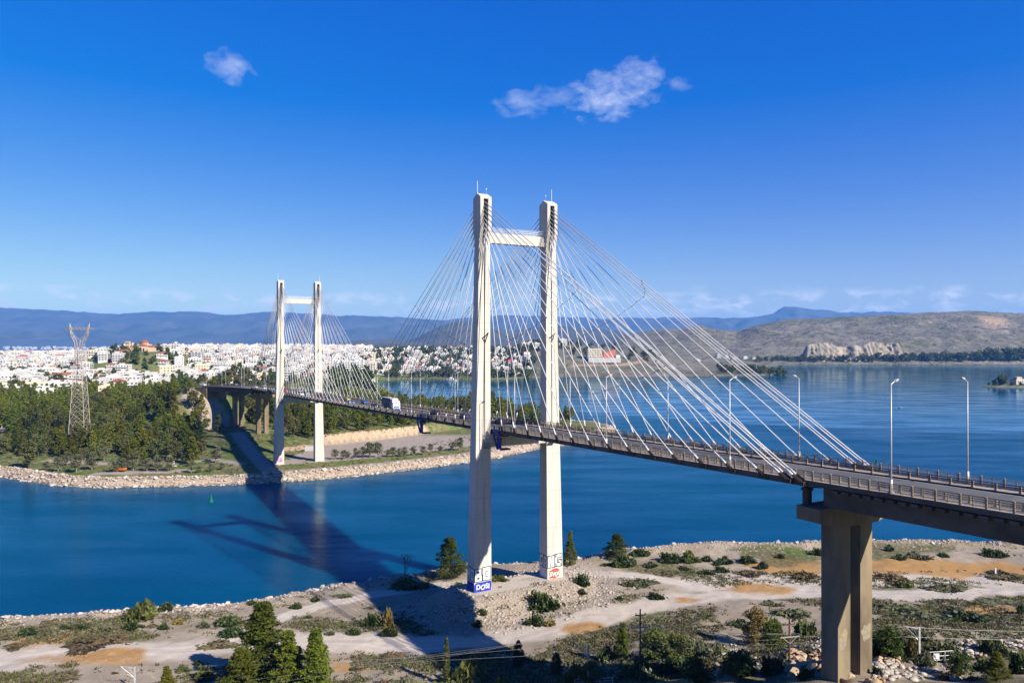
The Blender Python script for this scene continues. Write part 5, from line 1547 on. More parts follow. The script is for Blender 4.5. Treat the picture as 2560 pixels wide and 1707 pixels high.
near_tree('pine_tree', NPINES[1], 2488, 1698, 75, 10, 'bushy green pine', 'at the lower right corner', 1.8)
near_tree('broadleaf_tree', NBUSH[2], 2400, 1690, 60, 6, 'dark leafy tree', 'below the metal gate at the right', 1.2)
near_tree('broadleaf_tree', NBUSH[2], 1850, 1700, 75, 6, 'dark leafy tree', 'in the thicket left of the end pier', 1.3)
near_tree('broadleaf_tree', NBUSH[0], 1480, 1712, 60, 6, 'light green leafy tree', 'beside the railway mast at the lower edge', 1.2)
near_tree('broadleaf_tree', NBUSH[2], 1740, 1712, 70, 6, 'dark leafy tree', 'in the thicket at the lower edge', 1.5)
# bare shrub by the water
p = on_near(1011, 1440); bs = MB(); rb = random.Random(6)
def twig(a, d, l, q, n):
    b_ = a + d * l; bs.tube(a, b_, q, q * .6, 4, cap=False)
    if n > 0:
        for _ in range(3): twig(b_, (d + Vector((rb.uniform(-.6, .6), rb.uniform(-.6, .6), rb.uniform(-.1, .5)))).normalized(), l * .72, q * .55, n - 1)
for k_ in range(3): twig(Vector((0, 0, -.1)), Vector((rb.uniform(-.35, .5), rb.uniform(-.3, .3), 1)).normalized(), 2.1, .075, 4)
reg(bs.build('bare_shrub', M_BARK, None, loc=p), 'leafless dark shrub', 'at the water left of the large pylon', 1011, 'shrub', 'shrubs of the near bank')

# weeds and dry grass on the near flats: nobody could count the tufts
P, rr = [], np.random.RandomState(8)
n = 26000
pxs_, pys_ = rr.uniform(-20, 2580, n), rr.uniform(1425, 1720, n)
d = F * 57 / (pys_ - YH); x = (pxs_ - CX) * d / F
zz = near_h(x, d)
d = F * (HC - zz) / (pys_ - YH); x = (pxs_ - CX) * d / F; zz = near_h(x, d)
vg = fbm(x * .055, d * .08, 5, 71, .6); e = shore_y(x) - d
tr_ = np.minimum(seg_dist(x, d, TRACK1) - 4.6, seg_dist(x, d, TRACK2) - 2.2)
tl_ = (x - BO[0]) * math.cos(TH) + (d - BO[1]) * math.sin(TH); sl2 = -(x - BO[0]) * math.sin(TH) + (d - BO[1]) * math.cos(TH)
md = np.sqrt(np.maximum(np.abs(tl_) - 13, 0) ** 2 + np.maximum(np.abs(sl2) - 3.4, 0) ** 2)
keep = (e > 3) & ((md > 13) | (rr.rand(n) < .06)) & (tr_ > rr.uniform(0, 2.5, n)) & ((vg > .475 + rr.uniform(-.03, .05, n)) | (rr.rand(n) < .06) | ((zz > 6.5) & (rr.rand(n) < .5)))
kx, ky, kz = x[keep], d[keep], zz[keep]
sel = rr.rand(len(kx))
def tufts(name, idx, mat_, lab, size, seed):
    n_ = len(idx); per = 9
    base = np.stack([kx[idx], ky[idx], kz[idx]], -1).repeat(per, 0)
    q = np.random.RandomState(seed)
    a = q.uniform(0, 6.28, n_ * per); rad = q.uniform(.05, .75, n_ * per) * size; h = q.uniform(.08, .26, n_ * per) * size
    o = base + np.stack([np.cos(a) * rad, np.sin(a) * rad, np.zeros_like(a)], -1)
    w = .11 * size; b2 = q.uniform(0, 6.28, n_ * per)
    dv = np.stack([np.cos(b2) * w, np.sin(b2) * w, np.zeros_like(a)], -1)
    tip = o + np.stack([q.normal(0, .1, n_ * per), q.normal(0, .1, n_ * per), h], -1)
    V = np.stack([o - dv, o + dv, tip + dv * .6, tip - dv * .6], 1).reshape(-1, 3)
    tag(new_obj(name, np_mesh(name, V, np.arange(len(V)).reshape(-1, 4), mat_)), lab, 'weeds', kind='stuff')
ix = np.arange(len(kx))
tufts('dry_weeds', ix[sel < .45], M_DRY, 'dry brown weeds over the near flats', 1.3, 1)
tufts('green_weeds', ix[(sel >= .45) & (sel < .8)], M_SHRUBL, 'green weeds and grass over the near flats', 1.1, 2)
tufts('grey_weeds', ix[sel >= .8], M_OLIVE, 'grey-green tufts over the near flats', 1.5, 3)
# ------------------------------------------------------------------ town
M_WALL = mat('white_render', (.66, .64, .60), (.56, .53, .49), .08, .9, rand=.16)
M_WALLC = mat('cream_render', (.72, .62, .44), (.64, .54, .38), .15, .9, rand=.10)
M_WALLG = mat('grey_render', (.50, .49, .47), (.42, .41, .40), .15, .9, rand=.12)
M_WALLP = mat('pink_render', (.60, .48, .41), (.54, .43, .37), .15, .9, rand=.10)
M_TERRA = mat('terracotta_tiles', (.42, .135, .065), (.30, .10, .05), .6, .9, rand=.15)
M_ROOFG = mat('flat_roof', (.55, .52, .48), (.42, .40, .37), .3, .95)
M_GLASS = mat('dark_window', (.035, .04, .048), None, rough=.25, spec=.6)
M_SLAB = mat('white_balcony', (.78, .77, .74), (.70, .69, .66), .3, .85)
M_AWN = mat('orange_awning', (.55, .20, .05), (.50, .24, .10), .6, .9, rand=.2)
M_REDW = mat('red_render', (.55, .045, .06), (.48, .04, .05), .2, .85)

def house_parts(w, d, fl, roof, seed, balc=(0, 1)):
    """list of (part name, MB, material index list); front is local -y"""
    r_ = random.Random(seed); H = fl * 3.05 + .4
    out = []
    b = MB(); b.box((0, 0, H / 2 - 1.5), (w, d, H + 3)); out.append(('wall', b, 0))
    wins = []
    def win(face, u, z, ww, hh):
        m = MB()
        if face == 0: m.box((u, -d / 2 - .01, z), (ww, .08, hh))
        elif face == 1: m.box((w / 2 + .01, u, z), (.08, ww, hh))
        elif face == 2: m.box((-w / 2 - .01, u, z), (.08, ww, hh))
        wins.append(m)
    slabs, rails = [], []
    for k in range(fl):
        z = k * 3.05 + 1.75
        for face, L in ((0, w), (1, d), (2, d)):
            n = max(2, int(L / 3.4)); has = face in balc and k > 0
            for i in range(n):
                if not has and r_.random() < .25: continue
                u = -L / 2 + (i + .5) * L / n
                win(face, u, z - (.15 if has else 0), 1.9 if has else 1.25, 2.1 if has else 1.35)
            if has:
                m = MB(); zz_ = k * 3.05 + .3
                L2 = L * r_.choice([1.0, .92, .8]); dep = 1.35
                if face == 0:
                    m.box((0, -d / 2 - dep / 2, zz_), (L2, dep - .02, .18)); m.box((0, -d / 2 - dep + .05, zz_ + .57), (L2, .1, .92))
                elif face == 1:
                    m.box((w / 2 + dep / 2, 0, zz_), (dep - .02, L2, .18)); m.box((w / 2 + dep - .05, 0, zz_ + .57), (.1, L2, .92))
                else:
                    m.box((-w / 2 - dep / 2, 0, zz_), (dep - .02, L2, .18)); m.box((-w / 2 - dep + .05, 0, zz_ + .57), (.1, L2, .92))
                slabs.append(m)
    for m in wins: out.append(('window', m, 1))
    for m in slabs: out.append(('balcony', m, 2))
    if roof == 'hip':
        m = MB(); e = .6; rl = max(0, (w - d) / 2)
        m.add([(-w / 2 - e, -d / 2 - e, H), (w / 2 + e, -d / 2 - e, H), (w / 2 + e, d / 2 + e, H), (-w / 2 - e, d / 2 + e, H), (-rl - .3, 0, H + d * .22), (rl + .3, 0, H + d * .22)],
              [(0, 1, 5, 4), (1, 2, 5), (2, 3, 4, 5), (3, 0, 4), (3, 2, 1, 0)])
        out.append(('roof', m, 3))
        m = MB(); m.box((w * .2, d * .15, H + d * .2), (.8, .8, 1.6)); out.append(('chimney', m, 0))
    else:
        m = MB()
        for (cx0, cy0, sx, sy) in ((0, -d / 2 + .1, w, .2), (0, d / 2 - .1, w, .2), (-w / 2 + .1, 0, .2, d - .42), (w / 2 - .1, 0, .2, d - .42)): m.box((cx0, cy0, H + .45), (sx, sy, .9))
        out.append(('parapet', m, 0))
        m = MB(); m.box((0, 0, H + .03), (w - .42, d - .42, .06)); out.append(('flat_roof', m, 4))
        m = MB(); m.box((w * r_.uniform(-.2, .2), d * .12, H + 1.35), (w * .35, d * .4, 2.6)); out.append(('stair_hut', m, 0))
        m = MB(); m.box((w * .3, -d * .2, H + 1.0), (1.6, 1.0, .1)); m.tube((w * .3 - .7, -d * .1, H + 1.3), (w * .3 + .7, -d * .1, H + 1.3), .3, n=6); out.append(('water_heater', m, 4))
    return out
HM = lambda wall: [wall, M_GLASS, M_SLAB, M_TERRA, M_ROOFG]
def house_joined(w, d, fl, roof, seed, wall, balc=(0, 1)):
    mb = MB()
    for nm, m, mi in house_parts(w, d, fl, roof, seed, balc):
        b = len(mb.v); mb.v += m.v
        for f_ in m.f: mb.f.append(tuple(b + i for i in f_)); mb.m.append(mi)
    return mb.mesh('building', HM(wall))
def house_tree(name, w, d, fl, roof, seed, wall, p, rz, balc=(0, 1), awn=False):
    e = empty(name, p, rz); hm = HM(wall)
    for nm, m, mi in house_parts(w, d, fl, roof, seed, balc): m.build(nm, hm[mi], e)
    if awn:
        m = MB(); z = 2.9
        m.add([(-w / 2, -d / 2 - .02, z), (w / 2 * .4, -d / 2 - .02, z), (w / 2 * .4, -d / 2 - 1.7, z - .6), (-w / 2, -d / 2 - 1.7, z - .6)], [(0, 1, 2, 3)]); m.add([(-w / 2, -d / 2 - .02, z - .06), (w / 2 * .4, -d / 2 - .02, z - .06), (w / 2 * .4, -d / 2 - 1.7, z - .66), (-w / 2, -d / 2 - 1.7, z - .66)], [(3, 2, 1, 0)])
        m.build('awning', M_AWN, e)
    return e
r = random.Random(19)
VARS = []
for i in range(16):
    fl = r.choice([2, 2, 3, 3, 4, 4, 5]); w, d = r.uniform(11, 19), r.uniform(9, 13)
    roof = 'hip' if r.random() < (.14 if fl < 4 else .0) else 'flat'
    wn_, wall = r.choice([('white', M_WALL)] * 8 + [('cream', M_WALLC), ('grey', M_WALLG), ('pink', M_WALLP)])
    VARS.append((house_joined(w, d, fl, roof, 500 + i, wall, r.choice([(0,), (0, 1), (0, 1), (0, 2)])), w, d, fl, roof, wn_))
placed = []
HB = {}
def clear_of(x, y, s):
    i, j = int(x // 30), int(y // 30)
    for a in range(i - 1, i + 2):
        for b in range(j - 1, j + 2):
            for q in HB.get((a, b), ()):
                if math.hypot(q[0] - x, q[1] - y) < (q[2] + s): return False
    return True
def take(x, y, s): HB.setdefault((int(x // 30), int(y // 30)), []).append((x, y, s))
def house_words(fl, roof, wn_):
    return '%s %s %s' % (wn_, {2: 'two-storey', 3: 'three-storey', 4: 'four-storey', 5: 'five-storey', 6: 'six-storey', 7: 'seven-storey'}[fl], 'house with red hip roof' if roof == 'hip' else 'block with flat roof')
# the nearest and the most telling blocks, with every window and balcony a part
for (px, d, w, dp, fl, roof, wall, wn_, rz, balc, awn, extra) in (
    (117, 640, 16, 12, 3, 'flat', M_WALL, 'white', .55, (2,), True, 'with orange awning beside the road at the wood edge'),
    (100, 672, 22, 13, 4, 'flat', M_WALLC, 'cream', .50, (0,), False, 'behind the white block with the awning'),
    (40, 668, 18, 11, 3, 'flat', M_WALL, 'white', .35, (0, 1), False, 'at the left edge above the pines'),
    (8, 690, 15, 11, 3, 'flat', M_WALLC, 'cream', .3, (0,), True, 'cut by the left edge'),
    (66, 735, 14, 12, 3, 'hip', M_WALL, 'white', .4, (0,), False, 'left of the large round tree'),
    (160, 860, 26, 13, 4, 'hip', M_WALL, 'white', .35, (0, 1), False, 'left of the lattice tower'),
    (205, 760, 20, 11, 2, 'flat', M_WALLC, 'cream', .3, (0,), False, 'behind the lattice tower'),
    (325, 860, 24, 12, 4, 'flat', M_WALL, 'white', .2, (0, 1), False, 'with long balconies right of the lattice tower'),
    (352, 900, 14, 12, 3, 'flat', M_WALL, 'white', .4, (1,), False, 'below the domed church'),
    (416, 890, 15, 13, 6, 'flat', M_WALLC, 'cream', .45, (2,), False, 'standing blank-walled above the wood'),
    (450, 960, 20, 12, 4, 'flat', M_WALLC, 'cream', .3, (0,), False, 'right of the blank cream block'),
    (505, 1010, 18, 14, 5, 'flat', M_WALLC, 'cream', .4, (2,), False, 'above the abutment of the bridge'),
    (470, 760, 18, 12, 2, 'flat', M_WALL, 'white', .2, (0,), False, 'at the top of the wood'),
    (550, 1080, 16, 12, 5, 'flat', M_WALLG, 'grey', .35, (0, 1), False, 'above the far approach'),
    (1040, 1750, 24, 18, 7, 'flat', M_WALL, 'white', .3, (0, 1), False, 'towering over the centre town')):
    x = (px - CX) * d / F; z = far1(x, d); take(x, d, max(w, dp) * .62)
    o = house_tree('apartment_building', w, dp, fl, roof, int(px * 7 + d), wall, (x, d, z), rz, balc, awn)
    reg(o, house_words(fl, roof, wn_), extra, px, 'building', 'apartment buildings of the town')
# red block and the pink long house left of the brown hill
x = (1276 - CX) * 1560 / F; o = house_tree('apartment_building', 15, 12, 5, 'flat', 77, M_REDW, (x, 1560, far1(x, 1560)), .3, (0, 1)); take(x, 1560, 12)
reg(o, 'bright red five-storey block with white balconies', 'at the edge of the brown hill', 1276, 'building', 'apartment buildings of the town')
# stepped beige complex with a red hall on the brown hill
cxp = on_far(1505, 903, 1300)
take(cxp[0], cxp[1], 60)
e = empty('hillside_complex', cxp, .12)
M_BEIGE = mat('beige_render', (.62, .54, .40), (.55, .47, .35), .1, .9)
M_REDHALL = mat('salmon_hall', (.52, .17, .11), (.46, .15, .10), .1, .9)
m = MB(); m.box((0, -12, 2), (70, 24, 10)); m.build('podium', M_WALLG, e)
m = MB(); m.box((-17, 4, 16), (30, 16, 22)); wg = m.build('office_wing', M_BEIGE, e)
for fl in range(4):
    for i in range(8):
        q = MB(); q.box((-30 + i * 3.7, -4.02, 9 + fl * 4.6), (2.2, .2, 2.2)); q.build('window', M_GLASS, wg)
m = MB(); m.add([(2, -6, 6), (28, -6, 6), (28, 14, 6), (2, 14, 6), (2, -6, 17), (28, -6, 25), (28, 14, 25), (2, 14, 17)], [(0, 1, 5, 4), (1, 2, 6, 5), (2, 3, 7, 6), (3, 0, 4, 7), (4, 5, 6, 7)]); m.build('hall', M_REDHALL, e)
m = MB(); m.box((33, -2, 8), (9, 14, 10)); m.build('annex', M_WALL, e)
tag(e, 'stepped beige office complex with a red wedge-shaped hall on the brown hill', 'building')

# individual houses of the town, nearest first
cand = []
for _ in range(5200):
    k = r.uniform(-.72, -.17); y = 655 * math.exp(r.uniform(0, math.log(2.25)))
    cand.append((k * y, y, 'left'))
for _ in range(270):
    k = r.uniform(-.20, .025); y = 1400 + 700 * r.random() ** 1.6
    cand.append((k * y, y, 'centre'))
cx_ = np.array([c[0] for c in cand]); cy_ = np.array([c[1] for c in cand])
cd = coast_sd(cx_, cy_); cz = far_h(cx_, cy_, False)
n_h = 0; rest = []
order = sorted(range(len(cand)), key=lambda i: cand[i][1])
for i in order:
    x, y, reg_ = cand[i]; px = CX + F * x / y
    if cd[i] < 60: continue
    if reg_ == 'left' and y < 660 + max(0, (px - 300)) * .55: continue        # the wood reaches further back there
    if math.hypot(x - ABUT[0], y - ABUT[1]) < 85: continue
    if math.hypot(x - CHURCH[0], y - CHURCH[1] + 10) < 46 or (955 < y < 1160 and 312 < px < 405): continue
    me, w, d, fl, roof, wn_ = r.choice(VARS)
    s = math.hypot(w, d) * .5 + 1.2
    if not clear_of(x, y, s * .92): continue
    take(x, y, s * .92)
    if (n_h < 286 if reg_ == 'left' else n_h < 286) and (reg_ != 'left' or y < 1180 or r.random() < .25):
        o = new_obj('town_house', me, None, (x, y, float(cz[i])), r.choice([.25, .25, .4, .1]) + r.choice([0, 0, 0, math.pi / 2, -math.pi / 2]))
        pl = 'in the left town' if reg_ == 'left' else 'in the centre town behind the bay'
        if reg_ == 'left':
            pl = 'at the left edge of the town' if px < 130 else ('around the lattice tower' if px < 290 else ('below the domed church' if px < 420 else 'between church and distant pylon'))
        reg(o, house_words(fl, roof, wn_), pl, px, 'building', 'houses of the town'); n_h += 1
    else: rest.append((x, y, float(cz[i])))
print('houses', n_h, len(rest))
# the town beyond: blocks too small and many to tell apart
def simple_block(mb_v, mb_f, mb_m, x, y, z, w, d, h, rz, wall, hip):
    c, s_ = math.cos(rz), math.sin(rz)
    def bx(cx0, cy0, z0, z1, sx, sy, mi):
        b = len(mb_v)
        for (px_, py_) in ((-sx / 2, -sy / 2), (sx / 2, -sy / 2), (sx / 2, sy / 2), (-sx / 2, sy / 2)):
            q = (cx0 + px_, cy0 + py_)
            for zz_ in (z0, z1): mb_v.append((x + q[0] * c - q[1] * s_, y + q[0] * s_ + q[1] * c, z + zz_))
        for f_ in ((0, 2, 3, 1), (2, 4, 5, 3), (4, 6, 7, 5), (6, 0, 1, 7), (1, 3, 5, 7)): mb_f.append(tuple(b + i for i in f_)); mb_m.append(mi)
    bx(0, 0, -3, h, w, d, wall)
    for k in range(int(h / 3.05)):
        z0 = k * 3.05 + .9
        for q in range(3): bx(-w * .3 + q * w * .3, -d / 2, z0, z0 + 1.5, w * .17, .3, 4)
        if k: bx(0, -d / 2 - .6, z0 - .75, z0 + .15, w * .9, 1.1, 5)
        bx(w / 2, 0, z0, z0 + 1.5, .3, d * .5, 4)
    if hip:
        b = len(mb_v); 
        for (px_, py_, pz_) in ((-w * .54, -d * .54, h), (w * .54, -d * .54, h), (w * .54, d * .54, h), (-w * .54, d * .54, h), (0, 0, h + d * .24)): mb_v.append((x + px_ * c - py_ * s_, y + px_ * s_ + py_ * c, z + pz_))
        for f_ in ((0, 1, 4), (1, 2, 4), (2, 3, 4), (3, 0, 4)): mb_f.append(tuple(b + i for i in f_)); mb_m.append(6)
    else: bx(w * .1, d * .1, h, h + 2.6, w * .35, d * .4, wall)
V, Fc, Mi = [], [], []
for (x, y, z) in rest:
    simple_block(V, Fc, Mi, x, y, z, r.uniform(11, 18), r.uniform(9, 14), r.choice([2, 3, 4, 4, 5, 5]) * 3.05, r.choice([.25, .4, .1]), r.choice([0, 0, 0, 0, 1, 1, 2, 2, 2, 3]), r.random() < .05)
for _ in range(2300):
    k = r.uniform(-.72, -.19); y = 1150 * math.exp(r.uniform(0, math.log(2.45))); x = k * y
    if math.hypot(x - CHURCH[0], y - CHURCH[1] + 10) < 60: continue
    s = r.uniform(8, 11)
    if not clear_of(x, y, s): continue
    take(x, y, s)
    simple_block(V, Fc, Mi, x, y, far1(x, y), r.uniform(12, 19), r.uniform(10, 15), r.choice([3, 4, 4, 5, 5, 6]) * 3.05, r.choice([.25, .4, .1]), r.choice([0, 0, 0, 0, 1, 1, 2, 2, 2, 3]), r.random() < .03)
for _ in range(210):
    k = r.uniform(-.21, .005); y = r.uniform(1750, 2900); x = k * y
    s = r.uniform(9, 14)
    if not clear_of(x, y, s): continue
    take(x, y, s)
    simple_block(V, Fc, Mi, x, y, far1(x, y), r.uniform(11, 17), r.uniform(9, 13), r.choice([2, 3, 3, 4, 5]) * 3.05, r.choice([.25, .4, .1]), r.choice([0, 0, 0, 0, 0, 1, 2, 2, 3]), r.random() < .14)
mb = MB(); mb.v, mb.f, mb.m = V, Fc, Mi
dt_ = mb.build('distant_town', [M_WALL, M_WALLC, M_WALLG, M_WALLP, M_GLASS, M_SLAB, M_TERRA])
tag(dt_, 'dense white town blocks fading into the distance', 'town', kind='stuff')
# villages across the gulf and on the foothills, specks only
mb = MB()
for _ in range(360):
    if r.random() < .55: px, d, z = r.gauss(r.choice([60, 150, 330, 400, 250]), 30), r.uniform(9700, 10400), r.uniform(4, 30)
    else: px, d, z = r.uniform(800, 1250), r.uniform(3400, 5600), r.uniform(6, 14)
    s = r.uniform(8, 18) if d < 8000 else r.uniform(14, 34)
    mb.box(((px - CX) * d / F, d, z + s * .3), (s, s, s * .8), r.uniform(0, 1))
tag(mb.build('distant_village', M_WALL), 'white specks of villages at the foot of the mountains', 'village', kind='stuff')
# hamlet on the right shore
for (px, d, w, h) in ((1795, 2420, 20, 8), (1815, 2430, 16, 8), (1835, 2400, 24, 9), (1862, 2390, 22, 10), (1885, 2380, 26, 13), (1690, 2300, 18, 8), (1720, 2300, 22, 8), (1745, 2310, 16, 7), (1670, 2290, 14, 9)):
    x = (px - CX) * d / F; q = [v_ for v_ in VARS if v_[3] <= 3]; v_ = r.choice(q)
    reg(new_obj('shore_house', v_[0], None, (x, d, far1(x, d)), .2), house_words(v_[3], v_[4], v_[5]), 'in the hamlet at the foot of the bare hill', px, 'building', 'houses of the hamlet')

# street and garden trees between the far blocks: one mass
fv = np.array([v.co[:] for v in FARTREES[0].vertices])[::1]; ff = np.array([q.vertices[:] for q in FARTREES[0].polygons if len(q.vertices) == 4]); 
mb_v, mb_f, b = [], [], 0
small = broad(400, 10, 5.0, 9, 14, 1.5, M_PINE_D, .05)[1]; fv = np.array([v.co[:] for v in small.vertices]); ff = np.array([q.vertices[:] for q in small.polygons])
for _ in range(1700):
    if r.random() < .6: k = r.uniform(-.72, -.19); y = 760 * math.exp(r.uniform(0, math.log(3.2)))
    else: k = r.uniform(-.2, .03); y = r.uniform(1400, 2700)
    x = k * y; h = r.uniform(.6, 1.4) if k < -.2 else r.uniform(.8, 1.8)
    mb_v.append(fv * np.array([h, h, h]) + np.array([x, y, far1(x, y)])); mb_f.append(ff + b); b += len(fv)
tag(new_obj('street_greenery', np_mesh('street_greenery', np.concatenate(mb_v), np.concatenate(mb_f), M_PINE_D)), 'dark green trees scattered between the town blocks', 'trees', kind='stuff')

for i in range(16):
    px = r.choice([r.uniform(1228, 1300), r.uniform(1290, 1420)]); d = r.uniform(1640, 1740); x = (px - CX) * d / F
    if not clear_of(x, d, 10): continue
    take(x, d, 10); v_ = r.choice([q for q in VARS if q[3] <= 4])
    reg(new_obj('hill_house', v_[0], None, (x, d, far1(x, d)), .25), house_words(v_[3], v_[4], v_[5]), 'along the top of the brown hill', px, 'building', 'houses on the brown hill')
# ---- domed church on the knoll
cz0 = far1(CHURCH[0], CHURCH[1]) - .4
ch = empty('domed_church', (CHURCH[0], CHURCH[1], cz0), .12, 'cream domed church with red tiled roofs and bell tower on a knoll', 'church')
M_CHW = mat('church_stone', (.66, .50, .33), (.58, .42, .27), .2, .9)
def gable(m, cx0, cy0, z, w, d, h, along_x=True):
    if along_x: vs = [(cx0 - w / 2, cy0 - d / 2, z), (cx0 + w / 2, cy0 - d / 2, z), (cx0 + w / 2, cy0 + d / 2, z), (cx0 - w / 2, cy0 + d / 2, z), (cx0 - w / 2, cy0, z + h), (cx0 + w / 2, cy0, z + h)]; fs = [(0, 1, 5, 4), (2, 3, 4, 5), (1, 2, 5), (3, 0, 4), (3, 2, 1, 0)]
    else: vs = [(cx0 - w / 2, cy0 - d / 2, z), (cx0 + w / 2, cy0 - d / 2, z), (cx0 + w / 2, cy0 + d / 2, z), (cx0 - w / 2, cy0 + d / 2, z), (cx0, cy0 - d / 2, z + h), (cx0, cy0 + d / 2, z + h)]; fs = [(1, 2, 5, 4), (3, 0, 4, 5), (0, 1, 4), (2, 3, 5), (3, 2, 1, 0)]
    m.add(vs, fs)
m = MB(); m.box((0, 0, 3.5), (40, 15, 9)); nave = m.build('nave', M_CHW, ch)
m = MB(); gable(m, 0, 0, 8.0, 41, 16.4, 2.6); m.build('roof', M_TERRA, ch)
m = MB(); m.box((4, -5, 4), (15, 22, 10)); tran = m.build('transept', M_CHW, ch)
m = MB(); gable(m, 4, -5, 9.0, 16, 23, 3.0, False); m.build('roof', M_TERRA, ch)
m = MB(); m.tube((4, 0, 9), (4, 0, 14.2), 6.2, n=16); drum = m.build('drum', M_CHW, ch)
m = MB(); secs = []
for i in range(6):
    a = i / 5 * math.pi / 2 * .97; secs.append([(4 + 6.7 * math.cos(a) * math.cos(q * math.pi / 8), 6.7 * math.cos(a) * math.sin(q * math.pi / 8), 14.2 + 4.2 * math.sin(a)) for q in range(16)])
m.loft(secs); m.build('dome', M_TERRA, ch, True)
m = MB(); m.box((-18.5, -6, 7.5), (6, 6, 17)); tw_ = m.build('bell_tower', M_CHW, ch)
m = MB(); m.box((-18.5, -6, 16.2), (6.5, 6.5, .5)); m.build('cornice', M_WALL, tw_)
for (u, z, h) in ((-1.3, 13.6, 3.0), (1.3, 13.6, 3.0), (-1.3, 9, 2.4), (1.3, 9, 2.4)):
    m = MB(); m.box((-18.5 + u, -9.01, z), (1.5, .2, h)); m.build('window', M_GLASS, tw_)
for (u, h) in ((0, 4.4), (4, 5.6), (8, 4.4)):
    m = MB(); m.box((u, -16.02, h / 2 + .3), (2.4, .2, h)); m.tube((u, -15.98, h + .3), (u, -16.12, h + .3), 1.2, n=10); m.build('arch_opening', M_GLASS, tran)
for i in range(6):
    m = MB(); m.box((-15 + i * 2.3, -7.52, 5.2), (1.1, .2, 2.0)); m.build('window', M_GLASS, nave)
for i in range(5):
    a = -math.pi / 2 + (i - 2) * .4; m = MB(); m.box((4 + 6.2 * math.cos(a), 6.2 * math.sin(a), 12), (.9, .9, 2.2), a); m.build('window', M_GLASS, drum)

# ---- island with white house and dome
ic = at_z(2545, 968, 0); ic = (ic[0] + 8, ic[1] + 14, 0)
n_ = 26; secs = []
for (k_, z) in ((1.12, -3), (1.0, .2), (.9, 1.8), (.5, 3.2), (.1, 3.6)):
    secs.append([(ic[0] + 48 * k_ * math.cos(q * 2 * math.pi / n_) * (1 + .12 * math.sin(q * 2.1)), ic[1] + 22 * k_ * math.sin(q * 2 * math.pi / n_) * (1 + .12 * math.cos(q * 1.7)), z) for q in range(n_)])
mb = MB(); mb.loft(secs); M_ISLE = mat('islet_scrub', (.10, .11, .045), (.20, .165, .11), .15, .95)
tag(mb.build('islet', M_ISLE, None, True), 'small low islet with trees near the right edge', 'islet', kind='structure')
e = empty('islet_fort', (ic[0] + 6, ic[1] + 2, 2.6), .1, 'white walled building with small dome on the islet', 'building')
m = MB(); m.box((0, 0, 4), (22, 12, 9)); f_o = m.build('wall', M_WALL, e)
m = MB(); m.box((-5, -1, 10), (8, 8, 4)); m.build('tower', M_CHW, e)
m = MB(); secs = []
for i in range(5):
    a = i / 4 * math.pi / 2 * .97; secs.append([(5 + 4.6 * math.cos(a) * math.cos(q * math.pi / 7), -9 + 4.6 * math.cos(a) * math.sin(q * math.pi / 7), .5 + 4.4 * math.sin(a)) for q in range(14)])
m.loft(secs); m.build('dome', M_WALL, e, True)
for i in range(5):
    m = MB(); m.box((-8 + i * 3.6, -6.02, 5), (1.2, .2, 1.8)); m.build('window', M_GLASS, f_o)
for (dx, dy, h) in ((-26, -4, 11), (-20, 2, 12), (-34, 0, 7), (-14, -12, 6), (-4, -14, 5), (20, -8, 8), (26, 0, 10), (-40, 2, 4), (12, -14, 5)):
    h *= 1.35; o = new_obj('islet_tree', FARTREES[r.randrange(4)], None, (ic[0] + dx, ic[1] + dy, 1.6), r.uniform(0, 6), (h / 10,) * 3)
    reg(o, 'dark rounded tree', 'on the islet at the right edge', CX + F * (ic[0] + dx) / ic[1], 'tree', 'trees of the islet')
# ------------------------------------------------------------------ vehicles
M_TYRE = mat('tyre_rubber', (.02, .02, .02), None, rough=.9)
M_HEADL = mat('headlamp_glass', (.75, .75, .72), None, rough=.2)
M_TAIL = mat('tail_lamp_red', (.35, .02, .02), None, rough=.3)
def paint(nm, c): return mat('car_paint_' + nm, c, None, rough=.35, spec=.6)
CP = {'black': paint('black', (.015, .016, .02)), 'dark blue': paint('dark_blue', (.02, .035, .09)), 'blue': paint('blue', (.05, .16, .42)), 'white': paint('white', (.78, .78, .77)), 'red': paint('red', (.45, .03, .04)),
      'yellow': paint('yellow', (.65, .62, .05)), 'silver': paint('silver', (.45, .46, .48)), 'orange': paint('orange', (.65, .20, .02))}
def wheel_mesh(rad, w):
    m = MB(); m.tube((-w / 2, 0, 0), (w / 2, 0, 0), rad, n=12); me = m.mesh('wheel', M_TYRE, False); return me
WH = wheel_mesh(.33, .22); WHT = wheel_mesh(.5, .32)
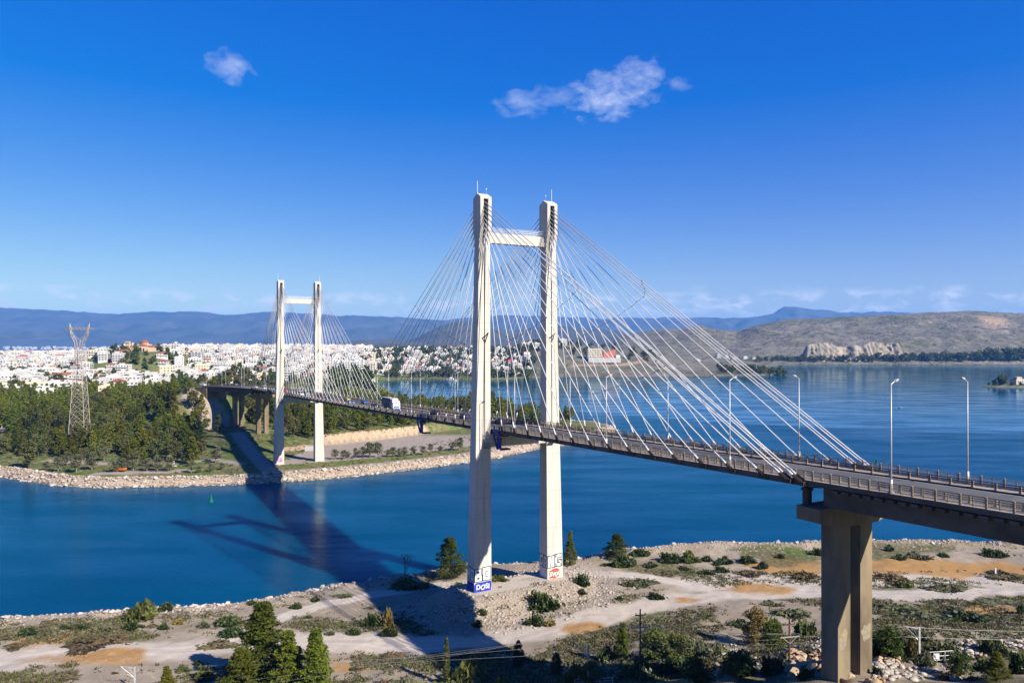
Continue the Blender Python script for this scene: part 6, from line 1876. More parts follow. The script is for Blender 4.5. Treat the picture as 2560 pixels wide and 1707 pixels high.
def car_tree(col, kind='car'):
    """front is local +y"""
    e = empty('parked_car')
    b = MB(); L, w = (4.3, 1.74) if kind == 'car' else (5.4, 1.95)
    hl = .62 if kind == 'car' else .75
    def sec(y, z0, z1, ww): return [(-ww / 2, y, z0), (ww / 2, y, z0), (ww / 2 * .96, y, z1), (-ww / 2 * .96, y, z1)]
    b.loft([sec(-L / 2, .35, .30 + hl, w * .92), sec(-L / 2 + .25, .22, .34 + hl, w), sec(L / 2 - 1.0, .22, .34 + hl, w), sec(L / 2 - .2, .22, .22 + hl, w * .97), sec(L / 2, .34, .08 + hl, w * .85)])
    if kind == 'car': cs = [(-L / 2 + .15, .95, .98), (-L / 2 + .75, .96, 1.42), (.35, .96, 1.45), (L / 2 - 1.25, .96, .98)]
    else: cs = [(-L / 2 + .02, 1.05, 1.98), (-L / 2 + .2, 1.05, 2.1), (L / 2 - 1.7, 1.05, 2.1), (L / 2 - .9, 1.05, 1.1)]
    def cab(m, grow, z_off=0):
        rings = []
        for (y, zb, zt) in cs: rings.append([(-w * .47 * grow, y, zb), (w * .47 * grow, y, zb), (w * .38 * grow, y, zt + z_off), (-w * .38 * grow, y, zt + z_off)])
        m.loft(rings)
    roof = MB(); cab(roof, 1.0)
    b.v, b.f, b.m = b.v, b.f, b.m
    b.build('body', CP[col], e)
    roof.build('cabin', CP[col], e)
    zt = 1.30 if kind == 'car' else 1.9; zb = 1.02 if kind == 'car' else 1.35
    y0, y1 = cs[1][0] + .1, cs[2][0] - .05
    if kind == 'car':
        g = MB()
        g.add([(-w * .44, cs[2][0] + .06, 1.40), (w * .44 * .86, cs[2][0] + .06, 1.40), (w * .455, cs[3][0] - .05, 1.03), (-w * .455, cs[3][0] - .05, 1.03)], [(0, 1, 2, 3), (3, 2, 1, 0)]); 
        for v_i in range(4):
            x_, y_, z_ = g.v[v_i]; g.v[v_i] = (x_ * .86, y_ + .03, z_ + .03)
        g.build('windscreen', M_GLASS, e)
        g = MB(); g.add([(-.62, cs[0][0] + .12, 1.06), (.62, cs[0][0] + .12, 1.06), (.58, cs[1][0] - .10, 1.40), (-.58, cs[1][0] - .10, 1.40)], [(0, 1, 2, 3), (3, 2, 1, 0)])
        for v_i in range(4):
            x_, y_, z_ = g.v[v_i]; g.v[v_i] = (x_, y_ - .04, z_ + .02)
        g.build('rear_window', M_GLASS, e)
    else:
        g = MB(); g.add([(-.72, cs[2][0] + .1, 2.0), (.72, cs[2][0] + .1, 2.0), (.82, cs[3][0] - .02, 1.2), (-.82, cs[3][0] - .02, 1.2)], [(0, 1, 2, 3), (3, 2, 1, 0)])
        for v_i in range(4):
            x_, y_, z_ = g.v[v_i]; g.v[v_i] = (x_, y_ + .05, z_ + .05)
        g.build('windscreen', M_GLASS, e)
    for sx in (-1, 1):
        g = MB(); xo = w * .435
        g.add([(sx * (xo + .015), y0, zb), (sx * (xo + .015), y1 + .3, zb), (sx * (xo - .05), y1, zt), (sx * (xo - .05), y0 + .1, zt)], [(0, 1, 2, 3), (3, 2, 1, 0)])
        g.build('side_window', M_GLASS, e)
        g = MB(); g.box((sx * w * .36, L / 2 - .05, .62), (.34, .14, .16)); g.build('headlight', M_HEADL, e)
        g = MB(); g.box((sx * w * .38, -L / 2 + .03, .8), (.26, .1, .2)); g.build('tail_light', M_TAIL, e)
        for sy in (-1, 1): new_obj('wheel', WH, e, (sx * (w / 2 - .08), sy * L * .31, .33))
    return e
PROTO = {}
def car_at(col, kind, p, rz, label):
    key = (col, kind)
    if key not in PROTO: PROTO[key] = car_tree(col, kind); o = PROTO[key]
    else: o = copy_tree(PROTO[key])
    o.name = 'car' if kind == 'car' else 'van'
    o.location = p; o.rotation_euler = (0, 0, rz)
    tag(o, label, 'car' if kind == 'car' else 'van', 'vehicles')
    return o
def s_at(px, t):
    k = (px - CX) / F; P0 = (BO[0] + t * math.cos(TH), BO[1] + t * math.sin(TH)); a = (-math.sin(TH), math.cos(TH))
    return (k * P0[1] - P0[0]) / (a[0] - k * a[1])
def on_deck(px, t): s = s_at(px, t); return s, PW(s, t, zdeck(s) - .172)
for (px, t, col, kind, lab) in (
    (1253, 2.3, 'black', 'car', 'black car driving away just right of the large pylon'),
    (1163, 2.3, 'dark blue', 'car', 'dark car just left of the large pylon'),
    (1088, 2.3, 'black', 'car', 'dark car between the truck and the large pylon'),
    (938, -2.2, 'black', 'car', 'black car following right behind the large truck'),
    (911, 2.3, 'blue', 'car', 'blue car in the far lane behind the large truck'),
    (877, -2.2, 'blue', 'car', 'blue car second behind the truck'),
    (869, 2.3, 'yellow', 'car', 'yellow car in the far lane at mid span'),
    (820, -2.2, 'dark blue', 'car', 'dark blue car right of the distant pylon'),
    (798, 2.3, 'dark blue', 'car', 'dark blue car between the two legs of the distant pylon, in the far lane'),
    (713, 2.3, 'red', 'car', 'red car beside the left leg of the distant pylon'),
    (768, 2.3, 'silver', 'car', 'silver car between the legs of the distant pylon'),
    (752, -2.2, 'white', 'van', 'tall white van between the legs of the distant pylon'),
    (661, -2.2, 'white', 'van', 'white van just left of the distant pylon'),
    (646, -2.2, 'white', 'car', 'white car on the far approach, left of the white van'),
    (634, 2.3, 'white', 'car', 'white car in the far lane of the far approach')):
    s, p = on_deck(px, t)
    car_at(col, kind, p, TH + (math.pi if t < 0 else 0), lab)
for (s, t, col, kind, lab) in ((338, -2.2, 'dark blue', 'car', 'dark blue car on the bend of the far approach'), (352, 2.2, 'black', 'car', 'black car on the bend of the far approach'), (382, -2.2, 'white', 'van', 'white van at the far end of the bridge')):
    p = PW(s, t, zdeck(s) - .172); car_at(col, kind, p, TH + ang(s) + (math.pi if t < 0 else 0), lab)
for (px, py, col, rz, lab) in ((494, 1008, 'white', .6, 'white car on the dirt road left of the viaduct'), (152, 987, 'red', 1.2, 'red car by the road left of the lattice tower'), (158, 995, 'black', 1.0, 'dark car parked in front of the red car'), (180, 985, 'silver', 1.0, 'silver car parked right of the red car')):
    p = on_far(px, py, 320 if py > 1100 else 450); car_at(col, 'car', (p[0], p[1], p[2] + .02), rz, lab)

# ---- box truck coming towards the camera
s, p = on_deck(985, -2.2)
tk = empty('box_truck', p, TH + math.pi, 'large white-cabbed truck with dark box body on the main span', 'truck')
M_TBOX = mat('truck_box_side', (.05, .06, .075), (.08, .09, .10), .4, .6); M_TROOF = mat('truck_box_roof', (.55, .53, .50), (.45, .43, .40), .4, .7); M_TBLUE = mat('truck_blue', (.03, .16, .48), None, rough=.4)
m = MB()
def csec(y, z0, z1, ww): return [(-ww / 2, y, z0), (ww / 2, y, z0), (ww / 2, y, z1), (-ww / 2, y, z1)]
m.loft([csec(.3, .95, 3.25, 2.4), csec(1.6, .95, 3.25, 2.45), csec(2.25, .95, 2.75, 2.4), csec(2.35, .95, 1.7, 2.38)]); m.build('cab', M_WHITE, tk)
m = MB(); m.loft([csec(.35, 3.25, 3.3, 2.2), csec(.4, 3.25, 3.95, 2.1), csec(.9, 3.25, 3.85, 2.1), csec(1.7, 3.25, 3.35, 2.0)]); m.build('roof_fairing', M_WHITE, tk)
m = MB(); m.add([(-1.08, 2.00, 2.98), (1.08, 2.00, 2.98), (1.1, 2.37, 1.95), (-1.1, 2.37, 1.95)], [(0, 1, 2, 3), (3, 2, 1, 0)]); m.build('windscreen', M_GLASS, tk)
for sx in (-1, 1):
    m = MB(); m.box((sx * 1.235, 1.5, 2.3), (.03, .9, .8)); m.build('side_window', M_GLASS, tk)
    m = MB(); m.box((sx * 1.42, 2.1, 2.4), (.22, .12, .6)); m.build('mirror', M_BLACK, tk)
    m = MB(); m.box((sx * .9, 2.46, .85), (.4, .1, .22)); m.build('headlight', M_HEADL, tk)
m = MB(); m.box((0, 2.2, .75), (2.44, .5, .55)); m.build('bumper', M_TBLUE, tk)
m = MB(); m.box((0, 2.40, 1.35), (1.7, .08, .22)); m.build('grille', M_BLACK, tk)
m = MB(); m.box((0, -4.1, 2.5), (2.5, 8.2, 2.9)); bx_ = m.build('box_body', M_TBOX, tk)
m = MB(); m.box((0, -4.1, 3.97), (2.52, 8.22, .06)); m.build('box_roof', M_TROOF, bx_)
m = MB(); m.box((0, .015, 2.6), (2.4, .05, 2.6)); m.build('front_panel', M_WHITE, bx_)
m = MB(); m.box((0, -3, .85), (.9, 10, .3)); m.build('chassis', M_STEEL, tk)
for sx in (-1, 1):
    for y in (1.3, -4.6, -5.8): new_obj('wheel', WHT, tk, (sx * 1.05, y, .5))
# ---- orange tipper half hidden by the bushes
p = on_far(301, 1180, 320)
tp = empty('tipper_truck', (p[0], p[1], p[2]), 1.45, 'orange tipper truck half hidden by olives on the left far bank', 'truck')
tp.scale = (.72, .72, .72)
m = MB(); m.box((0, 2.4, 1.7), (2.4, 1.9, 2.0)); m.build('cab', CP['orange'], tp)
m = MB(); m.box((0, 3.36, 2.1), (2.1, .05, .8)); m.build('windscreen', M_GLASS, tp)
m = MB(); m.box((0, -1.1, 1.9), (2.4, 4.6, 1.3), top=(1.05, 1.1)); m.build('tipper_body', CP['orange'], tp)
m = MB(); m.box((0, 0, .9), (1.0, 6.6, .3)); m.build('chassis', M_STEEL, tp)
for sx in (-1, 1):
    for y in (2.3, -1.2, -2.4): new_obj('wheel', WHT, tp, (sx * 1.05, y, .5))

# ------------------------------------------------------------------ lattice tower
M_LAT = mat('lattice_steel', (.44, .38, .32), (.34, .29, .25), .3, .6, metal=.1)
tb0 = on_far(199, 1112, 380)
lt = empty('lattice_pylon', (tb0[0], tb0[1], tb0[2] - .3), .12, 'tall lattice steel power pylon with forked head in the wood', 'power pylon')
sc_ = (tb0[1] / F)
zc = lambda py: (1112 - py) * sc_
lev = [0, .13, .25, .36, .46, .55, .63, .70, .77, .84, .90, .95, 1.0]
HW = lambda u: 4.5 + (1.75 - 4.5) * u
zw = zc(876)
for i, (sx, sy) in enumerate(((-1, -1), (1, -1), (1, 1), (-1, 1))):
    m = MB(); m.bar((sx * HW(0), sy * HW(0), -.5), (sx * HW(1), sy * HW(1), zw), .26); m.build('leg', M_LAT, lt)
cn = [(-1, -1), (1, -1), (1, 1), (-1, 1)]
for a, b in zip(lev[:-1], lev[1:]):
    m = MB()
    for i in range(4):
        (x0, y0), (x1, y1) = cn[i], cn[(i + 1) % 4]
        p00 = (x0 * HW(a), y0 * HW(a), a * zw); p10 = (x1 * HW(a), y1 * HW(a), a * zw); p01 = (x0 * HW(b), y0 * HW(b), b * zw); p11 = (x1 * HW(b), y1 * HW(b), b * zw)
        m.bar(p00, p11, .12); m.bar(p10, p01, .12); m.bar(p01, p11, .11)
    m.build('bracing', M_LAT, lt)
zf, zx, zp = zc(854), zc(822), zc(807)
for sx in (-1, 1):
    m = MB()
    path = [(sx * 1.6, zw), (sx * 2.1, zf), (sx * 4.3, zc(835)), (sx * 4.9, zx), (sx * 5.2, zp)]
    for sy in (-1, 1):
        w_ = [1.6, 1.4, .8, .5, .08]
        for k in range(4): m.bar((path[k][0], sy * w_[k], path[k][1]), (path[k + 1][0], sy * w_[k + 1], path[k + 1][1]), .22)
        inner = [(sx * .4, zw + 1), (sx * 1.0, zf + 1.2), (sx * 3.3, zc(835)), (sx * 4.3, zx), (sx * 5.2, zp)]
        for k in range(4): m.bar((inner[k][0], sy * w_[k], inner[k][1]), (inner[k + 1][0], sy * w_[k + 1], inner[k + 1][1]), .18)
        for k in range(4): m.bar((path[k][0], sy * w_[k], path[k][1]), (inner[k + 1][0], sy * w_[k + 1], inner[k + 1][1]), .12); m.bar((inner[k][0], sy * w_[k], inner[k][1]), (path[k][0], sy * w_[k], path[k][1]), .12)
    m.build('horn', M_LAT, lt)
m = MB()
for sy in (-.5, .5):
    m.bar((-8.2, 0, zx), (8.2, 0, zx), .16); m.bar((-5, sy, zx + .9), (5, sy, zx + .9), .16); m.bar((-5, sy, zx - .3), (5, sy, zx - .3), .16)
    for k in range(10): m.bar((-5 + k, sy, zx + (.9 if k % 2 else -.3)), (-4 + k, sy, zx + (-.3 if k % 2 else .9)), .09)
    for sx in (-1, 1): m.bar((sx * 5, sy, zx + .9), (sx * 8.2, 0, zx), .12); m.bar((sx * 5, sy, zx - .3), (sx * 8.2, 0, zx), .12)
m.bar((-2.6, 0, zc(846)), (3.4, 0, zc(846)), .2)
m.build('crossarm', M_LAT, lt)
M_INS = mat('insulator_glass', (.10, .12, .12), None, rough=.3)
ins = [(-8.0, 0, zx - .1), (0, 0, zx - .3), (8.0, 0, zx - .1)]
for q in ins:
    m = MB(); m.tube(q, (q[0], q[1], q[2] - 2.4), .14, n=6); m.build('insulator', M_INS, lt)
M_WIRE = mat('conductor_wire', (.10, .10, .10), None, rough=.5)
def wire(m, a, b, sag, rad, n=18):
    a, b = Vector(a), Vector(b); pr = a
    for i in range(1, n + 1):
        u = i / n; q = a.lerp(b, u); q.z -= sag * 4 * u * (1 - u); m.tube(pr, q, rad, n=4, cap=False); pr = q
for q in ins:
    m = MB(); c, s_ = math.cos(.12), math.sin(.12)
    g = (tb0[0] + q[0] * c - q[1] * s_, tb0[1] + q[0] * s_ + q[1] * c, tb0[2] + q[2] - 2.6)
    wire(m, g, (g[0] + 190, g[1] + 560, g[2] - 18), 16, .05)
    wire(m, g, (g[0] - 190, g[1] - 120, g[2] + 6), 7, .05)
    tag(m.build('power_line', M_WIRE), 'thin power line strung from the lattice pylon', 'power line', 'power lines of the lattice pylon')

# ------------------------------------------------------------------ buoys, boats, small things on and by the water
M_GREEN = mat('buoy_green', (.01, .22, .08), (.01, .16, .06), .8, .5)
def buoy(px, py, h, lab):
    p = at_z(px, py, 0); e = empty('buoy', p, 0, lab, 'buoy'); k = h / 2.6
    m = MB(); m.tube((0, 0, -.3 * k), (0, 0, .35 * k), .85 * k, .75 * k, 12); m.build('float', M_GREEN, e)
    m = MB()
    for i in range(4):
        a = i * math.pi / 2; m.bar((.5 * k * math.cos(a), .5 * k * math.sin(a), .3 * k), (.2 * k * math.cos(a), .2 * k * math.sin(a), 1.7 * k), .10 * k)
    m.tube((0, 0, .3 * k), (0, 0, 1.5 * k), .30 * k, .22 * k, 8); m.build('tower', M_GREEN, e)
    m = MB(); m.tube((0, 0, 1.7 * k), (0, 0, 2.1 * k), .16 * k, .16 * k, 8); m.tube((0, 0, 2.1 * k), (0, 0, 2.6 * k), .22 * k, .02, 8); m.build('lantern', M_GREEN, e)
buoy(528, 1254, 2.9, 'green navigation buoy floating in front of the left far bank')
buoy(2191, 1160, 3.4, 'green navigation buoy showing above the far railing of the bridge end')
def boat(px, py, L, cabin, lab, rz):
    p = at_z(px, py, 0); e = empty('boat', p, rz, lab, 'boat'); w = L * .3
    m = MB(); rings = []
    for (u, ww, z1) in ((-.5, .8, .10), (-.2, 1.0, .10), (.15, .95, .115), (.36, .6, .14), (.5, .06, .17)):
        rings.append([(-ww * w / 2 * .6, u * L, -.02 * L), (ww * w / 2 * .6, u * L, -.02 * L), (ww * w / 2, u * L, z1 * L), (-ww * w / 2, u * L, z1 * L)])
    m.loft(rings); m.build('hull', M_WHITE, e)
    m = MB(); m.box((0, -.02 * L, .16 * L), (w * .7, L * .45, .14 * L), top=(.8, .75)); m.build('cabin', M_WHITE, e)
    m = MB(); m.box((0, -.02 * L, .18 * L), (w * .71, L * .36, .045 * L), top=(.9, .9)); m.build('cabin_window', M_GLASS, e)
    if cabin:
        m = MB(); m.box((0, -.06 * L, .28 * L), (w * .55, L * .28, .10 * L), top=(.8, .7)); m.build('flybridge', M_WHITE, e)
        m = MB(); m.tube((0, -.1 * L, .3 * L), (0, -.14 * L, .55 * L), .012 * L, n=5); m.build('mast', M_WHITE, e)
    else:
        m = MB(); m.box((0, -.53 * L, .1 * L), (w * .18, .08 * L, .16 * L)); m.build('outboard_motor', M_BLACK, e)
boat(1127, 952, 20, True, 'white motor yacht moored on the bay below the centre town', 1.4)
boat(2252, 1020, 4.6, False, 'small white open boat alone on the right-hand water', 1.3)
# kiosk with turquoise end beside the distant pylon
p = on_far(775, 1128, 340); e = empty('site_container', p, .2, 'grey site container with turquoise end beside the distant pylon', 'container')
M_TURQ = mat('turquoise_paint', (.03, .45, .45), None, rough=.6)
m = MB(); m.box((0, 0, 1.4), (5.2, 2.4, 2.5)); m.build('container_body', M_WALLG, e)
m = MB(); m.box((-2.64, 0, 1.4), (.08, 2.42, 2.52)); m.build('end_panel', M_TURQ, e)
for i in range(7):
    m = MB(); m.box((-2.1 + i * .7, -1.22, 1.4), (.08, .06, 2.3)); m.build('rib', M_GALV, e)
# white monument on the left far bank
p = on_far(434, 1167, 320); e = empty('white_monument', p, .2, 'small white stone monument among the olives', 'monument')
m = MB(); m.box((0, 0, .3), (2.2, 2.2, .6)); m.build('plinth', M_WALL, e)
m = MB(); m.box((0, 0, 1.7), (.9, .9, 2.2), top=(.7, .7)); m.build('pillar', M_WALL, e)
# pink square painted on a far pier, fence of the lot
m = MB(); m.box(PB(343 - 1.3, -2.2, 13.2), (2.2, .08, 3.4), ang(343)); m.build('graffiti', mat('pink_paint', (.75, .03, .22), (.7, .12, .30), 1.5, .7), bridge)
fe = empty('wire_fence', (0, 0, 0), 0, 'wire fence with thin grey posts at the back of the beige lot', 'fence')
n_ = 30; prev = None
for i in range(n_ + 1):
    u = i / n_ * 3; k = min(int(u), 2); f_ = u - k
    x = LOT_F[k][0] + (LOT_F[k + 1][0] - LOT_F[k][0]) * f_; y = LOT_F[k][1] + (LOT_F[k + 1][1] - LOT_F[k][1]) * f_ - 1.2; z = 3.9
    m = MB(); m.tube((x, y, z - .3), (x, y, z + 2.3), .06, n=5); m.build('fence_post', M_GALV, fe)
    if prev:
        m = MB()
        for h in (.5, 1.1, 1.7, 2.2): m.tube((prev[0], prev[1], z + h), (x, y, z + h), .018, n=3, cap=False)
        m.build('fence_wire', M_GALV, fe)
    prev = (x, y)

# ------------------------------------------------------------------ poles, wires, gate on the near bank
M_WOOD = mat('creosoted_wood', (.16, .075, .035), (.09, .045, .025), 2.0, .9)
def upole(px, pyb, pyt, lab):
    p = on_near(px, pyb); h = (pyb - pyt) * p[1] / F
    e = empty('utility_pole', p, .2, lab, 'utility pole')
    m = MB(); m.tube((0, 0, -.6), (0, 0, h), .17, .11, 8); m.build('pole', M_WOOD, e)
    for zz_, w_ in ((h - 2.6, 3.1), (h - .8, 1.7)):
        m = MB(); m.box((0, -.16, zz_), (w_, .12, .14)); m.build('crossarm', M_LAT if w_ > 3 else M_WOOD, e)
        for k in range(4 if w_ > 3 else 3):
            q = MB(); q.tube((-w_ / 2 + .15 + k * (w_ - .3) / (3 if w_ > 3 else 2), -.16, zz_ + .06), (-w_ / 2 + .15 + k * (w_ - .3) / (3 if w_ > 3 else 2), -.16, zz_ + .38), .07, .05, 6); q.build('insulator', M_INS, e)
    m = MB(); m.bar((-1.2, -.16, h - 2.6), (0, -.1, h - 3.6), .06); m.bar((1.2, -.16, h - 2.6), (0, -.1, h - 3.6), .06); m.build('brace', M_GALV, e)
    return p, h
pA, hA = upole(1600.5, 1716, 1522, 'tall brown wooden utility pole with crossarms at the lower edge')
pB, hB = upole(1973.5, 1662, 1545, 'shorter brown wooden utility pole left of the end pier')
lw = at_d(140, 1748, 128)
for k, dx in enumerate((-1.6, 0, 1.6)):
    m = MB(); wire(m, (pA[0] + dx, pA[1], pA[2] + hA - 2.2), (lw[0] + dx * 2, lw[1] + dx * 2.4, lw[2] + .4 * k), 1.2, .011)
    wire(m, (pA[0] + dx, pA[1], pA[2] + hA - 2.2), (pB[0] + dx, pB[1], pB[2] + hB - 2.2), .5, .012)
    tag(m.build('overhead_wire', M_GALV), '%s of the three wires on the wooden poles' % ('left', 'middle', 'right')[k].replace('left', 'leftmost').replace('right', 'rightmost'), 'wire', 'wires on the wooden poles')
def mast(px, pyb, pyt, lab, arm=True):
    p = on_near(px, min(pyb, 1725)); h = (pyb - pyt) * p[1] / F
    e = empty('railway_mast', p, .1, lab, 'mast')
    m = MB(); m.box((0, 0, h / 2 - .5), (.26, .22, h + 1)); m.build('mast_post', M_GALV, e)
    if arm:
        m = MB(); m.bar((0, 0, h - .2), (-2.2, -.3, h + .3), .06); m.bar((0, 0, h - 1.8), (-2.2, -.3, h + .3), .06); m.bar((0, 0, h - 1.9), (-1.2, -.15, h - 1.1), .05); m.bar((-1.0, -.1, h + .1), (-.2, 0, h - 1.4), .04); m.build('bracket_arm', M_GALV, e)
        m = MB(); m.tube((-.25, 0, h - 1.7), (-.6, -.05, h - 1.4), .09, n=6); m.build('insulator', M_WHITE, e)
    return (p[0] - 2.2, p[1] - .3, p[2] + h + .2)
mA = mast(1471, 1712, 1611, 'grey railway mast left of the tall wooden pole')
mB = mast(2298, 1645, 1567, 'grey railway mast right of the end pier')
mC = mast(337, 1735, 1676, 'top of a grey railway mast at the lower left edge')
m = MB()
for a, b in ((mC, mA), (mA, mB)):
    wire(m, a, b, .9, .012); wire(m, (a[0], a[1], a[2] - 1.4), (b[0], b[1], b[2] - 1.4), .15, .012)
q = at_d(2700, 1575, mB[1] * .98); wire(m, mB, q, .3, .02); wire(m, (mB[0], mB[1], mB[2] - 1.4), (q[0], q[1], q[2] - 1.4), .1, .02)
tag(m.build('catenary_wire', M_GALV), 'railway catenary wire strung between the grey masts', 'wire')
def panel_fence(px0, py0, px1, py1, h, nm, lab, sign=False, n=3):
    a, b = on_near(px0, py0), on_near(px1, py1); e = empty(nm, a, 0, lab, 'gate' if sign else 'fence')
    for i in range(n + 1):
        u = i / n; x, y, z = (b[0] - a[0]) * u, (b[1] - a[1]) * u, (b[2] - a[2]) * u
        m = MB(); m.tube((x, y, z - .3), (x, y, z + h), .07, n=6); m.build('gate_post' if sign else 'fence_post', M_GALV, e)
    for hh in (h * .3, h * .62, h * .97):
        m = MB(); m.bar((0, 0, hh), (b[0] - a[0], b[1] - a[1], b[2] - a[2] + hh), .07); m.build('rail', M_GALV, e)
    if sign:
        m = MB(); m.box(((b[0] - a[0]) * .3, (b[1] - a[1]) * .3 - .1, h * .65), (.8, .04, .8)); m.build('sign_plate', M_WHITE, e)
panel_fence(2322, 1660, 2382, 1656, 1.7, 'metal_gate', 'grey metal gate with small white sign on the right slope', True)
panel_fence(1437, 1716, 1532, 1712, 1.2, 'metal_fence', 'low grey metal fence at the foot of the railway mast', False)
p = on_near(2488, 1438); e = empty('marker_post', p, .1, 'short white concrete marker post on the right-hand flat', 'marker post')
m = MB(); m.box((0, 0, .9), (.42, .42, 1.9), top=(.8, .8)); m.build('post', M_WALL, e)
m = MB(); m.box((.7, -.2, .12), (1.6, .7, .3)); m.build('base_block', M_WALL, e)

# ------------------------------------------------------------------ painted letters on the pylon feet
M_GW = mat('white_spray_paint', (.80, .80, .80), (.70, .70, .70), 1.5, .8)
M_GB = mat('blue_spray_paint', (.03, .06, .42), (.015, .03, .28), .8, .8)
M_GR = mat('red_spray_paint', (.55, .06, .05), (.45, .10, .04), 1.2, .8)
M_GP = mat('pale_spray_paint', (.72, .66, .74), (.55, .62, .75), 1.4, .8)
GL = {'N': [[(0, 0), (.34, 0), (.34, 1), (0, 1)], [(.66, 0), (1, 0), (1, 1), (.66, 1)], [(0, 1), (.34, 1), (1, 0), (.66, 0)]],
      'G': [[(0, .74), (1, .74), (1, 1), (0, 1)], [(0, 0), (.3, 0), (.3, 1), (0, 1)], [(0, 0), (1, 0), (1, .26), (0, .26)], [(.7, 0), (1, 0), (1, .52), (.7, .52)], [(.5, .34), (1, .34), (1, .52), (.5, .52)]],
      'A': [[(0, 0), (.32, 0), (.32, 1), (0, 1)], [(.68, 0), (1, 0), (1, 1), (.68, 1)], [(0, .74), (1, .74), (1, 1), (0, 1)], [(0, .3), (1, .3), (1, .5), (0, .5)]],
      'B': [[(0, 0), (1, 0), (1, .46), (0, .46)], [(0, .54), (.9, .54), (.9, 1), (0, 1)], [(0, .4), (.9, .4), (.9, .6), (0, .6)]],
      'O': [[(0, 0), (1, 0), (1, 1), (0, 1)]]}
HOLES = {'B': [(.36, .62, .20, .30), (.36, .62, .68, .80)], 'O': [(.34, .66, .28, .72)]}
def letter(ch, leg, frame, u0, z0, w, h, nm='graffiti_letter'):
    """frame(u, z, depth) -> bridge-local point on the face"""
    m = MB()
    for dep, grow, mi in ((.02, .15, 0), (.045, -.02, 1)):
        for poly in GL[ch]:
            cu = sum(q[0] for q in poly) / len(poly); cz_ = sum(q[1] for q in poly) / len(poly)
            pts_ = []
            for (a, b) in poly:
                A, B_ = a * w, b * h
                A += grow * (1 if a > cu else -1); B_ += grow * (1 if b > cz_ else -1); pts_.append((u0 + A, z0 + B_))
            f0 = [frame(a, b, dep) for a, b in pts_]; f1 = [frame(a, b, -.05) for a, b in pts_]
            m.loft([f1, f0], mi)
    for (a0, a1, b0, b1) in HOLES.get(ch, ()):
        for dep, g, mi in ((.06, .06, 0), (.075, -.10, 1 if ch == 'O' else 0)):
            q = [(u0 + a0 * w - g, z0 + b0 * h - g), (u0 + a1 * w + g, z0 + b0 * h - g), (u0 + a1 * w + g, z0 + b1 * h + g), (u0 + a0 * w - g, z0 + b1 * h + g)]
            m.loft([[frame(a, b, -.05) for a, b in q], [frame(a, b, dep) for a, b in q]], mi)
    m.build(nm, [M_BLACK, M_GW], leg)
def fr_front(sg):
    def f(u, z, d): return ((-(TI + 4.4) + u) if sg < 0 else (TI + u), -1.85 + .0124 * (z - 5.5) - d, z)
    return f
def fr_outer(z_slope=.0206):
    def f(u, z, d): return (-(TI + 4.4) + z_slope * (z - 5.5) - d, 1.85 - u, z)
    return f
def fr_inner_left():      # the left face of the right leg
    def f(u, z, d): return (TI - d, 1.85 - u, z)
    return f
Lg, Rg = NEAR_LEGS
letter('B', Lg, fr_front(-1), .22, 8.0, 1.75, 2.7); letter('O', Lg, fr_front(-1), 2.28, 8.1, 1.85, 2.8)
letter('N', Lg, fr_outer(), .3, 8.2, 1.4, 2.6); letter('O', Lg, fr_outer(), 1.95, 8.1, 1.5, 2.6)
letter('N', Rg, fr_front(1), .2, 8.3, 1.75, 2.7); letter('G', Rg, fr_front(1), 2.2, 8.4, 1.8, 2.8)
letter('G', Rg, fr_inner_left(), .25, 8.4, 1.5, 2.6); letter('A', Rg, fr_inner_left(), 1.95, 8.3, 1.5, 2.6)
def patch(leg, frame, u0, u1, z0, z1, dep, mat_, rag=.0, seed=0):
    rg = random.Random(seed); n = 14; pts_ = []
    for i in range(n):
        a = i / n
        if a < .25: q = (u0 + (u1 - u0) * a * 4, z0)
        elif a < .5: q = (u1, z0 + (z1 - z0) * (a - .25) * 4)
        elif a < .75: q = (u1 - (u1 - u0) * (a - .5) * 4, z1)
        else: q = (u0, z1 - (z1 - z0) * (a - .75) * 4)
        pts_.append((q[0] + rg.uniform(-rag, rag), q[1] + rg.uniform(-rag, rag)))
    m = MB(); m.loft([[frame(a, b, -.03) for a, b in pts_], [frame(a, b, dep) for a, b in pts_]]); m.build('graffiti', mat_, leg)
def tagword(leg, frame, txt, u0, z0, size, dep, mat_):
    cu = bpy.data.curves.new('tag', 'FONT'); cu.body = txt; cu.size = size; cu.extrude = 0; cu.offset = .05
    o = bpy.data.objects.new('tag_tmp', cu)
    me = bpy.data.meshes.new_from_object(o)
    bpy.data.objects.remove(o)
    for i, v_ in enumerate(me.vertices): v_.co = frame(u0 + v_.co.x, z0 + v_.co.y + .12 * math.sin(v_.co.x * 3), dep)
    me.materials.append(mat_); new_obj('graffiti', me, leg)
patch(Lg, fr_front(-1), .05, 4.33, 5.3, 7.75, .012, M_GB, .05, 1); tagword(Lg, fr_front(-1), 'DOSI', .5, 6.15, 1.5, .03, M_GP)
patch(Lg, fr_outer(), .1, 3.6, 5.3, 7.6, .012, M_GB, .05, 2)
patch(Rg, fr_front(1), .55, 3.2, 5.75, 7.8, .012, M_GR, .22, 3); tagword(Rg, fr_front(1), 'SVIX', .7, 6.2, 1.35, .03, M_GW)
patch(Rg, fr_inner_left(), .5, 3.0, 5.8, 7.8, .012, M_GP, .25, 4)
patch(FAR_LEGS[0], lambda u, z, d: (-(TI + 4.4) + u, 215 - 1.85 - d + .012 * (z - 4.5), z), .6, 3.4, 4.9, 7.0, .02, mat('magenta_spray_paint', (.55, .04, .28), (.7, .5, .6), 1.0, .8), .25, 5)
def fr_pier(t0): return lambda u, z, d: (t0 + u, -87.45 - 1.25 - d, z)
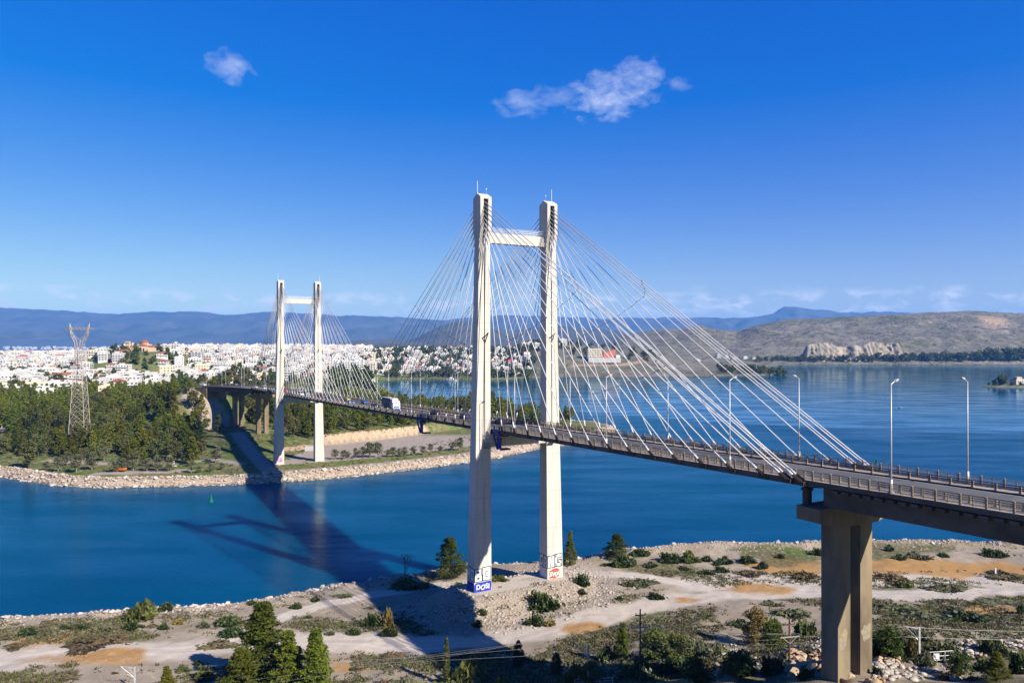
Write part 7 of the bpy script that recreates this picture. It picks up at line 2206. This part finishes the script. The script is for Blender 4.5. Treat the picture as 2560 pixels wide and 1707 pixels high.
patch([c for c in bridge.children if c.name.startswith('pier_column')][1], fr_pier(1.0), .3, 2.1, 22.6, 24.6, .02, mat('ochre_spray_paint', (.36, .28, .12), (.20, .19, .18), 2.6, .8), .3, 6)
patch([c for c in bridge.children if c.name.startswith('pier_column')][0], fr_pier(-3.4), .3, 1.9, 22.6, 24.8, .02, MATS['ochre_spray_paint'], .35, 7)
# ------------------------------------------------------------------ air
m = bpy.data.materials.new('haze_air'); m.use_nodes = True
ns, ls = m.node_tree.nodes, m.node_tree.links
ns.remove(ns['Principled BSDF'])
pv = ns.new('ShaderNodeVolumePrincipled')
pv.inputs['Color'].default_value = (.13, .42, 1.0, 1)
pv.inputs['Density'].default_value = 5.0e-5
pv.inputs['Anisotropy'].default_value = 0.0
ls.new(pv.outputs[0], ns['Material Output'].inputs['Volume'])
hz = MB(); hz.box((0, 11400, 476), (52000, 24000, 970))
tag(hz.build('haze', m), 'thin blue haze over the whole landscape', 'haze', kind='stuff')
# ------------------------------------------------------------------ labels: look, place, and order from the left where those are shared
ORD = ['first', 'second', 'third', 'fourth', 'fifth', 'sixth', 'seventh', 'eighth', 'ninth', 'tenth', 'eleventh', 'twelfth']
buckets = {}
for (o, look, place, px) in REG: buckets.setdefault((look, place), []).append((px, o))
for (look, place), lst in buckets.items():
    lst.sort(key=lambda q: q[0])
    for i, (px, o) in enumerate(lst):
        n = len(lst)
        if n == 1: lab = '%s %s' % (look, place)
        elif n <= 12: lab = '%s %s, %s from left' % (look, place, ORD[i])
        elif n <= 36:
            k = min(2, i * 3 // n); j = i - (k * n + 2) // 3
            lab = '%s %s, %s of its %s third' % (look, place, ORD[min(j, 11)], ('left', 'middle', 'right')[k])
        else: lab = '%s %s' % (look, place)
        if len(lab.split()) > 16: lab = lab.replace(' from left', '').replace(' the ', ' ')
        if len(lab.split()) > 16: lab = '%s %s' % (look, place)
        o['label'] = lab
lamps = [o for o in bpy.data.objects if o.name.startswith('street_lamp') and o.parent is None]
for side in ('near', 'far'):
    ls_ = sorted([o for o in lamps if o['label'].find('on the %s deck' % side) >= 0], key=lambda o: -(o.location.x / o.location.y))
    n = len(ls_)
    for i, o in enumerate(ls_):
        nth = ORD[i] if i < 12 else ['thirteenth', 'fourteenth', 'fifteenth', 'sixteenth', 'seventeenth', 'eighteenth'][i - 12]
        o['label'] = 'tall grey street lamp, %s from the right along the %s deck edge' % (nth, side)
